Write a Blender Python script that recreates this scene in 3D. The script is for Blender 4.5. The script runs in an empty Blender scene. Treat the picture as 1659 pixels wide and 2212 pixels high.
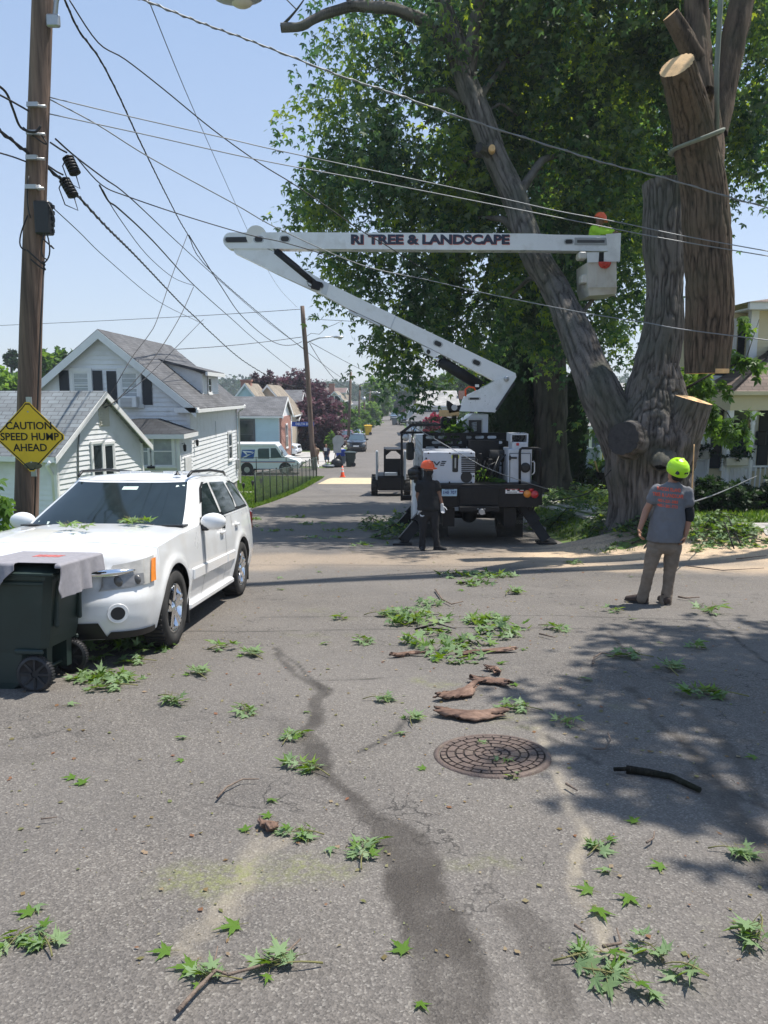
import bpy, bmesh, math, random
import numpy as np
from mathutils import Vector, Matrix, Euler
R = math.radians
SC = bpy.context.scene
COL = SC.collection
# ----- camera, sky, sun, exposure
PITCH = R(8.7)
cam = bpy.data.cameras.new('camera'); camo = bpy.data.objects.new('camera', cam); COL.objects.link(camo)
camo.location = (0, 0, 1.6); camo.rotation_euler = (R(90) - PITCH, 0, 0)
cam.sensor_fit = 'VERTICAL'; cam.sensor_height = 36; cam.lens = 1930 / 2560 * 36
cam.clip_start = .05; cam.clip_end = 3000
SC.camera = camo
SUN_EL = R(67); SUN_AZ = R(65)      # clockwise from +Y
world = bpy.data.worlds.new('World'); SC.world = world; world.use_nodes = True
wn = world.node_tree; bg = wn.nodes['Background']
sky = wn.nodes.new('ShaderNodeTexSky'); sky.sky_type = 'NISHITA'; sky.sun_disc = False
sky.sun_elevation = SUN_EL; sky.sun_rotation = SUN_AZ; sky.altitude = 0; sky.air_density = 1.0; sky.dust_density = .6; sky.ozone_density = 3.0
tint = wn.nodes.new('ShaderNodeMixRGB'); tint.blend_type = 'MULTIPLY'; tint.inputs[0].default_value = 1; tint.inputs[2].default_value = (1.0, .975, 1.05, 1)
wn.links.new(sky.outputs[0], tint.inputs[1])
wtc = wn.nodes.new('ShaderNodeTexCoord'); wsx = wn.nodes.new('ShaderNodeSeparateXYZ'); wn.links.new(wtc.outputs['Generated'], wsx.inputs[0])
wcr = wn.nodes.new('ShaderNodeValToRGB'); wn.links.new(wsx.outputs[2], wcr.inputs[0]); wcr.color_ramp.elements[0].color = (.80, .90, 1, 1); wcr.color_ramp.elements[1].color = (.40, .62, .98, 1); wcr.color_ramp.elements[1].position = .55
wsc = wn.nodes.new('ShaderNodeVectorMath'); wsc.operation = 'SCALE'; wsc.inputs['Scale'].default_value = 6.0; wn.links.new(wcr.outputs[0], wsc.inputs[0])
hz = wn.nodes.new('ShaderNodeMixRGB'); hz.inputs[0].default_value = .6; wn.links.new(tint.outputs[0], hz.inputs[1]); wn.links.new(wsc.outputs[0], hz.inputs[2]); wn.links.new(hz.outputs[0], bg.inputs[0])   # thin summer haze over the blue
bg.inputs[1].default_value = .105
sl = bpy.data.lights.new('sun', 'SUN'); sl.energy = 4.6; sl.angle = R(.53); sl.color = (1, .95, .87)
so = bpy.data.objects.new('sun', sl); COL.objects.link(so)
SUNV = Vector((math.sin(SUN_AZ) * math.cos(SUN_EL), math.cos(SUN_AZ) * math.cos(SUN_EL), math.sin(SUN_EL)))
so.rotation_euler = SUNV.to_track_quat('Z', 'Y').to_euler(); so.location = (20, 10, 40)
SC.view_settings.view_transform = 'Standard'; SC.view_settings.look = 'None'
SC.view_settings.exposure = .58; SC.view_settings.gamma = 1
SC.cycles.max_bounces = 6; SC.cycles.diffuse_bounces = 3; SC.cycles.glossy_bounces = 3; SC.cycles.transmission_bounces = 4
SC.cycles.transparent_max_bounces = 8; SC.cycles.volume_bounces = 0
rng = np.random.default_rng(7); random.seed(7)

# ----- coordinates
FD, CX, CY = 1667.6, 829.5, 1106.0
def tanv(v): return math.tan(math.atan((v - CY) / FD) + PITCH)      # drop below the eye per metre of Y
def P(u, v, d):
 cz = d * math.cos(PITCH) + d * tanv(v) * math.sin(PITCH)
 return Vector(((u - CX) / FD * cz, d, 1.6 - d * tanv(v)))
def Z1(x, y): return x * .36458, 691.25 + y * .36458
def Z3(x, y): return 483.9 + x * .26042, 760.4 + y * .26042
def Z4(x, y): return 777.7 + x * .26042, 820.9 + y * .26042
def Z5(x, y): return 1192.4 + x * .28126, 864.1 + y * .28126
def Z6(x, y): return 1166.5 + x * .29688, 414.8 + y * .29688
_YK = np.array([-40, -10, 0, 8, 16, 25, 33, 41, 49, 58, 77, 120, 206, 260, 420, 700, 1500.])
_ZK = np.array([4, 1.0, 0, -.8, -1.6, -2.38, -3.0, -3.48, -3.74, -3.83, -4.22, -4.4, -4.4, -3.2, -1.0, 3.0, 6.])
_fy = np.arange(-40, 1500.1, .5)
_fz = np.interp(_fy, _YK, _ZK)
_k = np.hanning(15); _k /= _k.sum()
_fz = np.convolve(np.pad(_fz, 7, mode='edge'), _k, mode='valid')
def sm(t): t = np.clip(t, 0, 1); return t * t * (3 - 2 * t)
def zroad(y): return np.interp(y, _fy, _fz)
def zg(x, y):
 x = np.asarray(x, float); y = np.asarray(y, float)
 z = zroad(y)
 z = z + .5 * sm((x - 3.95) / (1.2 + 5 * (1 - sm((y - 13.6) / 1.6)))) * sm((y - 11.0) / 4.5) * sm((110 - y) / 40)
 z = z + .14 * sm((-5.2 - x) / .8) * sm((y - 8) / 2) * sm((49.5 - y) / 2)
 return z
def G(u, v):
 lo = .8
 t = tanv(v)
 ds = np.concatenate([np.arange(1, 60, .02), np.arange(60, 400, .2)])
 cz = ds * math.cos(PITCH) + ds * t * math.sin(PITCH)
 xs = (u - CX) / FD * cz
 f = (1.6 - ds * t) - zg(xs, ds)
 i = int(np.argmax(f < 0)) if (f < 0).any() else len(ds) - 1
 return Vector((xs[i], ds[i], float(zg(xs[i], ds[i]))))

# ----- noise
def _h(ix, iy, iz, s):
 n = (ix * 374761393 + iy * 668265263 + iz * 2147483647 + s * 1274126177) & 0xffffffff
 n = ((n ^ (n >> 13)) * 1274126177) & 0xffffffff
 n = ((n ^ (n >> 16)) * 2246822519) & 0xffffffff
 return ((n ^ (n >> 15)) & 0xffff) / 32767.5 - 1
def vnoise(p, s=0):
 p = np.asarray(p, float); i = np.floor(p).astype(np.int64); f = p - i; f = f * f * (3 - 2 * f)
 r = 0
 for a in (0, 1):
  wa = f[:, 0] if a else 1 - f[:, 0]
  for b in (0, 1):
   wb = f[:, 1] if b else 1 - f[:, 1]
   for c in (0, 1):
    wc = f[:, 2] if c else 1 - f[:, 2]
    r = r + wa * wb * wc * _h(i[:, 0] + a, i[:, 1] + b, i[:, 2] + c, s)
 return r
def fbm(p, o=3, s=0):
 p = np.asarray(p, float); r = 0; a = 1; t = 0
 for k in range(o):
  r = r + a * vnoise(p * 2 ** k, s + k); t += a; a *= .5
 return r / t

# ----- object bookkeeping
def tag(o, label=None, cat=None, group=None, kind=None):
 if label: o['label'] = label
 if cat: o['category'] = cat
 if group: o['group'] = group
 if kind: o['kind'] = kind
 return o
def thing(name, label, cat, loc=(0, 0, 0), rotz=0, group=None, rot=None):
 o = bpy.data.objects.new(name, None); COL.objects.link(o)
 o.location = loc; o.rotation_euler = rot if rot else (0, 0, rotz); o.empty_display_size = .2
 return tag(o, label, cat, group)
def dup(root, loc, rotz=0, label=None, group=None, scale=None):
 r = root.copy(); COL.objects.link(r); r.location = loc; r.rotation_euler = (0, 0, rotz)
 if scale: r.scale = (scale,) * 3
 if label: r['label'] = label
 if group: r['group'] = group
 def rec(a, b):
  for ch in [o for o in KIDS.get(a.name, [])]:
   c = ch.copy(); COL.objects.link(c); c.parent = b; KIDS.setdefault(b.name, []).append(c); rec(ch, c)
 rec(root, r)
 return r
KIDS = {}
def setparent(o, p):
 o.parent = p; KIDS.setdefault(p.name, []).append(o)
def mesh_obj(name, verts, faces, mats, parent=None, smooth=False, midx=None, label=None):
 me = bpy.data.meshes.new(name)
 me.from_pydata([tuple(v) for v in verts], [], faces)
 if not isinstance(mats, (list, tuple)): mats = [mats]
 for m in mats: me.materials.append(m)
 if midx is not None: me.polygons.foreach_set('material_index', midx)
 if smooth is True: me.polygons.foreach_set('use_smooth', [True] * len(me.polygons))
 elif smooth is not False: me.polygons.foreach_set('use_smooth', smooth)
 me.update()
 o = bpy.data.objects.new(name, me); COL.objects.link(o)
 if parent is not None: setparent(o, parent)
 if label: o['label'] = label
 return o
def fast_mesh(name, V, F, mat, parent=None, smooth=False, attr=None, attrs=None):
 me = bpy.data.meshes.new(name); k = F.shape[1]
 me.vertices.add(len(V)); me.vertices.foreach_set('co', np.asarray(V, np.float32).ravel())
 me.loops.add(F.size); me.loops.foreach_set('vertex_index', F.astype(np.int32).ravel())
 me.polygons.add(len(F)); me.polygons.foreach_set('loop_start', np.arange(0, F.size, k, dtype=np.int32))
 if smooth: me.polygons.foreach_set('use_smooth', np.ones(len(F), bool))
 if not isinstance(mat, (list, tuple)): mat = [mat]
 for m in mat: me.materials.append(m)
 if attr is not None:
  a = me.attributes.new('lv', 'FLOAT', 'FACE'); a.data.foreach_set('value', np.asarray(attr, np.float32))
 for nm, arr in (attrs or {}).items():
  a = me.attributes.new(nm, 'FLOAT', 'POINT'); a.data.foreach_set('value', np.asarray(arr, np.float32))
 me.update(calc_edges=True)
 o = bpy.data.objects.new(name, me); COL.objects.link(o)
 if parent is not None: setparent(o, parent)
 return o

class MB:
 def __init__(s, off=(0, 0, 0)): s.v = []; s.f = []; s.m = []; s.sm = []; s.off = Vector(off); s.mi = 0; s.X = None
 def add(s, vs, fs, smooth=False, mi=None):
  b = len(s.v)
  for p in vs:
   p = Vector(p)
   if s.X is not None: p = s.X @ p
   s.v.append(p - s.off)
  for f in fs:
   s.f.append([b + i for i in f]); s.m.append(s.mi if mi is None else mi); s.sm.append(smooth)
 def box(s, a, b, mi=None, rot=None, bev=0):
  (x0, y0, z0), (x1, y1, z1) = a, b
  if x0 > x1: x0, x1 = x1, x0
  if y0 > y1: y0, y1 = y1, y0
  if z0 > z1: z0, z1 = z1, z0
  if bev > 0:
   e = min(bev, (x1 - x0) / 2.2, (y1 - y0) / 2.2, (z1 - z0) / 2.2); vs = []; idx = {}
   for sx in (0, 1):
    for sy in (0, 1):
     for sz in (0, 1):
      X = (x0, x1)[sx]; Y = (y0, y1)[sy]; Z = (z0, z1)[sz]
      ix = X + (e, -e)[sx]; iy = Y + (e, -e)[sy]; iz = Z + (e, -e)[sz]
      for k, p in enumerate(((X, iy, iz), (ix, Y, iz), (ix, iy, Z))):
       idx[(sx, sy, sz, k)] = len(vs); vs.append(p)
   I = lambda a, b, c, k: idx[(a, b, c, k)]
   fs = []
   for q in (0, 1):
    fs.append([I(q, 0, 0, 0), I(q, 1, 0, 0), I(q, 1, 1, 0), I(q, 0, 1, 0)])
    fs.append([I(0, q, 0, 1), I(1, q, 0, 1), I(1, q, 1, 1), I(0, q, 1, 1)])
    fs.append([I(0, 0, q, 2), I(1, 0, q, 2), I(1, 1, q, 2), I(0, 1, q, 2)])
   for a1 in (0, 1):
    for b1 in (0, 1):
     fs.append([I(a1, b1, 0, 0), I(a1, b1, 1, 0), I(a1, b1, 1, 1), I(a1, b1, 0, 1)])
     fs.append([I(a1, 0, b1, 0), I(a1, 1, b1, 0), I(a1, 1, b1, 2), I(a1, 0, b1, 2)])
     fs.append([I(0, a1, b1, 1), I(1, a1, b1, 1), I(1, a1, b1, 2), I(0, a1, b1, 2)])
   for a1 in (0, 1):
    for b1 in (0, 1):
     for c1 in (0, 1): fs.append([I(a1, b1, c1, 0), I(a1, b1, c1, 1), I(a1, b1, c1, 2)])
   c = Vector(((x0 + x1) / 2, (y0 + y1) / 2, (z0 + z1) / 2)); out = []
   for f in fs:
    p = [Vector(vs[i]) for i in f]; n = (p[1] - p[0]).cross(p[2] - p[0])
    out.append(f if n.dot(p[0] - c) > 0 else f[::-1])
   fs = out
  else:
   vs = [(x0, y0, z0), (x1, y0, z0), (x1, y1, z0), (x0, y1, z0), (x0, y0, z1), (x1, y0, z1), (x1, y1, z1), (x0, y1, z1)]
   fs = [[0, 3, 2, 1], [4, 5, 6, 7], [0, 1, 5, 4], [1, 2, 6, 5], [2, 3, 7, 6], [3, 0, 4, 7]]
  if rot is not None:
   c = Vector(((x0 + x1) / 2, (y0 + y1) / 2, (z0 + z1) / 2)); vs = [c + rot @ (Vector(p) - c) for p in vs]
  s.add(vs, fs, False, mi)
 def bar(s, p0, p1, w, h=None, mi=None, up=(0, 0, 1)):
  h = h or w; p0 = Vector(p0); p1 = Vector(p1); d = (p1 - p0).normalized(); u = Vector(up)
  if abs(d.dot(u)) > .98: u = Vector((0, 1, 0))
  sd = d.cross(u).normalized(); u = sd.cross(d)
  vs = []
  for p in (p0, p1):
   for a, b in ((-1, -1), (1, -1), (1, 1), (-1, 1)): vs.append(p + sd * a * w / 2 + u * b * h / 2)
  s.add(vs, [[0, 1, 2, 3], [7, 6, 5, 4], [0, 4, 5, 1], [1, 5, 6, 2], [2, 6, 7, 3], [3, 7, 4, 0]], False, mi)
 def tube(s, pts, r, n=8, mi=None, cap=True, smooth=True, flat=1.0):
  pts = [Vector(p) for p in pts]; m = len(pts)
  if not hasattr(r, '__len__'): r = [r] * m
  d0 = (pts[1] - pts[0]).normalized(); a = Vector((0, 0, 1)) if abs(d0.z) < .9 else Vector((1, 0, 0))
  u = d0.cross(a).normalized(); vs = []
  for i, p in enumerate(pts):
   d = (pts[min(i + 1, m - 1)] - pts[max(i - 1, 0)]).normalized()
   u = (u - d * u.dot(d)).normalized(); w = d.cross(u)
   for k in range(n):
    t = 2 * math.pi * k / n; vs.append(p + (u * math.cos(t) + w * math.sin(t) * flat) * r[i])
  fs = [[i * n + k, i * n + (k + 1) % n, (i + 1) * n + (k + 1) % n, (i + 1) * n + k] for i in range(m - 1) for k in range(n)]
  s.add(vs, fs, smooth, mi)
  if cap:
   b = len(s.v) - len(vs)
   s.f.append([b + k for k in range(n)][::-1]); s.f.append([b + (m - 1) * n + k for k in range(n)])
   s.m += [s.mi if mi is None else mi] * 2; s.sm += [False, False]
 def cyl(s, p0, p1, r0, r1=None, n=16, mi=None, smooth=True): s.tube([p0, p1], [r0, r0 if r1 is None else r1], n, mi, True, smooth)
 def lathe(s, prof, axis_p=(0, 0, 0), axis='Z', n=24, mi=None, smooth=True, seg=None):
  vs = []; m = len(prof)
  for r, z in prof:
   for k in range(n):
    t = 2 * math.pi * k / n; c, q = r * math.cos(t), r * math.sin(t)
    vs.append({'Z': (c, q, z), 'X': (z, c, q), 'Y': (q, z, c)}[axis])
  vs = [Vector(v) + Vector(axis_p) for v in vs]
  s.add(vs, [[i * n + k, i * n + (k + 1) % n, (i + 1) * n + (k + 1) % n, (i + 1) * n + k] for i in range(m - 1) for k in range(n)], smooth, mi)
 def prism(s, poly, ext, mi=None):
  n = len(poly); e = Vector(ext); vs = [Vector(p) for p in poly] + [Vector(p) + e for p in poly]
  nn = Vector((0, 0, 0))
  for i in range(n): nn += Vector(poly[i]).cross(Vector(poly[(i + 1) % n]))
  fs = [list(range(n)), list(range(2 * n - 1, n - 1, -1))] + [[i, n + i, n + (i + 1) % n, (i + 1) % n] for i in range(n)]
  if nn.dot(e) > 0: fs = [f[::-1] for f in fs]
  s.add(vs, fs, False, mi)
 def quad(s, a, b, c, d, mi=None): s.add([a, b, c, d], [[0, 1, 2, 3]], False, mi)
 def ball(s, c, r, n=12, mi=None, sz=(1, 1, 1)):
  prof = [(max(1e-4, math.sin(math.pi * i / n)) * r, -math.cos(math.pi * i / n) * r) for i in range(n + 1)]
  vs = []; k2 = n * 2
  for rr, z in prof:
   for k in range(k2):
    t = 2 * math.pi * k / k2; vs.append((c[0] + rr * math.cos(t) * sz[0], c[1] + rr * math.sin(t) * sz[1], c[2] + z * sz[2]))
  s.add(vs, [[i * k2 + k, i * k2 + (k + 1) % k2, (i + 1) * k2 + (k + 1) % k2, (i + 1) * k2 + k] for i in range(n) for k in range(k2)], True, mi)
 def build(s, name, mats, parent=None, label=None):
  return mesh_obj(name, s.v, s.f, mats, parent, s.sm, s.m, label)

def text_mesh(body, size, depth=.003, bold=0.0, sx=1.0, shear=0):
 cu = bpy.data.curves.new('lettering', 'FONT'); cu.body = body; cu.size = size; cu.align_x = 'CENTER'; cu.align_y = 'CENTER'
 cu.extrude = depth; cu.offset = bold; cu.resolution_u = 3; cu.shear = shear
 o = bpy.data.objects.new('lettering', cu); COL.objects.link(o)
 dg = bpy.context.evaluated_depsgraph_get(); me = bpy.data.meshes.new_from_object(o.evaluated_get(dg))
 vs = [Vector((v.co.x * sx, v.co.y, v.co.z)) for v in me.vertices]; fs = [list(p.vertices) for p in me.polygons]
 bpy.data.objects.remove(o); bpy.data.curves.remove(cu); bpy.data.meshes.remove(me)
 return vs, fs
def put_text(mb, body, size, origin, xdir, ydir, depth=.003, bold=0, sx=1.0, mi=None, shear=0):
 vs, fs = text_mesh(body, size, depth, bold, sx, shear); o = Vector(origin); X = Vector(xdir).normalized(); Y = Vector(ydir).normalized(); N = X.cross(Y)
 mb.add([o + X * v.x + Y * v.y + N * v.z for v in vs], fs, False, mi)

# ----- materials
MATS = {}
def nodes(name):
 m = bpy.data.materials.new(name); m.use_nodes = True; nt = m.node_tree
 return m, nt, nt.nodes['Principled BSDF']
def N(nt, t, **k):
 n = nt.nodes.new(t)
 for a, b in k.items():
  if a.startswith('i_'): n.inputs[a[2:].replace('_', ' ')].default_value = b
  else: setattr(n, a, b)
 return n
def M(name, col, rough=.6, metal=0, var=.12, vs=4., bump=0, bs=40., coat=0, col2=None, stretch=(1, 1, 1), spec=.5, detail=4, trans=0, grime=None):
 if name in MATS: return MATS[name]
 m, nt, b = nodes(name); L = nt.links.new
 tc = N(nt, 'ShaderNodeTexCoord'); mp = N(nt, 'ShaderNodeMapping'); mp.inputs['Scale'].default_value = stretch
 L(tc.outputs['Object'], mp.inputs[0])
 n = N(nt, 'ShaderNodeTexNoise'); n.inputs['Scale'].default_value = vs; n.inputs['Detail'].default_value = detail; n.inputs['Roughness'].default_value = .65
 L(mp.outputs[0], n.inputs['Vector'])
 cr = N(nt, 'ShaderNodeValToRGB'); c1 = [max(0, c * (1 - var)) for c in col]; c2 = [min(1, c * (1 + var)) for c in (col2 or col)]
 cr.color_ramp.elements[0].position = .3; cr.color_ramp.elements[1].position = .7
 cr.color_ramp.elements[0].color = (*c1, 1); cr.color_ramp.elements[1].color = (*c2, 1)
 L(n.outputs[0], cr.inputs[0]); out = cr.outputs[0]
 if grime:
  gc, gs, ga = grime
  g = N(nt, 'ShaderNodeTexNoise'); g.inputs['Scale'].default_value = gs; g.inputs['Detail'].default_value = 8; L(mp.outputs[0], g.inputs['Vector'])
  gr = N(nt, 'ShaderNodeMapRange'); gr.inputs[1].default_value = .52; gr.inputs[2].default_value = .72; gr.inputs[4].default_value = ga
  L(g.outputs[0], gr.inputs[0]); mx = N(nt, 'ShaderNodeMixRGB'); L(gr.outputs[0], mx.inputs[0]); L(out, mx.inputs[1]); mx.inputs[2].default_value = (*gc, 1); out = mx.outputs[0]
 L(out, b.inputs['Base Color']); b.inputs['Metallic'].default_value = metal
 rr = N(nt, 'ShaderNodeMapRange'); rr.inputs[3].default_value = max(.02, rough - .08); rr.inputs[4].default_value = min(1, rough + .08)
 L(n.outputs[0], rr.inputs[0]); L(rr.outputs[0], b.inputs['Roughness'])
 b.inputs['Coat Weight'].default_value = coat; b.inputs['Coat Roughness'].default_value = .04; b.inputs['Specular IOR Level'].default_value = spec
 if bump:
  n2 = N(nt, 'ShaderNodeTexNoise'); n2.inputs['Scale'].default_value = bs; n2.inputs['Detail'].default_value = 6; L(mp.outputs[0], n2.inputs['Vector'])
  bp = N(nt, 'ShaderNodeBump'); bp.inputs['Strength'].default_value = bump; bp.inputs['Distance'].default_value = .02
  L(n2.outputs[0], bp.inputs['Height']); L(bp.outputs[0], b.inputs['Normal'])
 MATS[name] = m
 return m
def leafmat(name, dark, mid, light, back=None, trans=.38, tcol=None):
 m, nt, b = nodes(name); L = nt.links.new
 at = N(nt, 'ShaderNodeAttribute', attribute_name='lv')
 cr = N(nt, 'ShaderNodeValToRGB'); e = cr.color_ramp.elements
 e[0].color = (*dark, 1); e[1].color = (*light, 1); x = e.new(.5); x.color = (*mid, 1)
 L(at.outputs['Fac'], cr.inputs[0]); col = cr.outputs[0]
 if back:
  ge = N(nt, 'ShaderNodeNewGeometry'); mx = N(nt, 'ShaderNodeMixRGB'); L(ge.outputs['Backfacing'], mx.inputs[0]); L(col, mx.inputs[1]); mx.inputs[2].default_value = (*back, 1); col = mx.outputs[0]
 L(col, b.inputs['Base Color']); b.inputs['Roughness'].default_value = .5; b.inputs['Specular IOR Level'].default_value = .25
 tr = N(nt, 'ShaderNodeBsdfTranslucent');
 hs = N(nt, 'ShaderNodeHueSaturation'); hs.inputs['Saturation'].default_value = 1.1; hs.inputs['Value'].default_value = 3.0; hs.inputs['Hue'].default_value = .478
 L(cr.outputs[0], hs.inputs['Color']); L(hs.outputs[0], tr.inputs[0])
 ms = N(nt, 'ShaderNodeMixShader'); ms.inputs[0].default_value = trans
 L(b.outputs[0], ms.inputs[1]); L(tr.outputs[0], ms.inputs[2]); L(ms.outputs[0], nt.nodes['Material Output'].inputs[0])
 MATS[name] = m
 return m
def shingle(name, col, axis='x', col2=None, sc=1.0):
 m, nt, b = nodes(name); L = nt.links.new
 tc = N(nt, 'ShaderNodeTexCoord'); sx = N(nt, 'ShaderNodeSeparateXYZ'); L(tc.outputs['Object'], sx.inputs[0])
 cb = N(nt, 'ShaderNodeCombineXYZ'); L(sx.outputs[0 if axis == 'x' else 1], cb.inputs[0])
 mu = N(nt, 'ShaderNodeMath', operation='MULTIPLY'); mu.inputs[1].default_value = 1.7; L(sx.outputs[2], mu.inputs[0]); L(mu.outputs[0], cb.inputs[1])
 br = N(nt, 'ShaderNodeTexBrick'); br.inputs['Scale'].default_value = 1; br.inputs['Brick Width'].default_value = .3 * sc; br.inputs['Row Height'].default_value = .15 * sc
 br.inputs['Mortar Size'].default_value = .012 * sc; br.inputs['Color1'].default_value = (*[c * .78 for c in col], 1); br.inputs['Color2'].default_value = (*[c * 1.2 for c in (col2 or col)], 1)
 br.inputs['Mortar'].default_value = (*[c * .5 for c in col], 1); br.inputs['Bias'].default_value = 0
 L(cb.outputs[0], br.inputs['Vector'])
 n = N(nt, 'ShaderNodeTexNoise'); n.inputs['Scale'].default_value = 1.1; n.inputs['Detail'].default_value = 9; L(tc.outputs['Object'], n.inputs['Vector'])
 mr = N(nt, 'ShaderNodeMapRange'); mr.inputs[1].default_value = .3; mr.inputs[2].default_value = .7; mr.inputs[3].default_value = .72; mr.inputs[4].default_value = 1.25; L(n.outputs[0], mr.inputs[0])
 mx = N(nt, 'ShaderNodeVectorMath', operation='SCALE'); L(br.outputs[0], mx.inputs[0]); L(mr.outputs[0], mx.inputs['Scale'])
 L(mx.outputs[0], b.inputs['Base Color']); b.inputs['Roughness'].default_value = .85
 bp = N(nt, 'ShaderNodeBump'); bp.inputs['Strength'].default_value = .6; bp.inputs['Distance'].default_value = .01; L(br.outputs[0], bp.inputs['Height']); L(bp.outputs[0], b.inputs['Normal'])
 return m
def brickmat(name):
 m, nt, b = nodes(name); L = nt.links.new
 tc = N(nt, 'ShaderNodeTexCoord'); sx = N(nt, 'ShaderNodeSeparateXYZ'); L(tc.outputs['Object'], sx.inputs[0])
 cb = N(nt, 'ShaderNodeCombineXYZ'); ad = N(nt, 'ShaderNodeMath', operation='ADD'); L(sx.outputs[0], ad.inputs[0]); L(sx.outputs[1], ad.inputs[1]); L(ad.outputs[0], cb.inputs[0]); L(sx.outputs[2], cb.inputs[1])
 br = N(nt, 'ShaderNodeTexBrick'); br.inputs['Scale'].default_value = 1; br.inputs['Brick Width'].default_value = .22; br.inputs['Row Height'].default_value = .075; br.inputs['Mortar Size'].default_value = .008
 br.inputs['Color1'].default_value = (.3, .09, .06, 1); br.inputs['Color2'].default_value = (.4, .14, .09, 1); br.inputs['Mortar'].default_value = (.4, .36, .32, 1)
 L(cb.outputs[0], br.inputs['Vector']); L(br.outputs[0], b.inputs['Base Color']); b.inputs['Roughness'].default_value = .85
 return m
def barkmat(name, c1, c2, moss=None, sc=1.0):
 m, nt, b = nodes(name); L = nt.links.new
 at = N(nt, 'ShaderNodeAttribute', attribute_name='ridge')
 tc = N(nt, 'ShaderNodeTexCoord'); mp = N(nt, 'ShaderNodeMapping'); mp.inputs['Scale'].default_value = (1, 1, .11); L(tc.outputs['Object'], mp.inputs[0])
 n = N(nt, 'ShaderNodeTexNoise'); n.inputs['Scale'].default_value = 26 * sc; n.inputs['Detail'].default_value = 9; n.inputs['Roughness'].default_value = .7; n.inputs['Distortion'].default_value = .5; L(mp.outputs[0], n.inputs['Vector'])
 ad = N(nt, 'ShaderNodeMath', operation='MULTIPLY_ADD'); L(n.outputs[0], ad.inputs[0]); ad.inputs[1].default_value = .75;
 m2 = N(nt, 'ShaderNodeMath', operation='MULTIPLY_ADD'); L(at.outputs['Fac'], m2.inputs[0]); m2.inputs[1].default_value = .45; m2.inputs[2].default_value = -.05; L(m2.outputs[0], ad.inputs[2])
 cr = N(nt, 'ShaderNodeValToRGB'); e = cr.color_ramp.elements; e[0].position = .3; e[1].position = .75; e[0].color = (*c1, 1); e[1].color = (*c2, 1); L(ad.outputs[0], cr.inputs[0]); out = cr.outputs[0]
 n3 = N(nt, 'ShaderNodeTexNoise'); n3.inputs['Scale'].default_value = 1.3; n3.inputs['Detail'].default_value = 5; L(tc.outputs['Object'], n3.inputs['Vector'])
 mr = N(nt, 'ShaderNodeMapRange'); mr.inputs[1].default_value = .45; mr.inputs[2].default_value = .65; mr.inputs[4].default_value = .55; L(n3.outputs[0], mr.inputs[0])
 mx = N(nt, 'ShaderNodeMixRGB'); L(mr.outputs[0], mx.inputs[0]); L(out, mx.inputs[1]); mx.inputs[2].default_value = (*(moss or c1), 1)
 L(mx.outputs[0], b.inputs['Base Color']); b.inputs['Roughness'].default_value = .9; b.inputs['Specular IOR Level'].default_value = .2
 bp = N(nt, 'ShaderNodeBump'); bp.inputs['Strength'].default_value = 1; bp.inputs['Distance'].default_value = .04; L(n.outputs[0], bp.inputs['Height']); L(bp.outputs[0], b.inputs['Normal'])
 return m

WHITE = M('white_siding', (.78, .79, .8), .55, var=.05, vs=1.5, grime=((.5, .5, .47), 2.0, .35))
TRIM = M('white_trim', (.78, .78, .77), .5, var=.05, vs=3)
YELLOWS = M('yellow_siding', (.66, .58, .38), .6, var=.06, vs=2)
BLUES = M('pale_blue_siding', (.5, .66, .7), .6, var=.05, vs=2)
GREYS = M('grey_siding', (.5, .52, .54), .6, var=.06, vs=2)
TANS = M('tan_siding', (.5, .42, .33), .6, var=.06, vs=2)
BRICK = brickmat('red_brick')
GLASSD = M('dark_window_glass', (.03, .04, .045), .05, var=.3, vs=1.2, spec=.8)
CURT = M('curtained_glass', (.35, .38, .4), .25, var=.2, vs=2.5, spec=.8, coat=.6)
SHUT = M('navy_shutter', (.012, .018, .028), .5)
SHUTB = M('slate_blue_shutter', (.09, .12, .17), .5)
WOOD = M('weathered_wood', (.08, .05, .037), .85, var=.4, vs=12, bump=.9, bs=26, stretch=(1, 1, .05), col2=(.17, .115, .085), grime=((.03, .022, .018), 2.5, .6))
BLACKP = M('black_plastic', (.012, .013, .015), .45, var=.3)
BLACKM = M('black_metal', (.008, .008, .01), .5, var=.3, vs=8, spec=.3, grime=((.04, .036, .03), 5, .2))
RUBBER = M('tyre_rubber', (.025, .024, .023), .8, var=.25, vs=20, grime=((.1, .09, .08), 9, .4))
STEEL = M('galvanised_steel', (.42, .43, .44), .42, metal=.7, var=.12)
CHROME = M('chrome', (.82, .83, .85), .07, metal=1, var=.03)
WPAINT = M('white_truck_paint', (.74, .75, .77), .28, var=.04, vs=2, coat=.4, grime=((.42, .4, .36), 3.5, .3))
CABLE = M('black_cable', (.012, .012, .014), .6)
CABLEG = M('grey_wire', (.2, .21, .22), .5, metal=.3)
CONC = M('concrete', (.4, .38, .35), .85, var=.12, vs=3, bump=.3, bs=60, grime=((.22, .21, .19), 2, .6))
ORANGE = M('safety_orange', (.85, .1, .02), .38, var=.06)
REFL = M('reflective_white', (.8, .8, .8), .35)
WOODC = M('fresh_cut_wood', (.62, .4, .2), .7, var=.18, vs=7, bump=.3, bs=50, col2=(.7, .44, .2))
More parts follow.
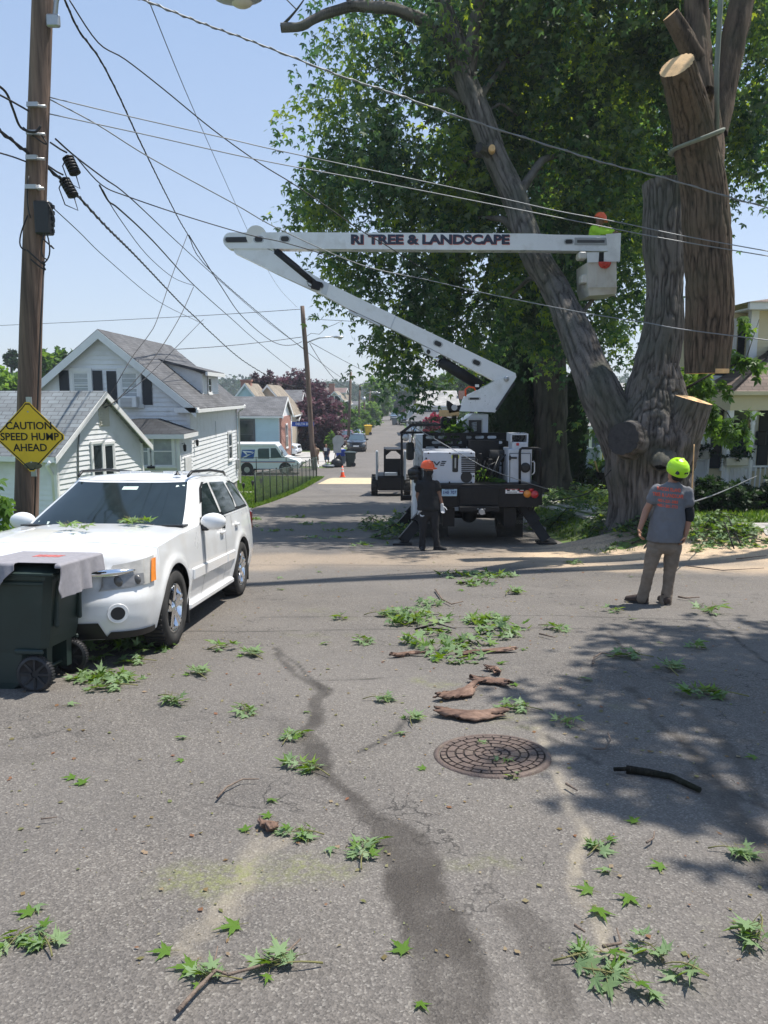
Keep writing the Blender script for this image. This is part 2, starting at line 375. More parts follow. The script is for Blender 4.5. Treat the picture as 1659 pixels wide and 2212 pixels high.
# ----- terrain, road, kerbs
def grid_sheet(name, xs, ys, zf, mat, attrs=None, smooth=True):
 X, Y = np.meshgrid(xs, ys); Z = zf(X, Y); V = np.stack([X, Y, Z], -1).reshape(-1, 3); nx = len(xs); ny = len(ys)
 i = (np.arange(ny - 1)[:, None] * nx + np.arange(nx - 1)[None]).ravel(); F = np.stack([i, i + 1, i + nx + 1, i + nx], -1)
 return fast_mesh(name, V, F, mat, smooth=smooth, attrs=attrs(X.ravel(), Y.ravel()) if attrs else None)
grass = M('lawn_turf', (.055, .1, .02), .95, var=.35, vs=3, bump=.8, bs=30, col2=(.1, .16, .035), grime=((.14, .11, .06), 1.3, .5))
xs = np.unique(np.round(np.concatenate([np.linspace(-400, -30, 24), np.arange(-30, -12, 1.), np.arange(-12, 14, .3), np.arange(14, 40, 1.), np.linspace(40, 400, 24)]), 3))
ys = np.unique(np.round(np.concatenate([np.arange(-30, 64, .5), np.arange(64, 130, 3.), np.arange(130, 300, 8.), np.linspace(300, 1400, 30)]), 3))
tag(grid_sheet('ground', xs, ys, lambda x, y: zg(x, y) + np.where(y > 250, 3 * sm((y - 250) / 300) * vnoise(np.stack([x.ravel() / 90, y.ravel() / 90, 0 * x.ravel()], -1), 5).reshape(x.shape), 0), grass), kind='structure')

def seg_dist(x, y, pts):
 best = np.full(x.shape, 1e9); par = np.zeros(x.shape); n = len(pts) - 1
 for i in range(n):
  a, b = np.array(pts[i][:2]), np.array(pts[i + 1][:2]); d = b - a; L2 = (d ** 2).sum() + 1e-9
  t = np.clip(((x - a[0]) * d[0] + (y - a[1]) * d[1]) / L2, 0, 1)
  q = np.hypot(x - a[0] - t * d[0], y - a[1] - t * d[1]); k = q < best
  best = np.where(k, q, best); par = np.where(k, (i + t) / n, par)
 return best, par
def gp(*uv): return [tuple(G(u, v)) for u, v in uv]
STAINS = [(gp((590, 1405), (625, 1460), (690, 1500), (672, 1600), (700, 1680), (800, 1770), (905, 1850), (935, 1960), (985, 2060), (1010, 2212)), (.014, .026, .045, .07, .05, .045, .065, .08, .085, .08), 1.0),
          (gp((820, 1800), (860, 1900), (890, 2010), (905, 2100), (935, 2212)), (.02, .05, .075, .07, .075), 1.0),
          (gp((1120, 1990), (1165, 2040), (1185, 2130), (1205, 2212)), (.03, .05, .05, .06), .7),
          (gp((1365, 1495), (1420, 1560), (1490, 1640), (1560, 1730), (1600, 1800), (1659, 1870)), (.02, .03, .04, .045, .05, .05), .8),
          (gp((1510, 1545), (1560, 1640), (1640, 1750)), (.02, .03, .03), .6),
          (gp((1480, 1680), (1570, 1800), (1640, 1930)), (.02, .05, .05), .6),
          (gp((595, 1560), (640, 1600), (625, 1650)), (.05, .08, .05), .45),
          (gp((120, 1535), (170, 1538)), (.07, .05), .45), (gp((20, 1650), (90, 1655)), (.1, .07), .35)]
GREEN = [(gp((370, 1925), (430, 1935), (520, 1900), (640, 1888)), .15, 1.), (gp((1010, 1870), (1090, 1880)), .11, .75), (gp((680, 1875), (720, 1900)), .12, .6),
         (gp((920, 1478), (960, 1488)), .12, .7), (gp((640, 1375), (730, 1382)), .2, .35), (gp((1310, 1540), (1370, 1560)), .25, .5), (gp((1080, 1555), (1150, 1580)), .15, .6), (gp((690, 1325), (750, 1340)), .25, .3)]
LIGHTL = [(gp((1160, 1560), (1200, 1680), (1240, 1800), (1268, 1950), (1310, 2080)), .018, .8), (gp((540, 1820), (480, 2010)), .03, .7), (gp((400, 2070), (460, 2110)), .02, .6), (gp((560, 1850), (640, 1800)), .02, .4), (gp((510, 1990), (440, 2040)), .04, .4)]
CRACKS = [gp((1312, 1365), (1350, 1420), (1420, 1470), (1500, 1500)), gp((1490, 1300), (1540, 1345), (1600, 1400), (1659, 1440)), gp((674, 1480), (800, 1476), (870, 1470)), gp((590, 1408), (640, 1440), (700, 1510)),
          gp((1090, 1560), (1180, 1600), (1290, 1660)), gp((780, 1640), (850, 1600), (880, 1560)), gp((0, 1360), (500, 1372), (1000, 1362), (1659, 1368)), gp((560, 1340), (1200, 1336), (1659, 1350)), gp((1540, 1700), (1600, 1740), (1659, 1760))]
def road_attrs(x, y):
 near = (y < 16) & (y > .5); n = len(x); st = np.zeros(n); gr = np.zeros(n); li = np.zeros(n); ck = np.zeros(n); sd = np.zeros(n)
 xi, yi = x[near], y[near]; p = np.stack([xi, yi, 0 * xi], -1)
 w1 = .09 * fbm(p * 2.6, 4, 1); w2 = .05 * fbm(p * 2.6, 3, 2); xw, yw = xi + w1, yi + w2; fn = fbm(p * 9, 3, 3); fnb = fbm(p * 3, 3, 4)
 s = np.zeros(len(xi))
 for pts, wd, a in STAINS:
  d, t = seg_dist(xw, yw, pts); w = np.interp(t, np.linspace(0, 1, len(wd)), wd) * (1 + .5 * fbm(p * 1.7, 2, 41)); s = np.maximum(s, a * sm(1 - (d - w * (.75 + .5 * fnb)) / (.022 + w * .25)) * (.85 + .2 * fn))
 st[near] = np.clip(s * (.95 + .5 * fnb), 0, 1)
 s = np.zeros(len(xi))
 for pts, w, a in GREEN:
  d, t = seg_dist(xw, yw, pts); s = np.maximum(s, a * sm(1 - d / (w * 1.3)) * np.clip(.45 + 1.5 * fn + .7 * fnb, 0, 1))
 gr[near] = s
 s = np.zeros(len(xi))
 for pts, w, a in LIGHTL:
  d, t = seg_dist(xw, yw, pts); s = np.maximum(s, a * sm(1 - (d - w) / w) * np.clip(.7 + .8 * fn, 0, 1))
 li[near] = s
 s = np.zeros(len(xi))
 for pts in CRACKS:
  d, t = seg_dist(xi + .5 * w1, yi + .5 * w2, pts); s = np.maximum(s, sm(1 - d / .035) * np.clip(.8 + fn, 0, 1))
 ck[near] = s
 p = np.stack([x, y, 0 * x], -1); f = fbm(p * .9, 4, 9)
 d, t = seg_dist(x, y, [(3.6, 14.3), (6.5, 13.4), (12, 13.0)]); sd = sm(1.35 - d / 1.3 + .8 * f)
 d, t = seg_dist(x, y, [(-1.5, 13.2), (1.5, 13.6), (3, 13.4)]); sd = np.maximum(sd, .35 * sm(1.3 - d / 1.3 + .8 * f))
 d, t = seg_dist(x, y, [(3, 12.6), (5, 12.2), (8.5, 11.4)]); sd = np.maximum(sd, .75 * sm(1.0 - d / .8 + .8 * f))
 return {'stain': st, 'green': gr, 'dust': li, 'crack': ck, 'saw': np.clip(sd, 0, 1)}
def asphalt(name, base=(.136, .122, .108)):
 m, nt, b = nodes(name); L = nt.links.new
 tc = N(nt, 'ShaderNodeTexCoord'); co = tc.outputs['Object']
 def noise(s, d=4, r=.6, dist=0):
  n = N(nt, 'ShaderNodeTexNoise'); n.inputs['Scale'].default_value = s; n.inputs['Detail'].default_value = d; n.inputs['Roughness'].default_value = r; n.inputs['Distortion'].default_value = dist; L(co, n.inputs['Vector']); return n.outputs[0]
 def mr(src, a, b_, c=0, d=1):
  n = N(nt, 'ShaderNodeMapRange'); n.inputs[1].default_value = a; n.inputs[2].default_value = b_; n.inputs[3].default_value = c; n.inputs[4].default_value = d; L(src, n.inputs[0]); return n.outputs[0]
 def mul(a, b_):
  n = N(nt, 'ShaderNodeMath', operation='MULTIPLY')
  for k, s in enumerate((a, b_)):
   if isinstance(s, (int, float)): n.inputs[k].default_value = s
   else: L(s, n.inputs[k])
  return n.outputs[0]
 def mix(f, a, col, mode='MIX'):
  n = N(nt, 'ShaderNodeMixRGB', blend_type=mode)
  if isinstance(f, (int, float)): n.inputs[0].default_value = f
  else: L(f, n.inputs[0])
  L(a, n.inputs[1])
  if isinstance(col, tuple): n.inputs[2].default_value = (*col, 1)
  else: L(col, n.inputs[2])
  return n.outputs[0]
 def attr(a): return N(nt, 'ShaderNodeAttribute', attribute_name=a).outputs['Fac']
 vo = N(nt, 'ShaderNodeTexVoronoi'); vo.inputs['Scale'].default_value = 130; L(co, vo.inputs['Vector'])     # aggregate
 bw = N(nt, 'ShaderNodeSeparateXYZ'); L(vo.outputs['Color'], bw.inputs[0])
 cr = N(nt, 'ShaderNodeValToRGB'); e = cr.color_ramp.elements; e[0].position = 0; e[0].color = (*[c * .68 for c in base], 1); e[1].position = 1; e[1].color = (.27, .25, .22, 1)
 x = e.new(.45); x.color = (*base, 1); x = e.new(.86); x.color = (*[c * 1.3 for c in base], 1); L(bw.outputs[0], cr.inputs[0]); col = cr.outputs[0]
 col = mix(mr(noise(1.1, 6, .6), .35, .68, 0, .32), col, (.07, .066, .066))
 col = mix(mr(noise(.33, 4, .6), .4, .7, 0, .35), col, (.23, .21, .19))
 col = mix(mr(noise(5, 6, .7), .62, .75, 0, .4), col, (.26, .24, .2))
 v2 = N(nt, 'ShaderNodeTexVoronoi', feature='DISTANCE_TO_EDGE'); v2.inputs['Scale'].default_value = 1.9
 wv = N(nt, 'ShaderNodeVectorMath', operation='MULTIPLY_ADD'); nz = N(nt, 'ShaderNodeTexNoise'); nz.inputs['Scale'].default_value = 5; nz.inputs['Detail'].default_value = 6; L(co, nz.inputs['Vector'])
 L(nz.outputs['Color'], wv.inputs[0]); wv.inputs[1].default_value = (.5, .5, .5); L(co, wv.inputs[2]); L(wv.outputs[0], v2.inputs['Vector'])
 ckm = mul(mr(v2.outputs[0], .004, .014, 1, 0), mr(noise(.55, 3), .5, .6, 0, .75)); col = mix(ckm, col, (.03, .028, .026))
 col = mix(mul(attr('crack'), .75), col, (.03, .028, .026))
 gv = noise(34, 3, .7)
 col = mix(mul(attr('saw'), mr(gv, .3, .6, .45, 1)), col, (.6, .45, .3))
 col = mix(mul(attr('dust'), .5), col, (.42, .36, .26))
 col = mix(mul(attr('green'), mr(gv, .38, .62, .05, .6)), col, (.2, .22, .06))
 col = mix(mul(attr('stain'), .82), col, (.034, .028, .023))
 L(col, b.inputs['Base Color']); rg = mr(attr('stain'), 0, 1, .86, .68); L(rg, b.inputs['Roughness']); b.inputs['Specular IOR Level'].default_value = .3
 bp = N(nt, 'ShaderNodeBump'); bp.inputs['Strength'].default_value = .55; bp.inputs['Distance'].default_value = .006; L(vo.outputs['Distance'], bp.inputs['Height'])
 b2 = N(nt, 'ShaderNodeBump'); b2.inputs['Strength'].default_value = .5; b2.inputs['Distance'].default_value = .03; L(noise(14, 5), b2.inputs['Height']); L(bp.outputs[0], b2.inputs['Normal']); L(b2.outputs[0], b.inputs['Normal'])
 return m
ASPH = asphalt('asphalt')
def xl(y): return np.interp(y, [-30, 29, 40, 49, 113, 206, 260], [-4.95, -4.9, -4.35, -3.9, -2.8, -1.6, -1.2])
def xr(y): return np.interp(y, [-30, 30, 97, 206, 260], [3.9, 3.9, 3.75, 3.7, 3.7])
def road_sheet(name, ts, ys, x0, x1, dz, attrs):
 X = np.zeros((len(ys), len(ts))); Y = np.zeros_like(X)
 for j, y in enumerate(ys):
  a, b = x0(y), x1(y); X[j] = a + (b - a) * ts; Y[j] = y
 Z = zg(X, Y) + dz; V = np.stack([X, Y, Z], -1).reshape(-1, 3); nx = len(ts)
 i = (np.arange(len(ys) - 1)[:, None] * nx + np.arange(nx - 1)[None]).ravel(); F = np.stack([i, i + 1, i + nx + 1, i + nx], -1)
 return fast_mesh(name, V, F, ASPH, smooth=True, attrs=attrs(X.ravel(), Y.ravel()) if attrs else None)
ysn = np.concatenate([np.arange(-14, 1.2, .4), np.arange(1.4, 6, .024), np.arange(6, 12.01, .036)])
tsn = np.concatenate([np.linspace(0, .15, 30, endpoint=False), np.linspace(.15, .62, 330, endpoint=False), np.linspace(.62, 1, 60)])
tag(road_sheet('road', tsn, ysn, lambda y: -4.95, lambda y: 16.0, .03, road_attrs), kind='structure')
ysf = np.concatenate([np.arange(12.0, 18, .12), np.arange(18, 64, .5), np.arange(64, 262, 4.)])
ysf[0] = ysn[-1]
tag(road_sheet('road', np.linspace(0, 1, 60), ysf, xl, lambda y: float(xr(y)) if y > 15.4 else (16.0 if y < 14.6 else 3.9 + (16 - 3.9) * float(sm((15.4 - y) / .8))), .03, road_attrs), kind='structure')
tag(road_sheet('side_street', np.linspace(0, 1, 40), np.arange(50.6, 57.1, .5), lambda y: -60, lambda y: -3.7, .022, None), kind='structure')
def strip(name, ys, x0, x1, dz0, h, mat):
 vs = []; fs = []
 for y in ys:
  a, b = float(x0(y)), float(x1(y)); z = float(zg(a, y)) + dz0; z2 = float(zg(b, y)) + dz0
  vs += [(a, y, z - .1), (a, y, z + h), (b, y, z2 + h), (b, y, z2 - .1)]
 n = len(ys)
 for i in range(n - 1):
  for k in range(3): fs.append([i * 4 + k, i * 4 + k + 1, (i + 1) * 4 + k + 1, (i + 1) * 4 + k][::-1])
 fs.append([0, 1, 2, 3]); fs.append([4 * n - 4, 4 * n - 3, 4 * n - 2, 4 * n - 1][::-1])
 return tag(mesh_obj(name, vs, fs, mat), kind='structure')
strip('kerb', np.arange(19, 120, 1.), xr, lambda y: xr(y) + .15, .03, .12, CONC)
strip('kerb', np.arange(58, 120, 1.), lambda y: xl(y) - .15, xl, .03, .12, CONC)
strip('sidewalk', np.arange(17, 110, 1.), lambda y: xr(y) + .95, lambda y: xr(y) + 2.1, 0, .05, CONC)
strip('sidewalk', np.arange(58, 110, 1.), lambda y: xl(y) - 2.6, lambda y: xl(y) - 1.0, .0, .05, CONC)
strip('driveway', np.arange(25.6, 28.7, .3), lambda y: -8.2, lambda y: -4.95, .01, .03, CONC)
strip('driveway', np.arange(63, 78, .8), lambda y: -9.5, lambda y: xl(y) - .2, .01, .06, CONC)
strip('sidewalk', np.arange(14.3, 15.6, .25), lambda y: 7.2, lambda y: 20.0, .0, .05, CONC)
strip('path', np.arange(36.2, 37.4, .3), lambda y: -8.2, lambda y: -6.3, .0, .04, CONC)
hm = M('worn_yellow_paint', (.52, .43, .27), .8, var=.14, vs=3, bump=.3, bs=60, grime=((.35, .31, .24), 4, .6))
ty = np.linspace(44.4, 49.0, 18); tx = np.linspace(0, 1, 24)
def hump(x, y): return zg(x, y) + .036 + .075 * np.sin(np.pi * np.clip((y - 44.4) / 4.6, 0, 1)) * np.clip(np.minimum(x + 3.9, 3.7 - x) * 2, 0, 1)
X, Y = np.meshgrid(tx, ty); Xx = np.interp(Y, [44.4, 49], [-3.85, -3.25]) + X * 6.95; V = np.stack([Xx, Y, hump(Xx, Y)], -1).reshape(-1, 3)
i = (np.arange(17)[:, None] * 24 + np.arange(23)[None]).ravel()
tag(fast_mesh('speed_hump', V, np.stack([i, i + 1, i + 25, i + 24], -1), hm, smooth=True), kind='structure')

# ----- grass blades on the lawns (uncountable: stuff)
GRASSM = leafmat('grass_blade', (.04, .09, .012), (.075, .15, .02), (.14, .2, .04), trans=.3)
def blades(name, n, fx, h, label):
 x, y = fx(n); n = len(x); z = zg(x, y); a = rng.uniform(0, 2 * np.pi, n); w = rng.uniform(.006, .014, n) * (1 + y / 14); hh = h * rng.uniform(.5, 1.3, n)
 lean = rng.uniform(-.6, .6, (n, 2)) * hh[:, None]; dx, dy = np.cos(a) * w, np.sin(a) * w
 V = np.stack([np.stack([x - dx, y - dy, z - .01], -1), np.stack([x + dx, y + dy, z - .01], -1), np.stack([x + lean[:, 0], y + lean[:, 1], z + hh], -1)], 1).reshape(-1, 3)
 tag(fast_mesh(name, V, np.arange(3 * n).reshape(n, 3), GRASSM, attr=rng.uniform(0, 1, n)), label, 'grass', kind='stuff')
def lawn_left(n):
 y = rng.uniform(28.8, 49.5, n); x = xl(y) - rng.uniform(0, 1, n) ** 1.3 * (np.minimum(9, 12)); k = (x > -13) & ~((x < -6.9) & (y < 37.5)); return x[k], y[k]
def lawn_right(n):
 y = rng.uniform(14.4, 36, n); x = 4.1 + rng.uniform(0, 1, n) * 9; k = ~((x > 4.8) & (x < 6.1) & (y > 17)) & ~((y < 15.8) & (x > 7)); return x[k], y[k]
blades('lawn_grass', 30000, lawn_left, .11, 'bright green lawn grass beside the chain-link fence')
blades('lawn_grass', 26000, lawn_right, .09, 'shaded lawn grass under the big maples')
# ----- leaves
def rot_basis(ax, nrm):
 ax = ax / (np.linalg.norm(ax, axis=1, keepdims=True) + 1e-9); sd = np.cross(ax, nrm); sd /= (np.linalg.norm(sd, axis=1, keepdims=True) + 1e-9)
 nr = np.cross(sd, ax); return sd, ax, nr
def kite(a, l, w, z=0):
 c, s = math.cos(a), math.sin(a)
 pts = [(0, 0, 0), (w, l * .45, z), (0, l, 0), (-w, l * .45, z)]
 return [(x * c + y * s, -x * s + y * c, q) for x, y, q in pts]
LEAF3 = np.array(kite(0, 1, .2, .05) + kite(R(52), .8, .17, .05) + kite(R(-52), .8, .17, .05), float)
def leaf_cards(pos, ax, nr, size, tmpl=LEAF3):
 n = len(pos); sd, ax, nr = rot_basis(ax, nr); k = len(tmpl)
 V = pos[:, None] + size[:, None, None] * (tmpl[None, :, 0:1] * sd[:, None] + tmpl[None, :, 1:2] * ax[:, None] + tmpl[None, :, 2:3] * nr[:, None])
 return V.reshape(-1, 3), np.arange(n * k).reshape(-1, 4)
def rvec(n): v = rng.normal(size=(n, 3)); return v / np.linalg.norm(v, axis=1, keepdims=True)
def crown(blobs, nleaf, size, mat, parent, off, spray=20, slen=.75, droop=.5, shell=.55, name='crown', seed=0, simple=False, flatz=.8, gapt=-.26, gapf=.8):
 C = np.array([list(b[0]) for b in blobs], float); Rr = np.array([b[1] for b in blobs], float); Wt = np.array([b[2] if len(b) > 2 else 1 for b in blobs]) * Rr ** 2.3
 ns = nleaf // spray; bi = rng.choice(len(C), ns, p=Wt / Wt.sum()); d = rvec(ns); d[:, 2] *= flatz
 rad = Rr[bi] * (shell + (1 - shell) * rng.uniform(0, 1, ns) ** .6) * (1 + .22 * fbm(C[bi] * .5 + d * 2.1, 2, seed))
 deep = rng.uniform(0, 1, ns) < .25; rad = np.where(deep, rad * rng.uniform(.2, .8, ns), rad)
 c = C[bi] + d * rad[:, None]
 gap = fbm(c * gapf, 2, seed + 3); keep = gap > gapt; c = c[keep]; d = d[keep]; ns = len(c)
 dirs = d * .8 + rvec(ns) * .5; dirs[:, 2] -= droop; dirs /= np.linalg.norm(dirs, axis=1, keepdims=True)
 t = rng.uniform(0, 1, (ns, spray)); sl = slen * rng.uniform(.6, 1.3, ns)
 pos = c[:, None] + dirs[:, None] * (t * sl[:, None])[..., None] + rng.normal(size=(ns, spray, 3)) * (slen * .13)
 pos[..., 2] -= droop * .35 * slen * t ** 2
 pos = pos.reshape(-1, 3); n = len(pos)
 ax = np.repeat(dirs, spray, 0) * .6 + rvec(n) * .75; ax[:, 2] -= .45 * droop + .1; nr = rvec(n) * .6; nr[:, 2] += .8
 tm = LEAF3[:4] * np.array([2.2, 1, 1]) if simple else LEAF3
 V, F = leaf_cards(pos, ax, nr, size * rng.uniform(.65, 1.25, n), tm)
 lv = np.clip(.42 + .85 * np.repeat(fbm(c * 1.3, 2, seed + 8), spray) + rng.normal(size=n) * .17, 0, 1)
 lv = np.repeat(lv, 1 if simple else 3)
 return fast_mesh(name, V - np.array(off), F, mat, parent, attr=lv)
def limb_arrays(path, rad, nseg, step, amp, off, seed=0, freq=7., flare=0, lump=.06):
 path = np.array([list(p) for p in path], float); rad = np.array(rad, float)
 L = np.r_[0, np.cumsum(np.linalg.norm(np.diff(path, axis=0), axis=1))]; n = max(4, int(L[-1] / step)); t = np.linspace(0, L[-1], n)
 c = np.stack([np.interp(t, L, path[:, k]) for k in range(3)], -1); r = np.interp(t, L, rad)
 kk = max(3, int(n / len(path) / 1.6)) | 1; w = np.hanning(kk + 2)[1:-1]; w /= w.sum()
 if n > kk * 2:
  for k in range(3):
   q = np.convolve(np.pad(c[:, k], kk // 2, mode='reflect', reflect_type='odd'), w, mode='valid'); c[:, k] = q
  r = np.convolve(np.pad(r, kk // 2, mode='edge'), w, mode='valid')
 T = np.gradient(c, axis=0); T /= np.linalg.norm(T, axis=1, keepdims=True); U = np.zeros_like(T); u = np.cross(T[0], [0.3, 1, .1]); u /= np.linalg.norm(u)
 for i in range(n): u = u - T[i] * (u @ T[i]); u = u / np.linalg.norm(u); U[i] = u
 W = np.cross(T, U); a = np.linspace(0, 2 * np.pi, nseg, endpoint=False)
 D = U[:, None] * np.cos(a)[None, :, None] + W[:, None] * np.sin(a)[None, :, None]
 base = c[:, None] + D * r[:, None, None]; q = base.reshape(-1, 3)
 s = np.stack([np.cos(np.tile(a, n)) * np.repeat(r, nseg) * freq, np.sin(np.tile(a, n)) * np.repeat(r, nseg) * freq, np.repeat(t, nseg) * freq * .13], -1)
 n1 = vnoise(s + .35 * np.stack([vnoise(q * 3, 71), vnoise(q * 3, 72), 0 * q[:, 0]], -1), seed); n2 = vnoise(s * 2.2, seed + 1)
 ridge = 1 - np.clip(np.abs(n1) * 2.6, 0, 1) * .7 - np.clip(np.abs(n2) * 2, 0, 1) * .3
 ridge = 1 - ridge
 lum = fbm(q * 1.1, 2, seed + 2) * lump * np.repeat(r, nseg) * 2
 V = base + D * (amp * (ridge - .5) + lum).reshape(n, nseg)[..., None]
 if flare:
  fl = flare * np.exp(-t / .55)[:, None] * (1 + .5 * np.sin(a * 4 + 1)[None] + .3 * np.sin(a * 7)[None]); V = V + D * fl[..., None]
 V = V.reshape(-1, 3) - np.array(off)
 i = (np.arange(n - 1)[:, None] * nseg + np.arange(nseg)[None]); j = (np.arange(n - 1)[:, None] * nseg + (np.arange(nseg)[None] + 1) % nseg)
 F = np.stack([i, j, j + nseg, i + nseg], -1).reshape(-1, 4)
 return V, F, ridge, (c[-1], T[-1], V[-nseg:] + np.array(off)), (c[0], T[0], V[:nseg] + np.array(off))
def limbs(specs, off, mat, parent, name='trunk'):
 Vs, Fs, Rs, ends = [], [], [], []; b = 0
 for k, s in enumerate(specs):
  V, F, rg, e, e0 = limb_arrays(s['p'], s['r'], s.get('n', 24), s.get('step', .12), s.get('amp', .02), off, s.get('seed', k * 5), s.get('freq', 7.), s.get('flare', 0), s.get('lump', .06))
  Vs.append(V); Fs.append(F + b); Rs.append(rg); b += len(V); ends.append((e, e0))
 o = fast_mesh(name, np.concatenate(Vs), np.concatenate(Fs), mat, parent, smooth=True, attrs={'ridge': np.concatenate(Rs)})
 return o, ends
def cut_face(ring, tdir, off, mat, parent, name='cut_face', lift=.004, dome=0):
 c = ring.mean(0); d = np.array(tdir); vs = [tuple(c + d * (lift + dome) - off)]; fs = []; n = len(ring)
 for rr in (.35, .7, 1.0):
  for p in ring: vs.append(tuple(c + (p - c) * rr * (.995) + d * (lift + dome * (1 - rr)) - off))
 for k in range(n):
  k2 = (k + 1) % n; fs.append([0, 1 + k, 1 + k2])
  for q in range(2): fs.append([1 + q * n + k, 1 + (q + 1) * n + k, 1 + (q + 1) * n + k2, 1 + q * n + k2])
 return mesh_obj(name, vs, fs, mat, parent)
LEAF_MAPLE = leafmat('maple_leaf', (.014, .042, .022), (.042, .1, .028), (.19, .26, .03), back=(.14, .19, .11), trans=.45)
LEAF_MID = leafmat('green_leaf', (.022, .055, .015), (.045, .1, .02), (.1, .18, .03))
LEAF_LIGHT = leafmat('light_green_leaf', (.04, .09, .02), (.08, .16, .03), (.15, .24, .045))
LEAF_DARK = leafmat('dark_green_leaf', (.008, .025, .009), (.015, .04, .012), (.03, .065, .02), trans=.2)
LEAF_RED = leafmat('purple_leaf', (.025, .012, .018), (.06, .026, .034), (.13, .06, .07), trans=.25)
LEAF_PINK = leafmat('red_maple_leaf', (.1, .015, .02), (.2, .03, .035), (.32, .06, .06), trans=.3)
BARK = barkmat('grey_maple_bark', (.025, .022, .02), (.19, .17, .155), moss=(.075, .085, .06))
BARKD = barkmat('dark_bark', (.02, .016, .013), (.095, .08, .065), moss=(.04, .045, .03))
BARKR = barkmat('brown_furrowed_bark', (.022, .016, .011), (.17, .12, .085), moss=(.1, .09, .06))

# ----- the big silver maple being felled
b0 = P(1400, 1128, 16); b0.z = float(zg(b0.x, 16)) - .05; off = tuple(b0)
t = thing('maple_tree', 'huge grey multi-stemmed maple being cut down, fresh stub on its right', 'tree', b0)
Q = P
sp = [dict(p=[b0 + Vector((0, 0, -.2)), b0 + Vector((0, 0, .5)), Q(1402, 1020, 16), Q(1410, 950, 16), Q(1413, 895, 16), Q(1418, 840, 16), Q(1422, 785, 16)], r=[.82, .8, .82, .9, .74, .54, .36], n=280, step=.025, amp=.065, freq=14, flare=.12, lump=.08),
      dict(p=[Q(1400, 985, 16), Q(1400, 900, 16), Q(1405, 855, 16), Q(1417, 800, 16), Q(1434, 700, 16.1), Q(1436, 600, 16.2), Q(1434, 500, 16.3), Q(1436, 397, 16.4)], r=[.75, .62, .5, .45, .38, .365, .39, .44], n=220, step=.03, amp=.036, freq=18),
      dict(p=[Q(1425, 1040, 15.9), Q(1445, 985, 15.8), Q(1468, 930, 15.6), Q(1493, 862, 15.5)], r=[.6, .5, .4, .37], n=180, step=.03, amp=.036, freq=18),
      dict(p=[Q(1380, 1000, 16.1), Q(1345, 940, 16), Q(1302, 860, 16.2), Q(1272, 790, 16.7), Q(1242, 710, 17.4), Q(1197, 620, 18.4), Q(1150, 545, 19.1), Q(1112, 430, 19.7), Q(1066, 330, 20), Q(1035, 245, 20.2), Q(1008, 180, 20.4), Q(985, 100, 20.6), Q(960, 20, 20.8), Q(930, -90, 21)], r=[.6, .47, .4, .36, .34, .32, .3, .3, .3, .29, .28, .27, .2, .13], n=120, step=.05, amp=.035, freq=13),
      dict(p=[Q(1008, 170, 20.4), Q(1022, 90, 20.4), Q(1035, 0, 20.4), Q(1060, -100, 20.4)], r=[.2, .17, .14, .08], n=30, amp=.03),
      dict(p=[Q(975, 110, 20.6), Q(920, 45, 20.3), Q(850, 18, 20), Q(760, 12, 19.9), Q(700, 30, 19.8), Q(650, 58, 19.7), Q(607, 60, 19.6)], r=[.16, .15, .13, .12, .11, .1, .09], n=24, amp=.03),
      dict(p=[Q(607, 58, 19.6), Q(625, 40, 19.6), Q(650, 10, 19.6), Q(668, -20, 19.6)], r=[.04, .03, .02, .01], n=8, amp=.0),
      dict(p=[Q(640, 20, 19.6), Q(615, -5, 19.6), Q(600, -30, 19.5)], r=[.015, .012, .006], n=6, amp=.0),
      dict(p=[Q(760, 12, 19.9), Q(735, -30, 19.9)], r=[.07, .04], n=10, amp=.01),
      dict(p=[Q(1075, 345, 20), Q(1050, 325, 19.7), Q(1035, 318, 19.5)], r=[.13, .12, .11], n=16, amp=.02),
      dict(p=[Q(1375, 950, 15.9), Q(1352, 949, 15.2), Q(1343, 948, 15.0)], r=[.5, .36, .32], n=70, step=.04, amp=.06, lump=.15),
      dict(p=[Q(1430, 985, 15.4), Q(1428, 1000, 15.0), Q(1427, 1010, 14.95)], r=[.3, .17, .1], n=50, step=.04, amp=.05, lump=.3)]
for (u, v, d, u2, v2, d2, r_) in [(1150, 540, 19.2, 1030, 470, 21, .12), (1112, 430, 19.7, 1220, 330, 22, .13), (1040, 250, 20.2, 900, 200, 21, .1), (1066, 330, 20, 960, 400, 21.5, .11), (1030, 220, 20.2, 1150, 110, 21.5, .1), (1197, 620, 18.4, 1100, 640, 20.5, .09), (1040, 255, 20.2, 1120, 252, 21, .05), (1240, 700, 17.5, 1330, 640, 20, .06)]:
 a, b = Q(u, v, d), Q(u2, v2, d2); m = (a + b) / 2 + Vector((0, 0, .35)); sp.append(dict(p=[a, m, b], r=[r_, r_ * .7, r_ * .3], n=12, amp=.01))
tr, ends = limbs(sp, off, BARK, t)
RW = M('red_brown_end_wood', (.3, .17, .1), .8, var=.3, vs=9, bump=.4, bs=40)
OLDW = M('old_dark_scar', (.035, .033, .034), .85, var=.5, vs=8, bump=.6, bs=25)
cut_face(ends[1][0][2], ends[1][0][1], off, RW, t); cut_face(ends[2][0][2], ends[2][0][1], off, WOODC, t, dome=.05)
cut_face(ends[10][0][2], ends[10][0][1], off, OLDW, t); cut_face(ends[9][0][2], ends[9][0][1], off, OLDW, t)
kn = Q(1063, 323, 19.6); m = MB(off); m.cyl(kn + Vector((0, .15, 0)), kn + Vector((-.02, -.14, 0)), .1, .075, 14); m.build('cut_face', WOODC, t)
def B(u, v, d, r, w=1): return (Q(u, v, d), r, w)
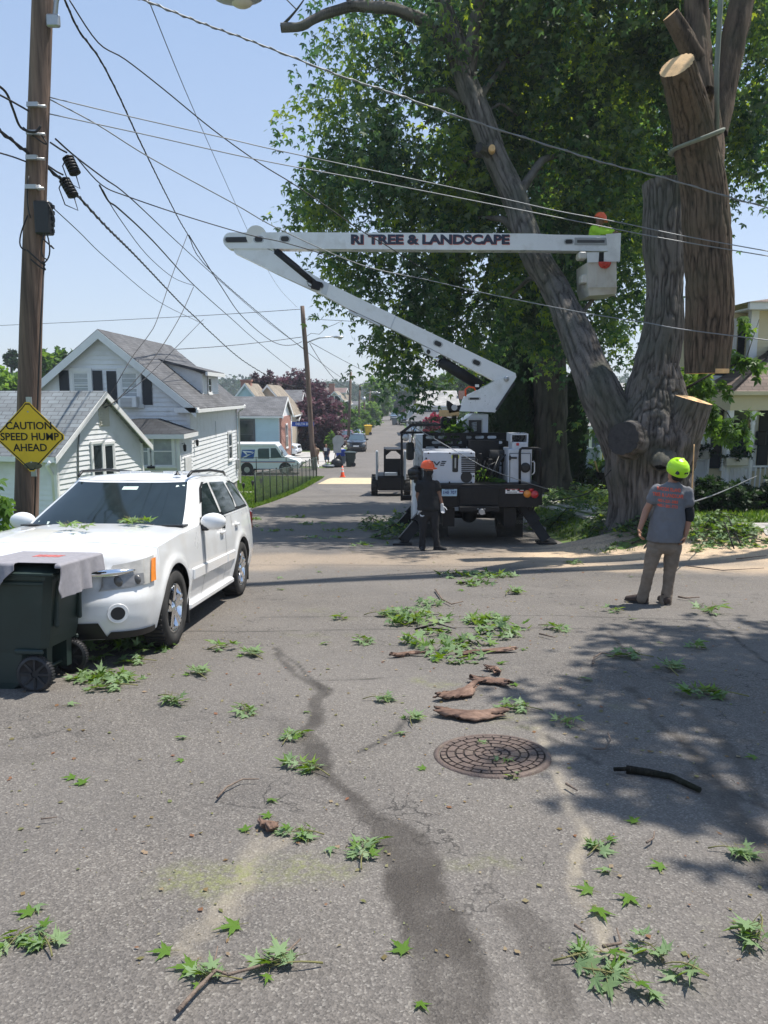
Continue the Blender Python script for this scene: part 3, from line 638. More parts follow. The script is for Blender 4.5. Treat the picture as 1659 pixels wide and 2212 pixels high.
blobs = [B(800, 250, 21, 1.7), B(755, 420, 21, 1.25), B(735, 190, 20.8, 1.05), B(840, 120, 21, 1.4, .8), B(900, 350, 22, 1.9), B(1000, 250, 22.5, 1.8), B(1000, 450, 22, 1.8), B(870, 500, 21.5, 1.4),
         B(715, 330, 21, .7), B(690, 390, 21, .55, 1.2), B(670, 190, 20.6, .42, 1.3), B(700, 260, 20.8, .5), B(860, 625, 21, 1.05), B(770, 560, 20.8, .75), B(740, 600, 20.8, .35), B(890, 700, 21, .75), B(880, 790, 21, .5, 1.3), B(830, 705, 21, .4, 1.2), B(820, 740, 21, .3, 1.4), B(905, 815, 21, .3, 1.4),
         B(965, 610, 21.5, 1.4), B(1080, 600, 22, 1.6), B(1000, 720, 22, .8, .8), B(1100, 700, 23, 1.1), B(1180, 480, 22, 1.7), B(1180, 640, 23, 1.2), B(1200, 300, 22.5, 1.8), B(1150, 120, 22, 1.9), B(1000, 70, 21.8, 1.6, .8), B(900, 20, 21, 1.1, .6), B(780, 40, 20.8, .8, .5), B(700, 100, 20.5, .6, .6),
         B(1300, 420, 23, 1.9), B(1330, 200, 23, 2), B(1265, 600, 22.5, 1.3), B(1310, 700, 22, .95, .55), B(1360, 820, 21, .8, .5), B(1300, 60, 22, 1.9), B(1460, 250, 24, 2.2), B(1550, 110, 23, 1.9, .8), B(1600, 290, 23, 1.3), B(1640, 150, 22, 1.5, .8), B(1620, 390, 22, .6), B(1360, 540, 23, 1.3), B(1470, 420, 24, 1.3),
         B(1000, -150, 21, 1.8), B(1200, -200, 21, 2.2), B(1450, -170, 22, 2.4), B(1650, -150, 22, 2.4), B(850, -120, 20, 1.2, .7)]
blobs += [(Vector(p), r, .35) for p, r in [((3.2, 20, 12.0), 2.2), ((6, 18.5, 12.8), 2.3), ((8.5, 20, 12), 2.3), ((5.5, 22, 13), 2.4), ((2, 22, 12.2), 2.0), ((0.2, 21.5, 11.6), 1.6), ((10.5, 17.5, 11.5), 2.1)]]
crown(blobs, 150000, .17, LEAF_MAPLE, t, off, spray=32, slen=1.15, droop=1.0, shell=.5, seed=11, gapt=.0, gapf=1.15)
crown([(Q(1555, 905, 16.2), .2), (Q(1575, 925, 16.2), .13), (Q(1540, 820, 17), .3, .7), (Q(1500, 815, 17), .3, .8), (Q(1592, 765, 17), .16, .8), (Q(1605, 690, 17), .13, .7), (Q(1530, 878, 15.9), .16), (Q(1597, 900, 16), .1), (Q(1610, 925, 16), .1, 2), (Q(1620, 780, 16.6), .1, 2)], 1100, .16, LEAF_LIGHT, t, off, spray=14, slen=.28, droop=.9, shell=.3, name='shoots', seed=4)
m = MB(off)
m.tube([Q(1480, 900, 15.9), Q(1530, 865, 16), Q(1570, 890, 16), Q(1600, 940, 16)], [.02, .015, .012, .005], 6); m.tube([Q(1480, 840, 16.2), Q(1550, 800, 16.6), Q(1610, 780, 17), Q(1640, 690, 17)], [.03, .02, .012, .006], 6)
m.build('twigs', BARK, t)

# ----- severed stem hanging from the crane
o0 = Q(1525, 805, 14.4); off = tuple(o0)
t = thing('severed_stem', 'massive brown bark stem section hanging cut through from the strap beside the standing trunk', 'log', o0)
sp = [dict(p=[Q(1526, 806, 14.4), Q(1529, 740, 14.4), Q(1534, 650, 14.4), Q(1529, 520, 14.4), Q(1522, 420, 14.4), Q(1507, 340, 14.3), Q(1494, 250, 14.0), Q(1462, 142, 13.45)], r=[.385, .395, .395, .385, .385, .37, .33, .27], n=260, step=.025, amp=.024, freq=20, lump=.04),
      dict(p=[Q(1530, 420, 14.6), Q(1533, 300, 14.9), Q(1512, 180, 15.1), Q(1505, 80, 15.2), Q(1505, -20, 15.3), Q(1510, -120, 15.4)], r=[.28, .24, .25, .22, .2, .18], n=90, step=.05, amp=.04, freq=8),
      dict(p=[Q(1515, 150, 15.1), Q(1480, 85, 15.0), Q(1448, 32, 14.9)], r=[.2, .17, .13], n=60, step=.04, amp=.04),
      dict(p=[Q(1545, 290, 15), Q(1575, 140, 15.2), Q(1600, 20, 15.4), Q(1625, -80, 15.5)], r=[.2, .2, .21, .2], n=60, step=.06, amp=.04),
      dict(p=[Q(1520, 215, 14.6), Q(1532, 195, 14.4)], r=[.13, .1], n=30, step=.03, amp=.04)]
tr, ends = limbs(sp, off, BARKR, t)
cut_face(ends[0][0][2], ends[0][0][1], off, WOODC, t, dome=.02); cut_face(ends[0][1][2], -ends[0][1][1], off, WOODC, t); cut_face(ends[2][0][2], ends[2][0][1], off, WOODC, t)
m = MB(off); m.box(Q(1545, 806, 14.02), Q(1566, 797, 14.2)); m.build('hinge_splinter', WOODC, t)
STRAP = M('grey_green_webbing', (.2, .22, .18), .8, var=.15, vs=12, bump=.2, bs=120, stretch=(1, 1, .3))
tip = Vector((Q(1548, 10, 14.1).x, 14.0, 20.5)); o0 = Q(1549, 290, 13.95)
t = thing('lifting_strap', 'grey-green webbing sling wrapped round the hanging stem', 'strap', o0)
m = MB(o0); m.tube([tip + Vector((0, 0, -1.2)), Q(1548, 150, 13.98), Q(1549, 288, 13.95)], [.06, .058, .05], 8, flat=.7)
c = Q(1504, 310, 14.12); pts = []
for k in range(25):
 a = math.pi * (1.0 + k / 24 * 2.0); pts.append(Vector((c.x + .41 * math.cos(a), c.y + .43 * math.sin(a), c.z - .12 + .3 * (math.cos(a) * .5 + .5) ** 1.6)))
m.tube(pts, .05, 8, flat=.6); m.build('webbing', STRAP, t)
base = Vector((13.2, 15.6, 1.2)); bz = float(zg(base.x, base.y))
t = thing('crane', 'tall telescoping crane boom reaching over the big maple from the right', 'crane', (base.x, base.y, bz))
m = MB((base.x, base.y, bz)); d = tip - base
for a, b, w in ((0, .36, .62), (.34, .6, .52), (.58, .82, .42), (.8, 1.0, .32)): m.bar(base + d * a, base + d * b, w, w * 1.15)
m.build('boom', M('crane_yellow', (.6, .4, .05), .4, grime=((.2, .15, .1), 3, .4)), t)
m = MB((base.x, base.y, bz)); m.cyl(tip, tip + Vector((0, 0, -1.1)), .02, n=8); m.box(tip + Vector((-.12, -.1, -1.3)), tip + Vector((.12, .1, -1.0)), bev=.03); m.build('hoist_line', BLACKM, t)
m = MB((base.x, base.y, bz)); m.box((12.2, 14.9, bz + .6), (14.6, 16.3, bz + 1.5), bev=.08); m.box((11.4, 14.6, bz + .45), (18.5, 16.6, bz + .65), bev=.04)
m.build('turntable', MATS['crane_yellow'], t)
for x in (12.3, 13.5, 16.5, 17.7):
 for y in (14.75, 16.45): m = MB((base.x, base.y, bz)); m.cyl((x, y - .15, bz + .5), (x, y + .15, bz + .5), .5, n=20); m.build('wheel', RUBBER, t)

# ----- other trees on the right
def treething(name, label, base, specs, bark, crownargs=None, group=None, cat='tree'):
 t = thing(name, label, cat, base, 0, group); limbs(specs, tuple(base), bark, t)
 if crownargs: crown(parent=t, off=tuple(base), **crownargs)
 return t
b0 = Q(1188, 1062, 29.5); b0.z = float(zg(b0.x, 29.5)) - .1
sp = [dict(p=[b0, Q(1190, 980, 29.5), Q(1189, 900, 29.5), Q(1187, 740, 29.5), Q(1178, 600, 29.4), Q(1175, 400, 29.2), Q(1163, 250, 29), Q(1160, 100, 29), Q(1155, -60, 29)], r=[.62, .58, .58, .58, .5, .42, .37, .34, .25], n=90, step=.08, amp=.07, freq=6, flare=.5),
      dict(p=[Q(1215, 620, 29), Q(1252, 200, 28.6), Q(1275, 60, 28.4), Q(1300, -20, 28.3), Q(1310, -100, 28)], r=[.2, .36, .34, .3, .2], n=40, step=.1, amp=.05),
      dict(p=[Q(1240, 240, 28.6), Q(1310, 150, 28.2), Q(1370, 60, 28)], r=[.2, .16, .08], n=20, amp=.03),
      dict(p=[Q(1205, 815, 29.2), Q(1212, 805, 28.75)], r=[.26, .2], n=30, step=.05, amp=.07, lump=.3)]
blobs = [B(1180, 250, 31, 2.6), B(1300, 100, 31, 2.8), B(1050, 150, 31, 2.4), B(1120, 620, 32, 1.8), B(1350, 350, 32, 2.8), B(1250, 520, 32, 2.2), B(1050, 400, 32, 2.2), B(1450, 150, 31, 2.6), B(1100, -50, 30, 2.6), B(1450, 480, 33, 2.2, .5), B(1290, 740, 33, 1.3, .5), B(1080, 740, 33, 1.1, .7), B(1340, 660, 34, 1.5, .35)]
treething('maple_tree', 'second tall maple with a dark straight trunk behind the bucket truck', b0, sp, BARKD, dict(blobs=blobs, nleaf=38000, size=.24, mat=LEAF_MAPLE, spray=20, slen=1.0, droop=.6, seed=21))
b0 = Vector((8.2, 6.6, float(zg(8.2, 6.6)) - .1))
sp = [dict(p=[b0, b0 + Vector((0, 0, 2)), b0 + Vector((-.3, 0, 4.5)), b0 + Vector((-.8, .1, 7)), b0 + Vector((-1.2, .2, 9.5))], r=[.5, .42, .38, .28, .12], n=60, step=.1, amp=.05, flare=.3),
      dict(p=[b0 + Vector((-.2, 0, 4)), b0 + Vector((-2, -.6, 6.5)), b0 + Vector((-3.4, -1.2, 7.8))], r=[.2, .14, .05], n=20, amp=.02),
      dict(p=[b0 + Vector((-.2, 0, 4.5)), b0 + Vector((-1.6, 1, 7)), b0 + Vector((-2.2, 2, 8.5))], r=[.2, .14, .05], n=20, amp=.02)]
blobs = [(Vector(p) + Vector((.28, 0, 0)), r) for p, r in [((5.3, 6.4, 8.6), 1.15), ((4.9, 5.1, 8.0), .85), ((4.75, 4.0, 7.2), .6), ((6.5, 7.6, 9.0), 1.4), ((6.6, 5.6, 9.4), 1.5), ((8.4, 7.3, 9.6), 1.9), ((7.6, 4.8, 8.6), 1.2), ((9.0, 5.8, 9.8), 1.7), ((8.4, 8.6, 8.8), 1.2), ((5.2, 3.7, 7.4), .5), ((9.8, 7.6, 8.2), 1.6), ((5.9, 4.2, 8), .8)]]
treething('maple_tree', 'leafy maple standing to the right of the intersection, its shade falling on the asphalt', b0, sp, BARK, dict(blobs=blobs, nleaf=26000, size=.17, mat=LEAF_MAPLE, spray=22, slen=.7, droop=.6, seed=31, shell=.35))
def conifer(label, u, d, vtop, rad, n=4200, mat=LEAF_DARK, group=None):
 x = Q(u, 900, d).x; b = Vector((x, d, float(zg(x, d)) - .05)); top = Q(u, vtop, d).z; h = top - b.z
 t = thing('arborvitae', label, 'evergreen', b, 0, group)
 z = rng.uniform(0.02, 1, n) ** .9; prof = np.where(z < .3, .8 + .2 * z / .3, np.sqrt(np.clip(1 - ((z - .3) / .7) ** 2, 0, 1))); a = rng.uniform(0, 2 * np.pi, n)
 rr = rad * prof * (rng.uniform(.75, 1.05, n)) * (1 + .15 * vnoise(np.stack([np.cos(a) * 2, np.sin(a) * 2, z * h * 1.2], -1), 3)); pos = np.stack([np.cos(a) * rr, np.sin(a) * rr, z * h], -1)
 ax = np.stack([np.cos(a) * .5, np.sin(a) * .5, np.ones(n)], -1) + rvec(n) * .35; nr = np.stack([np.cos(a), np.sin(a), 0 * a], -1) + rvec(n) * .4
 V, F = leaf_cards(pos, ax, nr, .34 * rng.uniform(.6, 1.2, n)); fast_mesh('foliage', V, F, mat, t, attr=np.repeat(np.clip(.45 + .4 * vnoise(pos * 2, 9) + rng.normal(size=n) * .15, 0, 1), 3))
 m = MB(); m.cyl((0, 0, 0), (0, 0, h * .92), rad * .16, .02, 10); m.build('trunk', BARKD, t)
conifer('tall dark arborvitae just left of the trunk behind the truck', 1128, 31.5, 660, 1.0, 6500)
conifer('dark arborvitae directly behind the white boom turret', 1085, 33, 735, 1.0, 5500)
conifer('shaded arborvitae between the turret and the second trunk', 1105, 29.8, 800, .8, 4500)
conifer('narrow arborvitae between the two maple trunks, above the vinyl fence', 1236, 31.8, 818, .5, 3200)
def bushes(name, label, blobs, base, n, size, mat, cat='shrub', simple=False, droop=.1, stem=True, slen=.3):
 t = thing(name, label, cat, base); crown(blobs, n, size, mat, t, tuple(base), spray=12, slen=slen, droop=droop, shell=.4, name='foliage', seed=int(n) % 97, simple=simple)
 if stem:
  for c, r, *_ in blobs: m = MB(base); m.cyl((c[0], c[1], float(zg(c[0], c[1]))), (c[0], c[1], c[2]), max(.03, r * .06), .01, 7); m.build('stem', BARKD, t)
 return t
def gz(x, y, h): return Vector((x, y, float(zg(x, y)) + h))
bl = [(gz(x, 20.2, .2), .42) for x in np.arange(7.6, 11.4, .4)] + [(gz(x, 20.0, .4), .36) for x in np.arange(8.2, 9.4, .4)]
bushes('foundation_hedge', 'low dark clipped hedge along the front of the yellow house porch', bl, gz(9, 20.4, 0), 12000, .13, LEAF_DARK)
bushes('yew_shrub', 'tall black-green rounded yew at the right end of the porch railing', [(gz(11.2, 20.2, .8), .6), (gz(11.3, 20.2, 1.5), .5), (gz(11.4, 20.2, 2.1), .3), (gz(11.8, 20.2, 1.2), .7)], gz(11.5, 20.6, 0), 12000, .13, LEAF_DARK)
bushes('shrub', 'leafy green shrub behind the lidded black bin', [(gz(9.0, 32, .8), .6), (gz(9.7, 32.3, .7), .6), (gz(10.4, 33, .9), .7)], gz(9.4, 32, 0), 3000, .2, LEAF_MID)
bushes('knotweed_shoots', 'light green shoots at the foot of the near utility pole', [(Vector((-6.0, 11.0, float(zg(-6, 11)) + h)), r) for h, r in ((.5, .3), (.9, .28), (1.2, .15))] + [(Vector((-5.6, 11.1, -.55)), .25), (Vector((-6.5, 11.2, -.5)), .45)], gz(-6, 11, 0), 900, .17, LEAF_LIGHT, 'plant', droop=.5)
bushes('leafy_sapling', 'thin sapling leaves hanging in front of the cottage, below the yellow sign', [(P(25, 1058, 11), .16), (P(60, 1065, 11), .1), (P(15, 1040, 11), .12), (P(5, 1085, 11), .14)], P(10, 1300, 11), 170, .16, LEAF_LIGHT, 'plant', droop=.6, stem=False)

# ----- trees down the street
def simple_tree(name, label, u, d, vtop, halfw, mat, n=2600, size=.5, vbase=None, bark=BARKD, group=None, low=.25, simple=True, shape=1.0, airy=0):
 x = Q(u, 900, d).x; b = Vector((x, d, float(zg(x, d)) - .05)); top = Q(u, vtop, d).z; h = top - b.z; w = halfw / FD * d
 bl = []; k = 11
 for i in range(k):
  a = rng.uniform(0, 6.28); f = rng.uniform(low, .88); rr = w * .62 * math.sqrt(max(.05, 1 - ((f - .5) / .52) ** 2)) * shape
  bl.append((b + Vector((math.cos(a) * rr, math.sin(a) * rr, h * f)), w * rng.uniform(.3, .52) * (1 - airy)))
 bl.append((b + Vector((0, 0, h * .82)), w * .4 * (1 - airy))); bl.append((b + Vector((0, 0, h * .55)), w * .55 * (1 - airy)))
 specs = [dict(p=[b, b + Vector((0, 0, h * .3)), b + Vector((.1, 0, h * .75))], r=[.035 * h, .028 * h, .008 * h], n=10, step=.5, amp=.01)]
 for q in bl[:6]: specs.append(dict(p=[b + Vector((0, 0, h * .25)), (b + Vector((0, 0, h * .4)) + q[0]) / 2, q[0]], r=[.015 * h, .01 * h, .004 * h], n=6, step=.6, amp=0))
 return treething(name, label, b, specs, bark, dict(blobs=bl, nleaf=n, size=size, mat=mat, spray=14, slen=w * .28, droop=.25, seed=int(u) % 50, simple=simple), group)
simple_tree('purple_beech', 'dark purple-leaved tree towering over the street sign and white parked SUV', 680, 84, 862, 62, LEAF_RED, 11000, .42, low=.12, simple=False)
simple_tree('purple_beech', 'upper purple crown behind the dark grey roof, left of the leaning pole', 652, 96, 800, 62, LEAF_RED, 5200, .42, low=.5, simple=False, airy=.2)
simple_tree('purple_beech', 'thin feathery purple tree left of the street, above the tan roofs', 574, 92, 795, 40, LEAF_RED, 2600, .4, low=.5, simple=False, airy=.35)
simple_tree('street_tree', 'pale green tree rising above the second row of far street poles', 817, 175, 815, 30, LEAF_LIGHT, 6000, .62, low=.2)
simple_tree('street_tree', 'bright green bushy tree beside the far parked blue car', 800, 150, 868, 22, LEAF_LIGHT, 3500, .5, low=.15)
simple_tree('street_tree', 'mid green tree behind the brown-red parked SUV', 745, 105, 872, 28, LEAF_MID, 5000, .42, low=.1)
simple_tree('street_tree', 'small green tree in front of the far grey gable house', 765, 125, 880, 26, LEAF_MID, 4500, .42, low=.1)
simple_tree('street_tree', 'rounded green tree overhanging the yellow bin', 785, 140, 888, 20, LEAF_MID, 3000, .45, low=.1)
simple_tree('street_tree', 'dark green broad tree at the far right end of the street', 874, 215, 838, 34, LEAF_DARK, 6500, .7, low=.2)
simple_tree('street_tree', 'dark green tree behind the white house at the far right', 905, 235, 842, 36, LEAF_DARK, 6000, .75, low=.2)
simple_tree('street_tree', 'green tree crown showing past the hanging branch, over the grey-roofed white house', 968, 130, 795, 48, LEAF_MID, 6000, .55, low=.3)
simple_tree('street_tree', 'leafy tree close behind the boom base, right of the grey-roofed house', 1020, 118, 760, 55, LEAF_MID, 6500, .5, low=.25)
simple_tree('red_maple', 'small wine-red tree at the far right kerb', 888, 150, 876, 17, LEAF_PINK if False else LEAF_RED, 2500, .42, low=.2)
simple_tree('red_maple', 'bright red Japanese-type maple in front of the white house porch', 938, 82, 896, 24, LEAF_PINK, 2600, .32, low=.3)
simple_tree('yellow_green_shrub', 'yellow-green upright shrub right of the purple tree', 712, 80, 924, 9, LEAF_LIGHT, 1800, .3, low=.1)
simple_tree('street_tree', 'green tree behind the gable of the big white house at far left', 115, 70, 742, 60, LEAF_MID, 7000, .5, low=.25)
simple_tree('street_tree', 'bright green treetop left of the near pole, beyond the cottage roof', 20, 60, 775, 60, LEAF_LIGHT, 6500, .45, low=.25)
simple_tree('street_tree', 'low green tree between the pole and the white house roof', 92, 62, 800, 36, LEAF_MID, 4000, .45, low=.3)
simple_tree('pine_tree', 'thin dark pine top poking up far left', 31, 95, 733, 18, LEAF_DARK, 2500, .4, low=.5)
simple_tree('pine_tree', 'small dark treetop just behind the white house ridge', 232, 60, 708, 9, LEAF_DARK, 500, .3, low=.6)
bushes('shrub', 'dark clipped round bush beside the brick-fronted blue house', [(gz(-15.2, 66, .8), .8), (gz(-14.6, 66, .6), .7)], gz(-15, 66, 0), 1500, .25, LEAF_DARK)
bushes('street_hedge', 'green hedge growing along the left kerb behind the parked cars', [(gz(-4.5 - .6 * math.sin(i), 98 + i * 6, 1.4), 1.5) for i in range(13)], gz(-4.5, 100, 0), 9000, .42, LEAF_MID, 'hedge', slen=.5)
bushes('street_hedge', 'low greenery on the right verge beyond the truck cab', [(gz(6 + .7 * math.sin(i * 2), 104 + i * 7, 1.0), 1.3) for i in range(8)], gz(6, 110, 0), 4000, .42, LEAF_MID, 'hedge', slen=.5)
n = 70000; xx = rng.uniform(-260, 260, n); yy = rng.uniform(380, 640, n); rowz = zg(xx, yy) + 3 * vnoise(np.stack([xx / 90, yy / 90, 0 * xx], -1), 5)
lump = 7 + 5 * vnoise(np.stack([xx / 14, yy / 14, 0 * xx], -1), 6); zz = rowz + lump * rng.uniform(0, 1, n) ** .5
V, F = leaf_cards(np.stack([xx, yy, zz], -1), rvec(n) + np.array([0, 0, -.2]), rvec(n) + np.array([0, -.4, .7]), rng.uniform(1.2, 2.6, n), LEAF3[:4] * np.array([2.2, 1, 1]))
tag(fast_mesh('distant_woods', V, F, LEAF_DARK, attr=np.clip(.5 + .5 * vnoise(np.stack([xx / 12, yy / 12, zz / 6], -1), 8), 0, 1)), 'low wooded ridge closing the view at the end of the street', 'woods', kind='stuff')
# ----- houses
def clap(mb, poly, O, U, Nn, course=.115, lap=.022, top=None, mi=0):
 O = Vector(O); U = Vector(U).normalized(); Nn = Vector(Nn).normalized(); zs = [p[1] for p in poly]; z0, z1 = min(zs), max(zs)
 def span(z):
  z = min(max(z, z0 + 1e-5), z1 - 1e-5); xs_ = []
  for i in range(len(poly)):
   (a, b), (c, d) = poly[i], poly[(i + 1) % len(poly)]
   if (b - z) * (d - z) <= 0 and abs(b - d) > 1e-9: xs_.append(a + (c - a) * (z - b) / (d - b))
  return (min(xs_), max(xs_)) if xs_ else (0, 0)
 z = z0
 while z < z1 - .005:
  zt = min(z + course, z1); a0, a1 = span(z); b0_, b1_ = span(zt)
  p = [O + U * a0 + Vector((0, 0, z)) + Nn * lap, O + U * a1 + Vector((0, 0, z)) + Nn * lap, O + U * b1_ + Vector((0, 0, zt)), O + U * b0_ + Vector((0, 0, zt))]
  q = [O + U * a0 + Vector((0, 0, z)), O + U * a1 + Vector((0, 0, z))]
  mb.add(p + q, [[0, 1, 2, 3], [4, 5, 1, 0]], False, mi); z = zt
def window(parent, O, U, Nn, w, h, off, glass=None, mull=True, fr=.09, shut=None, name='window', muntin=False, trim=None):
 O = Vector(O); U = Vector(U).normalized(); Nn = Vector(Nn).normalized(); Z = Vector((0, 0, 1))
 X = Matrix((U, Nn, Z)).transposed().to_4x4(); X.translation = O
 m = MB(off); m.X = X
 for a, b in (((-w / 2 - fr, .0, h / 2), (w / 2 + fr, .045, h / 2 + fr * 1.2)), ((-w / 2 - fr * 1.4, .0, -h / 2 - fr), (w / 2 + fr * 1.4, .07, -h / 2)), ((-w / 2 - fr, .0, -h / 2), (-w / 2, .043, h / 2)), ((w / 2, .0, -h / 2), (w / 2 + fr, .043, h / 2))): m.box(a, b, bev=.006)
 f = m.build(name, trim or TRIM, parent)
 m = MB(off); m.X = X; m.box((-w / 2, .006, -h / 2), (w / 2, .016, h / 2)); m.build('pane', glass or GLASSD, f)
 m = MB(off); m.X = X; s = .04
 if mull: m.box((-w / 2, .017, -s / 2), (w / 2, .034, s / 2))
 for a, b in (((-w / 2, .017, -h / 2), (-w / 2 + s, .03, h / 2)), ((w / 2 - s, .017, -h / 2), (w / 2, .03, h / 2)), ((-w / 2 + s, .017, h / 2 - s), (w / 2 - s, .03, h / 2)), ((-w / 2 + s, .017, -h / 2), (w / 2 - s, .03, -h / 2 + s))): m.box(a, b)
 m.build('sash', trim or TRIM, f)
 if shut:
  sw, mat = shut
  for sg in (-1, 1):
   x = sg * (w / 2 + fr + sw / 2 + .03); m = MB(off); m.X = X
   m.box((x - sw / 2, .016, -h / 2 - .03), (x + sw / 2, .03, h / 2 + .05))
   for a, b in (((x - sw / 2, .03, -h / 2 - .03), (x - sw / 2 + .04, .045, h / 2 + .05)), ((x + sw / 2 - .04, .03, -h / 2 - .03), (x + sw / 2, .045, h / 2 + .05))): m.box(a, b)
   k = int(h / .06)
   for i in range(k): m.box((x - sw / 2 + .04, .03, -h / 2 + i * h / k), (x + sw / 2 - .04, .04, -h / 2 + i * h / k + .035))
   m.build('shutter', mat, parent)
 return f
def slab(mb, a, b, c, d, th=.12, mi=None):
 P4 = [Vector(p) for p in (a, b, c, d)]; e = Vector((0, 0, -th)); vs = P4 + [p + e for p in P4]; n = (P4[1] - P4[0]).cross(P4[2] - P4[0])
 fs = [[0, 1, 2, 3], [7, 6, 5, 4], [0, 4, 5, 1], [1, 5, 6, 2], [2, 6, 7, 3], [3, 7, 4, 0]]
 if n.z < 0: fs = [f[::-1] for f in fs]
 mb.add(vs, fs, False, mi)
def gable_house(name, label, x0, x1, y0, y1, zb, ze, zr, siding, roofm, axis='y', over=.3, course=.13, group=None, cat='house', sides=('f', 'r'), trim=TRIM, base=None, rake=.18):
 c = Vector(((x0 + x1) / 2, (y0 + y1) / 2, zb)); t = thing(name, label, cat, c, 0, group); off = tuple(c); m = MB(off)
 if base: mm = MB(off); mm.box((x0 + .03, y0 + .03, zb - .6), (x1 - .03, y1 - .03, zb + base)); mm.build('foundation', CONC, t); zw = zb + base
 else: zw = zb
 xm, ym = (x0 + x1) / 2, (y0 + y1) / 2; w, d = x1 - x0, y1 - y0
 fr = [(0, zw), (w, zw), (w, ze)] + ([(w / 2, zr)] if axis == 'y' else []) + [(0, ze)]
 sd = [(0, zw), (d, zw), (d, ze)] + ([(d / 2, zr)] if axis == 'x' else []) + [(0, ze)]
 clap(m, fr, (x0, y0, 0), (1, 0, 0), (0, -1, 0), course, .035); clap(m, sd, (x1, y0, 0), (0, 1, 0), (1, 0, 0), course)
 m.add([(x0, y1, p[1]) if 0 else (x0 + p[0], y1, p[1]) for p in fr], [list(range(len(fr)))]); m.add([(x0, y0 + p[0], p[1]) for p in sd], [list(range(len(sd)))])
 m.build('wall', siding, t)
 m = MB(off); r = MB(off); tr = MB(off)
 sl_ = (zr - ze) / ((w if axis == 'y' else d) / 2); e = over; zo = ze - sl_ * e
 if axis == 'y':
  slab(r, (x1 + e, y0 - e, zo + .13), (x1 + e, y1 + e, zo + .13), (xm, y1 + e, zr + .13), (xm, y0 - e, zr + .13)); slab(r, (x0 - e, y1 + e, zo + .13), (x0 - e, y0 - e, zo + .13), (xm, y0 - e, zr + .13), (xm, y1 + e, zr + .13))
  for sg, xe in ((1, x1 + e), (-1, x0 - e)): tr.prism([(xe, y0 - e - .02, zo + .1), (xe, y0 - e - .02, zo - rake + .05), (xm, y0 - e - .02, zr - rake + .05), (xm, y0 - e - .02, zr + .1)], (0, .04, 0))
  tr.box((x1 + e - .02, y0 - e, zo - .04), (x1 + e + .08, y1 + e, zo + .08)); tr.box((x1 + .005, y0 - e + .04, zo - .03), (x1 + e - .02, y1 + e, zo + .01))
 else:
  slab(r, (x1 + e, y0 - e, zo + .13), (x0 - e, y0 - e, zo + .13), (x0 - e, ym, zr + .13), (x1 + e, ym, zr + .13)); slab(r, (x0 - e, y1 + e, zo + .13), (x1 + e, y1 + e, zo + .13), (x1 + e, ym, zr + .13), (x0 - e, ym, zr + .13))
  for ye in (y0 - e, y1 + e): tr.prism([(x1 + e - .02, ye, zo + .1), (x1 + e - .02, ye, zo - rake + .05), (x1 + e - .02, ym, zr - rake + .05), (x1 + e - .02, ym, zr + .1)], (.04, 0, 0))
  tr.box((x0 - e, y0 - e - .08, zo - .04), (x1 + e, y0 - e + .02, zo + .08)); tr.box((x0 - e, y0 - e + .02, zo - .03), (x1 + e - .04, y0 - .005, zo + .01))
 for xx, yy in ((x1, y0), (x0, y0), (x1, y1)): tr.box((xx - .09, yy - .025, zw), (xx + .025, yy + .09, ze - .01))
 r.build('roof', roofm, t); tr.build('trim', trim, t)
 return t, off
RY = shingle('grey_shingle', (.105, .105, .11), 'y'); RX = shingle('grey_shingle', (.12, .12, .125), 'x'); RXW = shingle('weathered_shingle', (.2, .215, .225), 'x', col2=(.17, .19, .2), sc=1.1)
RT = shingle('tan_shingle', (.27, .225, .17), 'y'); RTX = shingle('tan_shingle', (.27, .22, .17), 'x'); RDK = shingle('dark_shingle', (.03, .032, .036), 'x'); RBX = shingle('brown_shingle', (.16, .12, .1), 'x')

hx1 = -7.0; xm = P(*Z1(597, 60), 28).x; hx0 = 2 * xm - hx1; zb = float(zg(-7.5, 30)) - .1
ze = P(*Z1(1150, 495), 28).z - .02; zr = P(*Z1(597, 62), 28).z - .1
t, off = gable_house('white_house', 'big white clapboard house with navy shutters, side dormer and a small hip-roofed entry', hx0, hx1, 28.0, 36.8, zb, ze, zr, WHITE, RY, 'y', over=.32, course=.165, base=.25, rake=.26)
def on_front(zx, zy, y=28): return P(*Z1(zx, zy), y)
pA = on_front(483, 385); pB = on_front(770, 405)
window(t, pA - Vector((0, -.005, 0)) - Vector((0, .02, 0)), (1, 0, 0), (0, -1, 0), .56, .92, off, CURT, shut=(.34, SHUT), fr=.12)
window(t, pB - Vector((0, .015, 0)), (1, 0, 0), (0, -1, 0), .58, 1.12, off, CURT, shut=(.34, SHUT), fr=.14)
m = MB(off); c = on_front(767, 485, 27.8); m.box((c.x - .3, 27.62, c.z - .2), (c.x + .3, 28, c.z + .2), bev=.02)
ac = m.build('air_conditioner', TRIM, t); m = MB(off)
for k in range(7): m.box((c.x - .26, 27.605, c.z - .16 + k * .045), (c.x + .14, 27.625, c.z - .145 + k * .045))
m.build('louvre', M('ac_louvre_grey', (.25, .26, .27), .5), ac)
m = MB(off); m.box((hx1 - .45, 27.66, ze - .3), (hx1 + .36, 28, ze - .12)); m.build('cornice_return', TRIM, t)
dz0, dz1 = P(*Z1(1250, 455), 32.5).z, P(*Z1(1215, 312), 31.4).z; dx = -7.3; xi = -9.35
m = MB(off); m.X = None
clap(m, [(0, ze + .1), (3.0, ze + .1), (3.0, dz1), (0, dz1)], (dx, 31.4, 0), (0, 1, 0), (1, 0, 0), .11)
zi = dz1 + .55; clap(m, [(0, dz1 - 1.25), (dx - xi, ze + .15), (dx - xi, dz1), (0, zi)], (xi, 31.4, 0), (1, 0, 0), (0, -1, 0), .11)
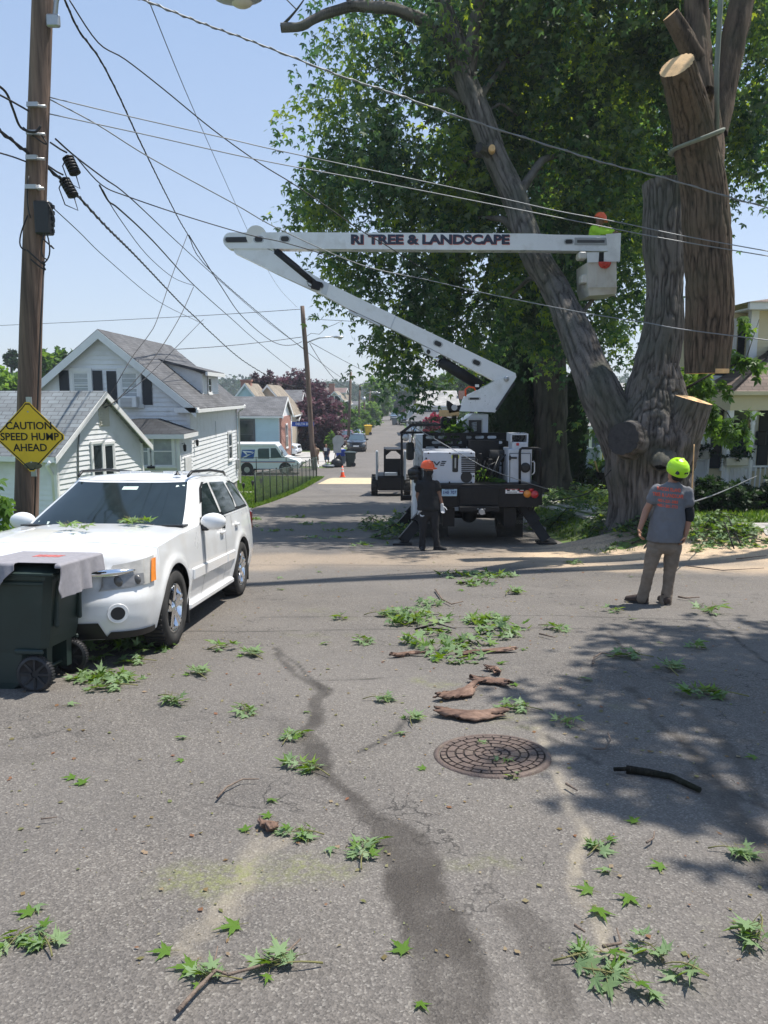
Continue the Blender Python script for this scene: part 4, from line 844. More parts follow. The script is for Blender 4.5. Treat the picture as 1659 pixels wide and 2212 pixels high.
m.add([(dx, 34.4, ze), (dx, 34.4, dz1), (xi, 34.4, zi)], [[0, 1, 2]])
dm = m.build('dormer', WHITE, t)
m = MB(off); slab(m, (dx + .25, 31.2, dz1 + .06), (dx + .25, 34.6, dz1 + .06), (xi - .5, 34.6, zi + .22), (xi - .5, 31.2, zi + .22), .1); m.build('dormer_roof', RY, dm)
m = MB(off); m.box((dx + .2, 31.18, dz1 - .12), (dx + .29, 34.62, dz1 + .03)); m.box((dx - .06, 31.37, dz0 - .1), (dx + .03, 31.47, dz1 - .05)); m.build('dormer_trim', TRIM, dm)
window(dm, (dx + .02, 32.6, (dz0 + dz1) / 2 - .02), (0, 1, 0), (1, 0, 0), .5, .62, off, GLASSD, fr=.08)
ex0, ex1, ey = -9.75, -6.95, 26.2; ez = P(*Z1(1000, 692), 26.2).z; et = P(*Z1(910, 585), 27.6).z
m = MB(off); clap(m, [(0, zb + .1), (ex1 - ex0, zb + .1), (ex1 - ex0, ez), (0, ez)], (ex0, ey, 0), (1, 0, 0), (0, -1, 0), .125); clap(m, [(0, zb + .1), (27.97 - ey, zb + .1), (27.97 - ey, ez), (0, ez)], (ex1, ey, 0), (0, 1, 0), (1, 0, 0), .125)
en = m.build('entry', WHITE, t)
m = MB(off); e = .25; A = [(ex0 - e, ey - e, ez), (ex1 + e, ey - e, ez), (ex1 + e, 27.98, ez), (ex0 - e, 27.98, ez)]; T1, T2 = ((ex0 + ex1) / 2 - .35, 27.5, et), ((ex0 + ex1) / 2 + .35, 27.98, et)
tb = [Vector(p) + Vector((0, 0, .1)) for p in A]; ra, rb = Vector(((ex0 + ex1) / 2 - .5, 27.3, et)), Vector(((ex0 + ex1) / 2 + .3, 27.3, et)); rc, rd = Vector((rb.x, 27.98, et)), Vector((ra.x, 27.98, et))
m.add(tb + [ra, rb, rc, rd], [[0, 1, 5, 4], [1, 2, 6, 5], [3, 0, 4, 7], [4, 5, 6, 7]]); m.build('entry_roof', RDK, en)
m = MB(off); m.box((ex0 - e, ey - e, ez - .06), (ex1 + e, 27.97, ez + .095)); m.box((ex1 - .07, ey - .03, zb + .1), (ex1 + .03, ey + .07, ez - .062)); m.build('entry_trim', TRIM, en)
for zx in (838, 957): window(en, P(*Z1(zx, 778), 26.18), (1, 0, 0), (0, -1, 0), .78 if zx > 900 else .7, 1.0, off, CURT, fr=.08)
m = MB(off); m.box((ex1 + .02, 26.75, zb + .15), (ex1 + .06, 27.6, zb + 2.15)); m.build('door', M('white_door', (.7, .7, .7), .4), en)
m = MB(off); c = Vector((ex1 + .12, 26.5, ez - .35)); m.tube([c + Vector((-.1, 0, .1)), c + Vector((0, 0, .12)), c + Vector((0, 0, .06))], .012, 6); m.lathe([(.02, .08), (.06, .04), (.05, -.14), (.015, -.17)], c, n=8); m.build('wall_lantern', BLACKM, en)
m = MB(off); c = Vector((hx1 + .12, 28.5, ez - .3)); m.lathe([(.02, .08), (.06, .04), (.05, -.14), (.015, -.17)], c, n=8); m.box(c + Vector((-.12, -.03, 0)), c + Vector((0, .03, .04))); m.build('wall_lantern', BLACKM, t)
for y, z, w_, h_ in ((35.0, -.75, .75, 1.15),): window(t, (hx1 + .02, y, z), (0, 1, 0), (1, 0, 0), w_, h_, off, GLASSD, fr=.09, shut=(.3, SHUT) if 0 else None)
m = MB(off); m.tube([(hx1 + .42, 36.9, ze - .15), (hx1 + .3, 36.9, ze - .35), (hx1 + .12, 36.8, ze - .5), (hx1 + .12, 36.8, zb + .1)], .045, 8); m.build('downspout', TRIM, t)
m = MB(off); m.box((hx1 + .02, 36.3, -1.9), (hx1 + .16, 36.6, -1.45), bev=.02); m.cyl((hx1 + .08, 36.45, -1.45), (hx1 + .08, 36.45, 1.0), .025, n=8); m.cyl((hx1 + .06, 32, -.2), (hx1 + .06, 32, .5), .012, n=6); m.build('electric_meter', STEEL, t)
zb = float(zg(-8, 20)) - .25
c1, c2 = Vector((-8.1, 19.0, 0)), Vector((-7.22, 22.95, 0)); Ug = (c2 - c1).normalized(); Ng = Vector((Ug.y, -Ug.x, 0)); gw = (c2 - c1).length
zE = P(*Z1(325, 790), 19).z + .05; zR = P(*Z1(605, 415), 21).z - .12; W1 = 6.0
mid = (c1 + c2) / 2; t = thing('white_cottage', 'low white clapboard cottage with blue-grey weathered shingle roof in front of the big white house', 'house', (mid.x, mid.y, zb)); off = (mid.x, mid.y, zb)
ov = .18; a_ = ov; m = MB(off)
def GV(s, n, z): p = c1 + Ug * s + Ng * n; return Vector((p.x, p.y, z))
clap(m, [(0, zb), (gw, zb), (gw, zE), (gw / 2, zR), (0, zE)], GV(0, 0, 0), Ug, Ng, .13, .02); clap(m, [(0, zb), (9, zb), (9, zE), (0, zE)], GV(0, -9, 0), Ng, -Ug, .13, .02)
m.build('wall', WHITE, t)
m = MB(off); sl_ = (zR - zE) / (gw / 2); zo = zE - sl_ * .3
slab(m, GV(-.3, .22, zo + .1), GV(-.3, -9, zo + .1), GV(gw / 2, -9, zR + .1), GV(gw / 2, .22, zR + .1), .1); slab(m, GV(gw + .3, .22, zo + .1), GV(gw + .3, -9, zo + .1), GV(gw / 2, -9, zR + .1), GV(gw / 2, .22, zR + .1), .1)
m.build('roof', RXW, t)
m = MB(off)
for s in (-.3, gw + .3): m.prism([GV(s, .2, zo + .08), GV(s, .2, zo - .08), GV(gw / 2, .2, zR - .08), GV(gw / 2, .2, zR + .08)], Ng * .035)
m.bar(GV(-.3, .2, zo + .02), GV(-.3, -9, zo + .02), .03, .13); m.box(GV(0, 0, zb) - Vector((.05, .05, 0)), GV(0, 0, zE) + Vector((.05, .05, 0)))
m.bar(GV(-.02, -.02, zb), GV(-.02, -.02, zE - .05), .12, .12, up=(0, 1, 0)); m.bar(GV(gw + .01, .0, zb), GV(gw + .01, .0, zE - .05), .1, .1, up=(0, 1, 0)); m.build('trim', TRIM, t)
def onG(zx, zy):
 o = P(*Z1(zx, zy), 1); d = Vector((o.x, 1, o.z - 1.6)); k = ((c1 - Vector((0, 0, 0))).dot(Ng)) / Vector((d.x, d.y, 0)).dot(Ng); return Vector((d.x * k, k, 1.6 + d.z * k))
w0 = onG(578, 888); w1 = onG(640, 888)
for w_ in (w0, w1): window(t, w_ + Ng * .02, Ug, Ng, .5, 1.4, off, GLASSD, fr=.07)
v = onG(612, 565); X = Matrix((Ug, Ng, Vector((0, 0, 1)))).transposed().to_4x4(); X.translation = v; m = MB(off); m.X = X
m.box((-.24, 0, -.3), (.24, .03, .3));
for k in range(7): m.box((-.2, .03, -.26 + k * .075), (.2, .05, -.22 + k * .075))
m.build('gable_vent', M('vent_cream', (.6, .58, .5), .6), t)
v = onG(455, 700); m = MB(off); m.tube([onG(462, 640) + Ng * .05, onG(455, 760) + Ng * .04, onG(455, 960) + Ng * .04], .02, 6); m.build('service_pipe', CABLEG, t)
m = MB(off); z2 = .10
slab(m, GV(-.5, -4.3, zo + .1 + z2 - .1), GV(-.5, -9.2, zo + z2), GV(gw / 2, -9.2, zR + .1 + z2), GV(gw / 2, -4.3, zR + .1 + z2), .2); m.build('roof', RXW, t)
m = MB(off); m.prism([GV(-.5, -4.27, zo + .12), GV(-.5, -4.27, zo - .08), GV(gw / 2, -4.27, zR), GV(gw / 2, -4.27, zR + .23)], Ng * .04); m.build('trim', TRIM, t)
window(t, GV(-.02, -2.4, zE - 1.15), Ng, -Ug, 1.1, 1.2, off, CURT, fr=.1); window(t, GV(-.02, -4.9, zE - 1.15), Ng, -Ug, .8, 1.2, off, CURT, fr=.1)
m = MB(off); m.tube([GV(-.33, .1, zo - .02), GV(-.33, .0, zo - .12), GV(-.06, -.05, zo - .4), GV(-.06, -.05, zb + .05)], .045, 8); m.build('downspout', TRIM, t)
zb = float(zg(-12, 58)) - .1; z1e = P(*Z3(350, 528), 56.5).z; z1r = P(*Z3(430, 383), 58).z
t, off = gable_house('pale_blue_house', 'pale blue clapboard house with a brick street front behind the mail truck', -14.6, P(*Z3(478, 600), 57).x, 56, 62, zb, z1e, z1r, BLUES, RX, 'x', over=.25, course=.16)
xf = P(*Z3(478, 600), 57).x
m = MB(off); m.box((xf - .02, 55.97, zb), (xf + .1, 61.9, z1e - .1)); m.build('brick_front', BRICK, t)
m = MB(off); m.add([(xf + .03, 55.9, z1e - .15), (xf + .03, 62.1, z1e - .15), (xf + .03, 59, z1r)], [[0, 1, 2]]); m.build('gable', WHITE, t)
window(t, P(*Z3(190, 683), 55.97), (1, 0, 0), (0, -1, 0), 1.05, 2.0, off, GLASSD, fr=.08, trim=M('dark_sash', (.08, .09, .1), .5)); window(t, (xf + .12, 58.8, z1e - 1.6), (0, 1, 0), (1, 0, 0), 1.0, 1.7, off, GLASSD)
zr2 = P(*Z3(0, 255), 58).z
t, off = gable_house('pale_blue_house', 'steep gabled block of the pale blue house, rising behind the white house', -24, -12.3, 55.5, 66, zb, z1e + .1, z1e + .1 + 5.85 * .72, BLUES, shingle('grey_shingle', (.19, .2, .19), 'y'), 'y', over=.3, course=.16)
def row_house(name, label, zx0, zx1, zye, zyr, d, depth, siding, roofm, axis, chim=None, wins=(), zxr=None):
 a = P(*Z3(zx0, zye), d); b = P(*Z3(zx1, zye), d); r = P(*Z3(zx0, zyr), d); zb = float(zg(a.x, d)) - .1
 t, off = gable_house(name, label, a.x, b.x, d, d + depth, zb, a.z, r.z, siding, roofm, axis, over=.3, course=.22)
 for (fx, fz, w, h) in wins: window(t, (a.x + (b.x - a.x) * fx, d - .02, zb + fz), (1, 0, 0), (0, -1, 0), w, h, off)
 for (fy, fz, w, h) in wins: window(t, (b.x + .02, d + depth * fx, zb + fz), (0, 1, 0), (1, 0, 0), w, h, off)
 if chim:
  c = P(*Z3(chim[0], chim[1]), d + 2); m = MB(off); m.box((c.x - .45, d + 1.6, a.z), (c.x + .45, d + 2.5, c.z)); m.box((c.x - .52, d + 1.53, c.z), (c.x + .52, d + 2.57, c.z + .16)); m.build('chimney', BRICK, t)
 return t
row_house('blue_gabled_house', 'small pale blue gable with tan roof and brick chimney up the left side', 60, 300, 420, 268, 70, 7, BLUES, RT, 'y', chim=(185, 243))
row_house('tan_roofed_house', 'house with a broad tan shingle roof sloping towards the street', 170, 560, 505, 280, 76, 9, TANS, RT, 'y')
row_house('grey_roofed_house', 'dark-grey-roofed house with a white street gable, left of the purple tree', 350, 612, 470, 322, 86, 9, WHITE, RX, 'x', wins=((.5, 2.2, 1, 1.4),))
row_house('brown_house', 'brown house with an entry column, half hidden by the purple tree', 490, 600, 560, 505, 80, 6, TANS, RBX, 'x', wins=((.4, 1.7, .9, 1.4),))
row_house('tan_gabled_house', 'house with an orange-tan gable over the dark roof, high on the left', 240, 560, 330, 250, 104, 10, TANS, RTX, 'x')
row_house('cream_gabled_house', 'tall cream gabled house beyond the purple tree', 850, 980, 395, 330, 124, 12, M('cream_siding', (.62, .6, .5), .6), RT, 'y', chim=(893, 270), wins=((.3, 5, 1, 1.6), (.7, 5, 1, 1.6), (.3, 2, 1, 1.6), (.7, 2, 1, 1.6)))
row_house('tan_roofed_house', 'narrow grey-sided house with a tan roof next to the third street pole', 980, 1030, 410, 362, 136, 12, GREYS, RT, 'y', wins=((.5, 4, 1.2, 1.6),))
row_house('red_brown_roofed_house', 'far house whose red-brown roof shows behind the cream gable', 830, 1000, 340, 300, 150, 12, TANS, shingle('red_shingle', (.16, .11, .095), 'x'), 'x', chim=(893, 268))
row_house('white_house', 'distant pale flat-topped white house in the trees', 1050, 1130, 440, 415, 165, 10, WHITE, RX, 'x', wins=((.3, 2.2, 1.2, 1.4), (.7, 2.2, 1.2, 1.4)))
a = P(*Z4(505, 213), 84); b = P(*Z4(812, 213), 84); zb = float(zg(8, 84)) - .1
t, off = gable_house('white_house', 'two-storey white house with light grey roof and front porch beyond the truck', a.x, b.x, 86, 95, zb, a.z, P(*Z4(505, 97), 90).z, WHITE, shingle('light_grey_shingle', (.36, .35, .33), 'x'), 'x', over=.4, course=.2)
m = MB(off)
slab(m, (a.x - 1.7, 82.6, zb + 2.7), (b.x, 82.6, zb + 2.7), (b.x, 86, zb + 3.8), (a.x - .3, 86, zb + 3.8), .14); m.build('porch_roof', RX, t)
m = MB(off)
for k in range(7): x = a.x - 1.2 + k * 1.9; m.box((x - .09, 82.8, zb), (x + .09, 82.98, zb + 2.6))
m.box((a.x - 1.5, 82.75, zb + 2.45), (b.x, 82.95, zb + 2.62)); m.build('porch_posts', TRIM, t)
m = MB(off); m.box((a.x + 4.5, 88, P(*Z4(735, 160), 88).z), (a.x + 5.3, 88.8, P(*Z4(735, 88), 88).z)); m.build('chimney', BRICK, t)
m = MB(off); m.tube([(a.x + 4.2, 90, zb + 7.6), (a.x + 4.2, 90, zb + 10.0)], .03, 6)
for k in range(5): m.tube([(a.x + 3.2 + k * .1, 90 - .4 + k * .2, zb + 9.8), (a.x + 5.2 - k * .1, 90 - .4 + k * .2, zb + 9.8)], .02, 5)
m.build('aerial', STEEL, t)
for fx in (1.2, 3.4): window(t, (a.x + fx, 85.98, a.z - 1.3), (1, 0, 0), (0, -1, 0), .9, 1.3, off)
row_house('white_house', 'low white-trimmed grey house with a porch at the far right kerb', 1530, 1660, 500, 430, 112, 10, GREYS, RX, 'y', wins=((.5, 2, 1, 1.4),))
t, off = gable_house('white_ranch_house', 'single-storey white-sided house with slate-blue shutters behind the vinyl fence', P(1205, 900, 42).x, P(1600, 900, 42).x, 42, 50, float(zg(12, 42)) - .3, P(*Z5(180, 188), 42).z, P(*Z6(190, 1405), 46).z, M('ivory_siding', (.74, .74, .7), .6, var=.04), shingle('light_grey_shingle', (.3, .29, .28), 'x'), 'x', over=.35, course=.16)
window(t, P(*Z5(222, 292), 41.97), (1, 0, 0), (0, -1, 0), .95, 1.7, off, GLASSD, shut=(.52, SHUTB), fr=.1); window(t, P(1545, 960, 41.97), (1, 0, 0), (0, -1, 0), 1.1, 1.5, off, GLASSD, fr=.1)
yl = P(*Z6(1200, 1500), 23).x; yr = 15.5; yc = P(*Z6(1480, 1100), 23).x
zb = float(zg(10, 22)) - .2; zE = P(*Z6(1530, 880), 23).z; off = (12, 24, zb)
t = thing('yellow_house', 'two-storey yellow clapboard house with white porch posts and dark shutters on the right', 'house', off)
m = MB(off); y0 = 23.0
clap(m, [(0, zb + .5), (yr - yl, zb + .5), (yr - yl, zE), (0, zE)], (yl, y0, 0), (1, 0, 0), (0, -1, 0), .115, .012)
clap(m, [(0, zb + .5), (2.6, zb + .5), (2.6, zE), (0, zE)], (yl, y0 + 2.6, 0), (0, -1, 0), (-1, 0, 0), .115, .012)
m.build('wall', YELLOWS, t)
m = MB(off); clap(m, [(0, P(*Z6(1500, 1400), 22.4).z), (yr - yc, P(*Z6(1500, 1400), 22.4).z), (yr - yc, zE), (0, zE)], (yc + .02, 22.4, 0), (1, 0, 0), (0, -1, 0), .115, .012); clap(m, [(0, zb + 3.2), (.6, zb + 3.2), (.6, zE), (0, zE)], (yc + .02, 23, 0), (0, -1, 0), (-1, 0, 0), .115, .012); m.build('bay_wall', YELLOWS, t)
m = MB(off); zc0 = P(*Z6(1460, 1380), 22.3).z; m.box((yc - .12, 22.35, zc0), (yc + .1, 22.55, zE)); m.box((yc + .42, 22.36, zc0), (yc + .5, 22.42, zE)) if 0 else None
m.box((yc - .35, 22.0, zE), (yr + .3, 22.12, zE + .2)); m.box((yc - .35, 22.12, zE), (yr, 23, zE + .05)); m.box((yl - .02, y0 - .04, zb + .4), (yl + .1, y0 + .06, zE)); m.build('trim', TRIM, t)
zt = P(*Z6(1600, 790), 24).z; m = MB(off); A = [Vector((yc - .4, 21.95, zE + .2)), Vector((yr + .4, 21.95, zE + .2)), Vector((yr + .4, 26.5, zE + .2)), Vector((yc - .4, 26.5, zE + .2))]; T = [Vector((yc + .9, 23.6, zt)), Vector((yr - 1, 23.6, zt)), Vector((yr - 1, 25, zt)), Vector((yc + .9, 25, zt))]
m.add(A + T, [[0, 1, 5, 4], [1, 2, 6, 5], [2, 3, 7, 6], [3, 0, 4, 7], [4, 5, 6, 7]]); m.build('roof', RBX, t)
pz = P(*Z6(1400, 1450), 20.9).z; pzt = P(*Z6(1659, 1260), 22.2).z; px0 = P(*Z6(1385, 1440), 20.6).x
fl = P(1640, 1078, 21.0).z
m = MB(off); A = [Vector((px0, 20.6, pz)), Vector((yr, 20.6, pz)), Vector((yr, 22.4, pzt + .6)), Vector((px0 + 2.1, 22.4, pzt + .6))]
m.add(A + [Vector((px0, 22.98, pz))], [[0, 1, 2, 3], [0, 3, 4]]); m.build('porch_roof', RBX, t)
m = MB(off); m.bar((px0 - .02, 20.58, pz + .02), (px0 + 2.08, 22.38, pzt + .62), .16, .06); m.build('roof_edge', BLACKM, t)
m = MB(off); m.box((px0 + .05, 20.65, pz - .5), (yr, 20.8, pz - .02)); m.box((px0 + .05, 20.8, pz - .5), (px0 + .2, 22.97, pz - .02)); m.box((px0 - .05, 20.5, pz - .1), (yr, 20.62, pz)); m.box((px0 + .2, 20.8, pz - .5), (yr, 22.95, pz - .44)); m.build('porch_beam', YELLOWS, t)
posts = [P(*Z5(x, 500), 20.75).x for x in (1345, 1520)] + [P(*Z5(1520, 500), 20.75).x + 2.4]
def turned(mb, x, y, z0, z1, r=.065):
 H = z1 - z0; mb.box((x - r, y - r, z0), (x + r, y + r, z0 + .35)); mb.box((x - r, y - r, z1 - .25), (x + r, y + r, z1))
 pr = [(r, .35), (r * .75, .38), (r * 1.1, .42), (r * .7, .46), (r, .6), (r * .95, H * .5), (r * .8, H - .4), (r * 1.15, H - .34), (r * .7, H - .3), (r, H - .25)]
 mb.lathe([(a, z0 + b) for a, b in pr], (x, y, 0), n=14)
for x in posts:
 m = MB(off); turned(m, x, 20.75, fl, pz - .5); m.build('porch_post', TRIM, t)
m = MB(off); turned(m, P(*Z5(1190, 500), 22.6).x, 22.6, fl, P(*Z5(1200, 130), 22.6).z); m.build('porch_post', TRIM, t)
def railing(p0, p1, z0, h, n):
 m = MB(off); a = Vector((*p0, z0)); b = Vector((*p1, z0)); m.bar(a + Vector((0, 0, h)), b + Vector((0, 0, h)), .07, .05); m.bar(a + Vector((0, 0, .1)), b + Vector((0, 0, .1)), .05, .05)
 for k in range(n + 1):
  q = a + (b - a) * k / n; m.bar(q + Vector((0, 0, .1)), q + Vector((0, 0, h)), .03, .03, up=(0, 1, 0))
 m.build('railing', TRIM, t)
rx0, rx1 = P(*Z5(1312, 500), 20.75).x, P(*Z5(1530, 500), 20.75).x
railing((rx0, 20.75), (rx1, 20.75), fl, .92, 17); railing((rx1, 20.75), (rx1 + 2.2, 20.75), fl, .92, 17); railing((P(*Z5(1060, 500), 22.6).x, 22.6), (P(*Z5(1178, 500), 22.6).x, 22.6), fl, .92, 12)
m = MB(off); m.box((rx0 - .1, 20.7, fl - .15), (yr, 23, fl)); m.box((yl - 1.3, 22.4, fl - .15), (rx0, 23.2, fl - .02)); m.build('porch_floor', M('grey_porch_floor', (.22, .23, .24), .5), t)
m = MB(off); m.box((rx0 - .05, 20.76, zb), (yr, 20.8, fl - .15)); m.build('porch_skirt', M('dark_lattice', (.06, .06, .06), .8), t)
wp = P(*Z5(1440, 300), 22.98); window(t, (wp.x, 22.98, P(*Z5(1440, 290), 22.98).z), (1, 0, 0), (0, -1, 0), .8, 1.75, off, GLASSD, shut=(.32, SHUT), fr=.11)
wp = P(*Z6(1340, 1150), 22.98); window(t, (wp.x - .12, 22.98, wp.z), (1, 0, 0), (0, -1, 0), .72, 1.55, off, GLASSD, shut=(.36, SHUT), fr=.1)
dp = P(1655, 980, 22.98); m = MB(off); m.box((dp.x + .15, 22.94, fl), (dp.x + 1.1, 22.98, fl + 2.1)); m.build('door', TRIM, t)
m = MB(off); c = P(*Z5(1600, 290), 22.9); m.box((c.x - .14, 22.8, c.z - .22), (c.x + .14, 22.95, c.z + .2), bev=.03); m.build('mailbox', BLACKP, t)
for k, (zx, zy, d) in enumerate(((1412, 470, 20.6), (1125, 420, 22.45))):
 c = P(*Z5(zx, zy), d); tt = thing('planter_box', ['cream planter box clipped to the front porch railing', 'grey planter box on the porch railing beside the maple trunk'][k], 'planter', (c.x, c.y, c.z - .12)); m = MB(); m.box((-.3, -.12, 0), (.3, .1, .22), bev=.02); m.build('box', M('cream_planter', (.5, .46, .38), .7), tt)
 crown([(Vector((x, 0, .3)), .14) for x in (-.2, 0, .2)], 260, .09, LEAF_DARK, tt, (0, 0, 0), spray=8, slen=.15, droop=.2, shell=.2, name='plant')
tt = thing('name_plaque', 'black iron letter plaque on the porch rail right of the maple trunk', 'sign', P(*Z5(1180, 385), 22.4)); m = MB(); m.box((-.4, -.01, -.1), (.4, .01, .1)); m.build('plate', BLACKM, tt); m = MB(); put_text(m, 'GIBBS', .17, (0, -.015, 0), (1, 0, 0), (0, 0, 1), .004, .006); m.build('lettering', TRIM, tt)
fa, fb = P(*Z5(95, 500), 33), P(*Z5(352, 500), 33); z0 = P(*Z5(300, 700), 33).z; z1 = P(*Z5(200, 378), 33).z; x0, x1 = P(1205, 1000, 33).x, fb.x
VIN = M('white_vinyl', (.66, .7, .74), .4, var=.03)
t = thing('vinyl_fence', 'white vinyl privacy fence between the second trunk and the big maple', 'fence', (x0, 33, z0)); off = (x0, 33, z0)
n = int((x1 - x0) / .165)
m = MB(off)
for k in range(n): m.box((x0 + k * .165 + .004, 33, z0 - .3), (x0 + (k + 1) * .165 - .004, 33.03, z1), bev=.003)
m.build('boards', VIN, t)
m = MB(off); m.box((x0, 32.97, z1 - .55), (x1, 33.06, z1 - .44), bev=.01); m.box((x0, 32.97, z1), (x1, 33.06, z1 + .07), bev=.01); m.box((x0, 32.97, z0), (x1, 33.06, z0 + .12), bev=.01); m.build('rails', VIN, t)
for x in (x0, (x0 + x1) / 2 + .3, x1): m = MB(off); m.box((x - .065, 32.94, z0 - .3), (x + .065, 33.09, z1 + .1), bev=.01); m.lathe([(.1, 0), (.08, .04), (.001, .09)], (x, 33.015, z1 + .1), n=8); m.build('post', VIN, t)
t = thing('iron_fence', 'low black iron fence panel behind the lidless bin', 'fence', gz(10.3, 33.4, 0)); m = MB(gz(10.3, 33.4, 0)); b = gz(10.3, 33.4, 0)
for k in range(14): m.cyl(b + Vector((-.7 + k * .1, 0, 0)), b + Vector((-.7 + k * .1, 0, 1.1)), .012, n=5)
for h in (.15, 1.0): m.bar(b + Vector((-.75, 0, h)), b + Vector((.65, 0, h)), .03, .03)
m.build('panel', BLACKM, t)
c = P(*Z5(405, 400), 36); t = thing('striped_awning', 'yellow and white striped awning showing beside the maple trunk', 'awning', c); m = MB()
for k in range(10): m.box((-.6 + k * .16, 0, -.55), (-.6 + k * .16 + .08, .03, .12)); m.box((-.52 + k * .16, .002, -.55), (-.52 + k * .16 + .08, .028, .12), mi=1)
m.build('canvas', [M('awning_yellow', (.6, .45, .12), .7), TRIM], t)
# ----- passenger cars
def wheel(parent, cx, yc, r, side, rim, off=(0, 0, 0), w=.22, spokes=5, name='wheel', hi=True, tyre=RUBBER):
 n = 40 if hi else 20; c = (cx, yc, r); m = MB(off); h = w / 2; ri = r * .66
 m.lathe([(ri, -h * side), (r * .93, -h * side), (r, -h * .7 * side), (r, h * .7 * side), (r * .94, h * side), (ri * 1.08, h * side), (ri, h * .8 * side), (ri, -h * side)][::side], c, 'X', n)
 if hi:
  for k in range(46):
   a = 2 * math.pi * k / 46
   m.box((cx - h * .78, yc + math.cos(a) * r - .011, r + math.sin(a) * r - .006), (cx + h * .78, yc + math.cos(a) * r + .011, r + math.sin(a) * r + .006), rot=Matrix.Rotation(a, 3, 'X'))
 ty = m.build(name, tyre, parent)
 m = MB(off); m.lathe([(ri * .99, -h * .7 * side), (ri * .97, h * .75 * side), (ri * .99, h * .85 * side), (ri * 1.02, h * .9 * side), (ri * .9, h * .86 * side), (ri * .87, h * .3 * side), (ri * .87, -h * .6 * side)][::side], c, 'X', n)
 ox = cx + side * h * .62
 for k in range(spokes):
  for dd in ((-.13, .13) if hi else (0,)):
   a = 2 * math.pi * k / spokes + .3; a2 = a + dd
   p0 = Vector((ox, yc + math.cos(a + dd * 2.2) * ri * .22, r + math.sin(a + dd * 2.2) * ri * .22)); p1 = Vector((ox + side * .02, yc + math.cos(a2) * ri * .93, r + math.sin(a2) * ri * .93))
   m.bar(p0, p1, ri * (.15 if hi else .3), .035, up=(1, 0, 0))
 m.lathe([(ri * .3, -.03 * side), (ri * .28, .02 * side), (.001, .035 * side)][::side], (ox, yc, r), 'X', 16)
 m.build('rim', rim, ty)
 m = MB(off); m.cyl((cx - side * .02, yc, r), (cx + side * .01, yc, r), ri * .86, n=20); m.build('brake_disc', BLACKM, ty)
 return ty
def superel(W, F, Dy, n, ph, R_=None):
 s, c = max(0, math.sin(ph)), max(0, math.cos(ph)); return W * s ** (2 / n), F + Dy * (1 - c ** (2 / n))
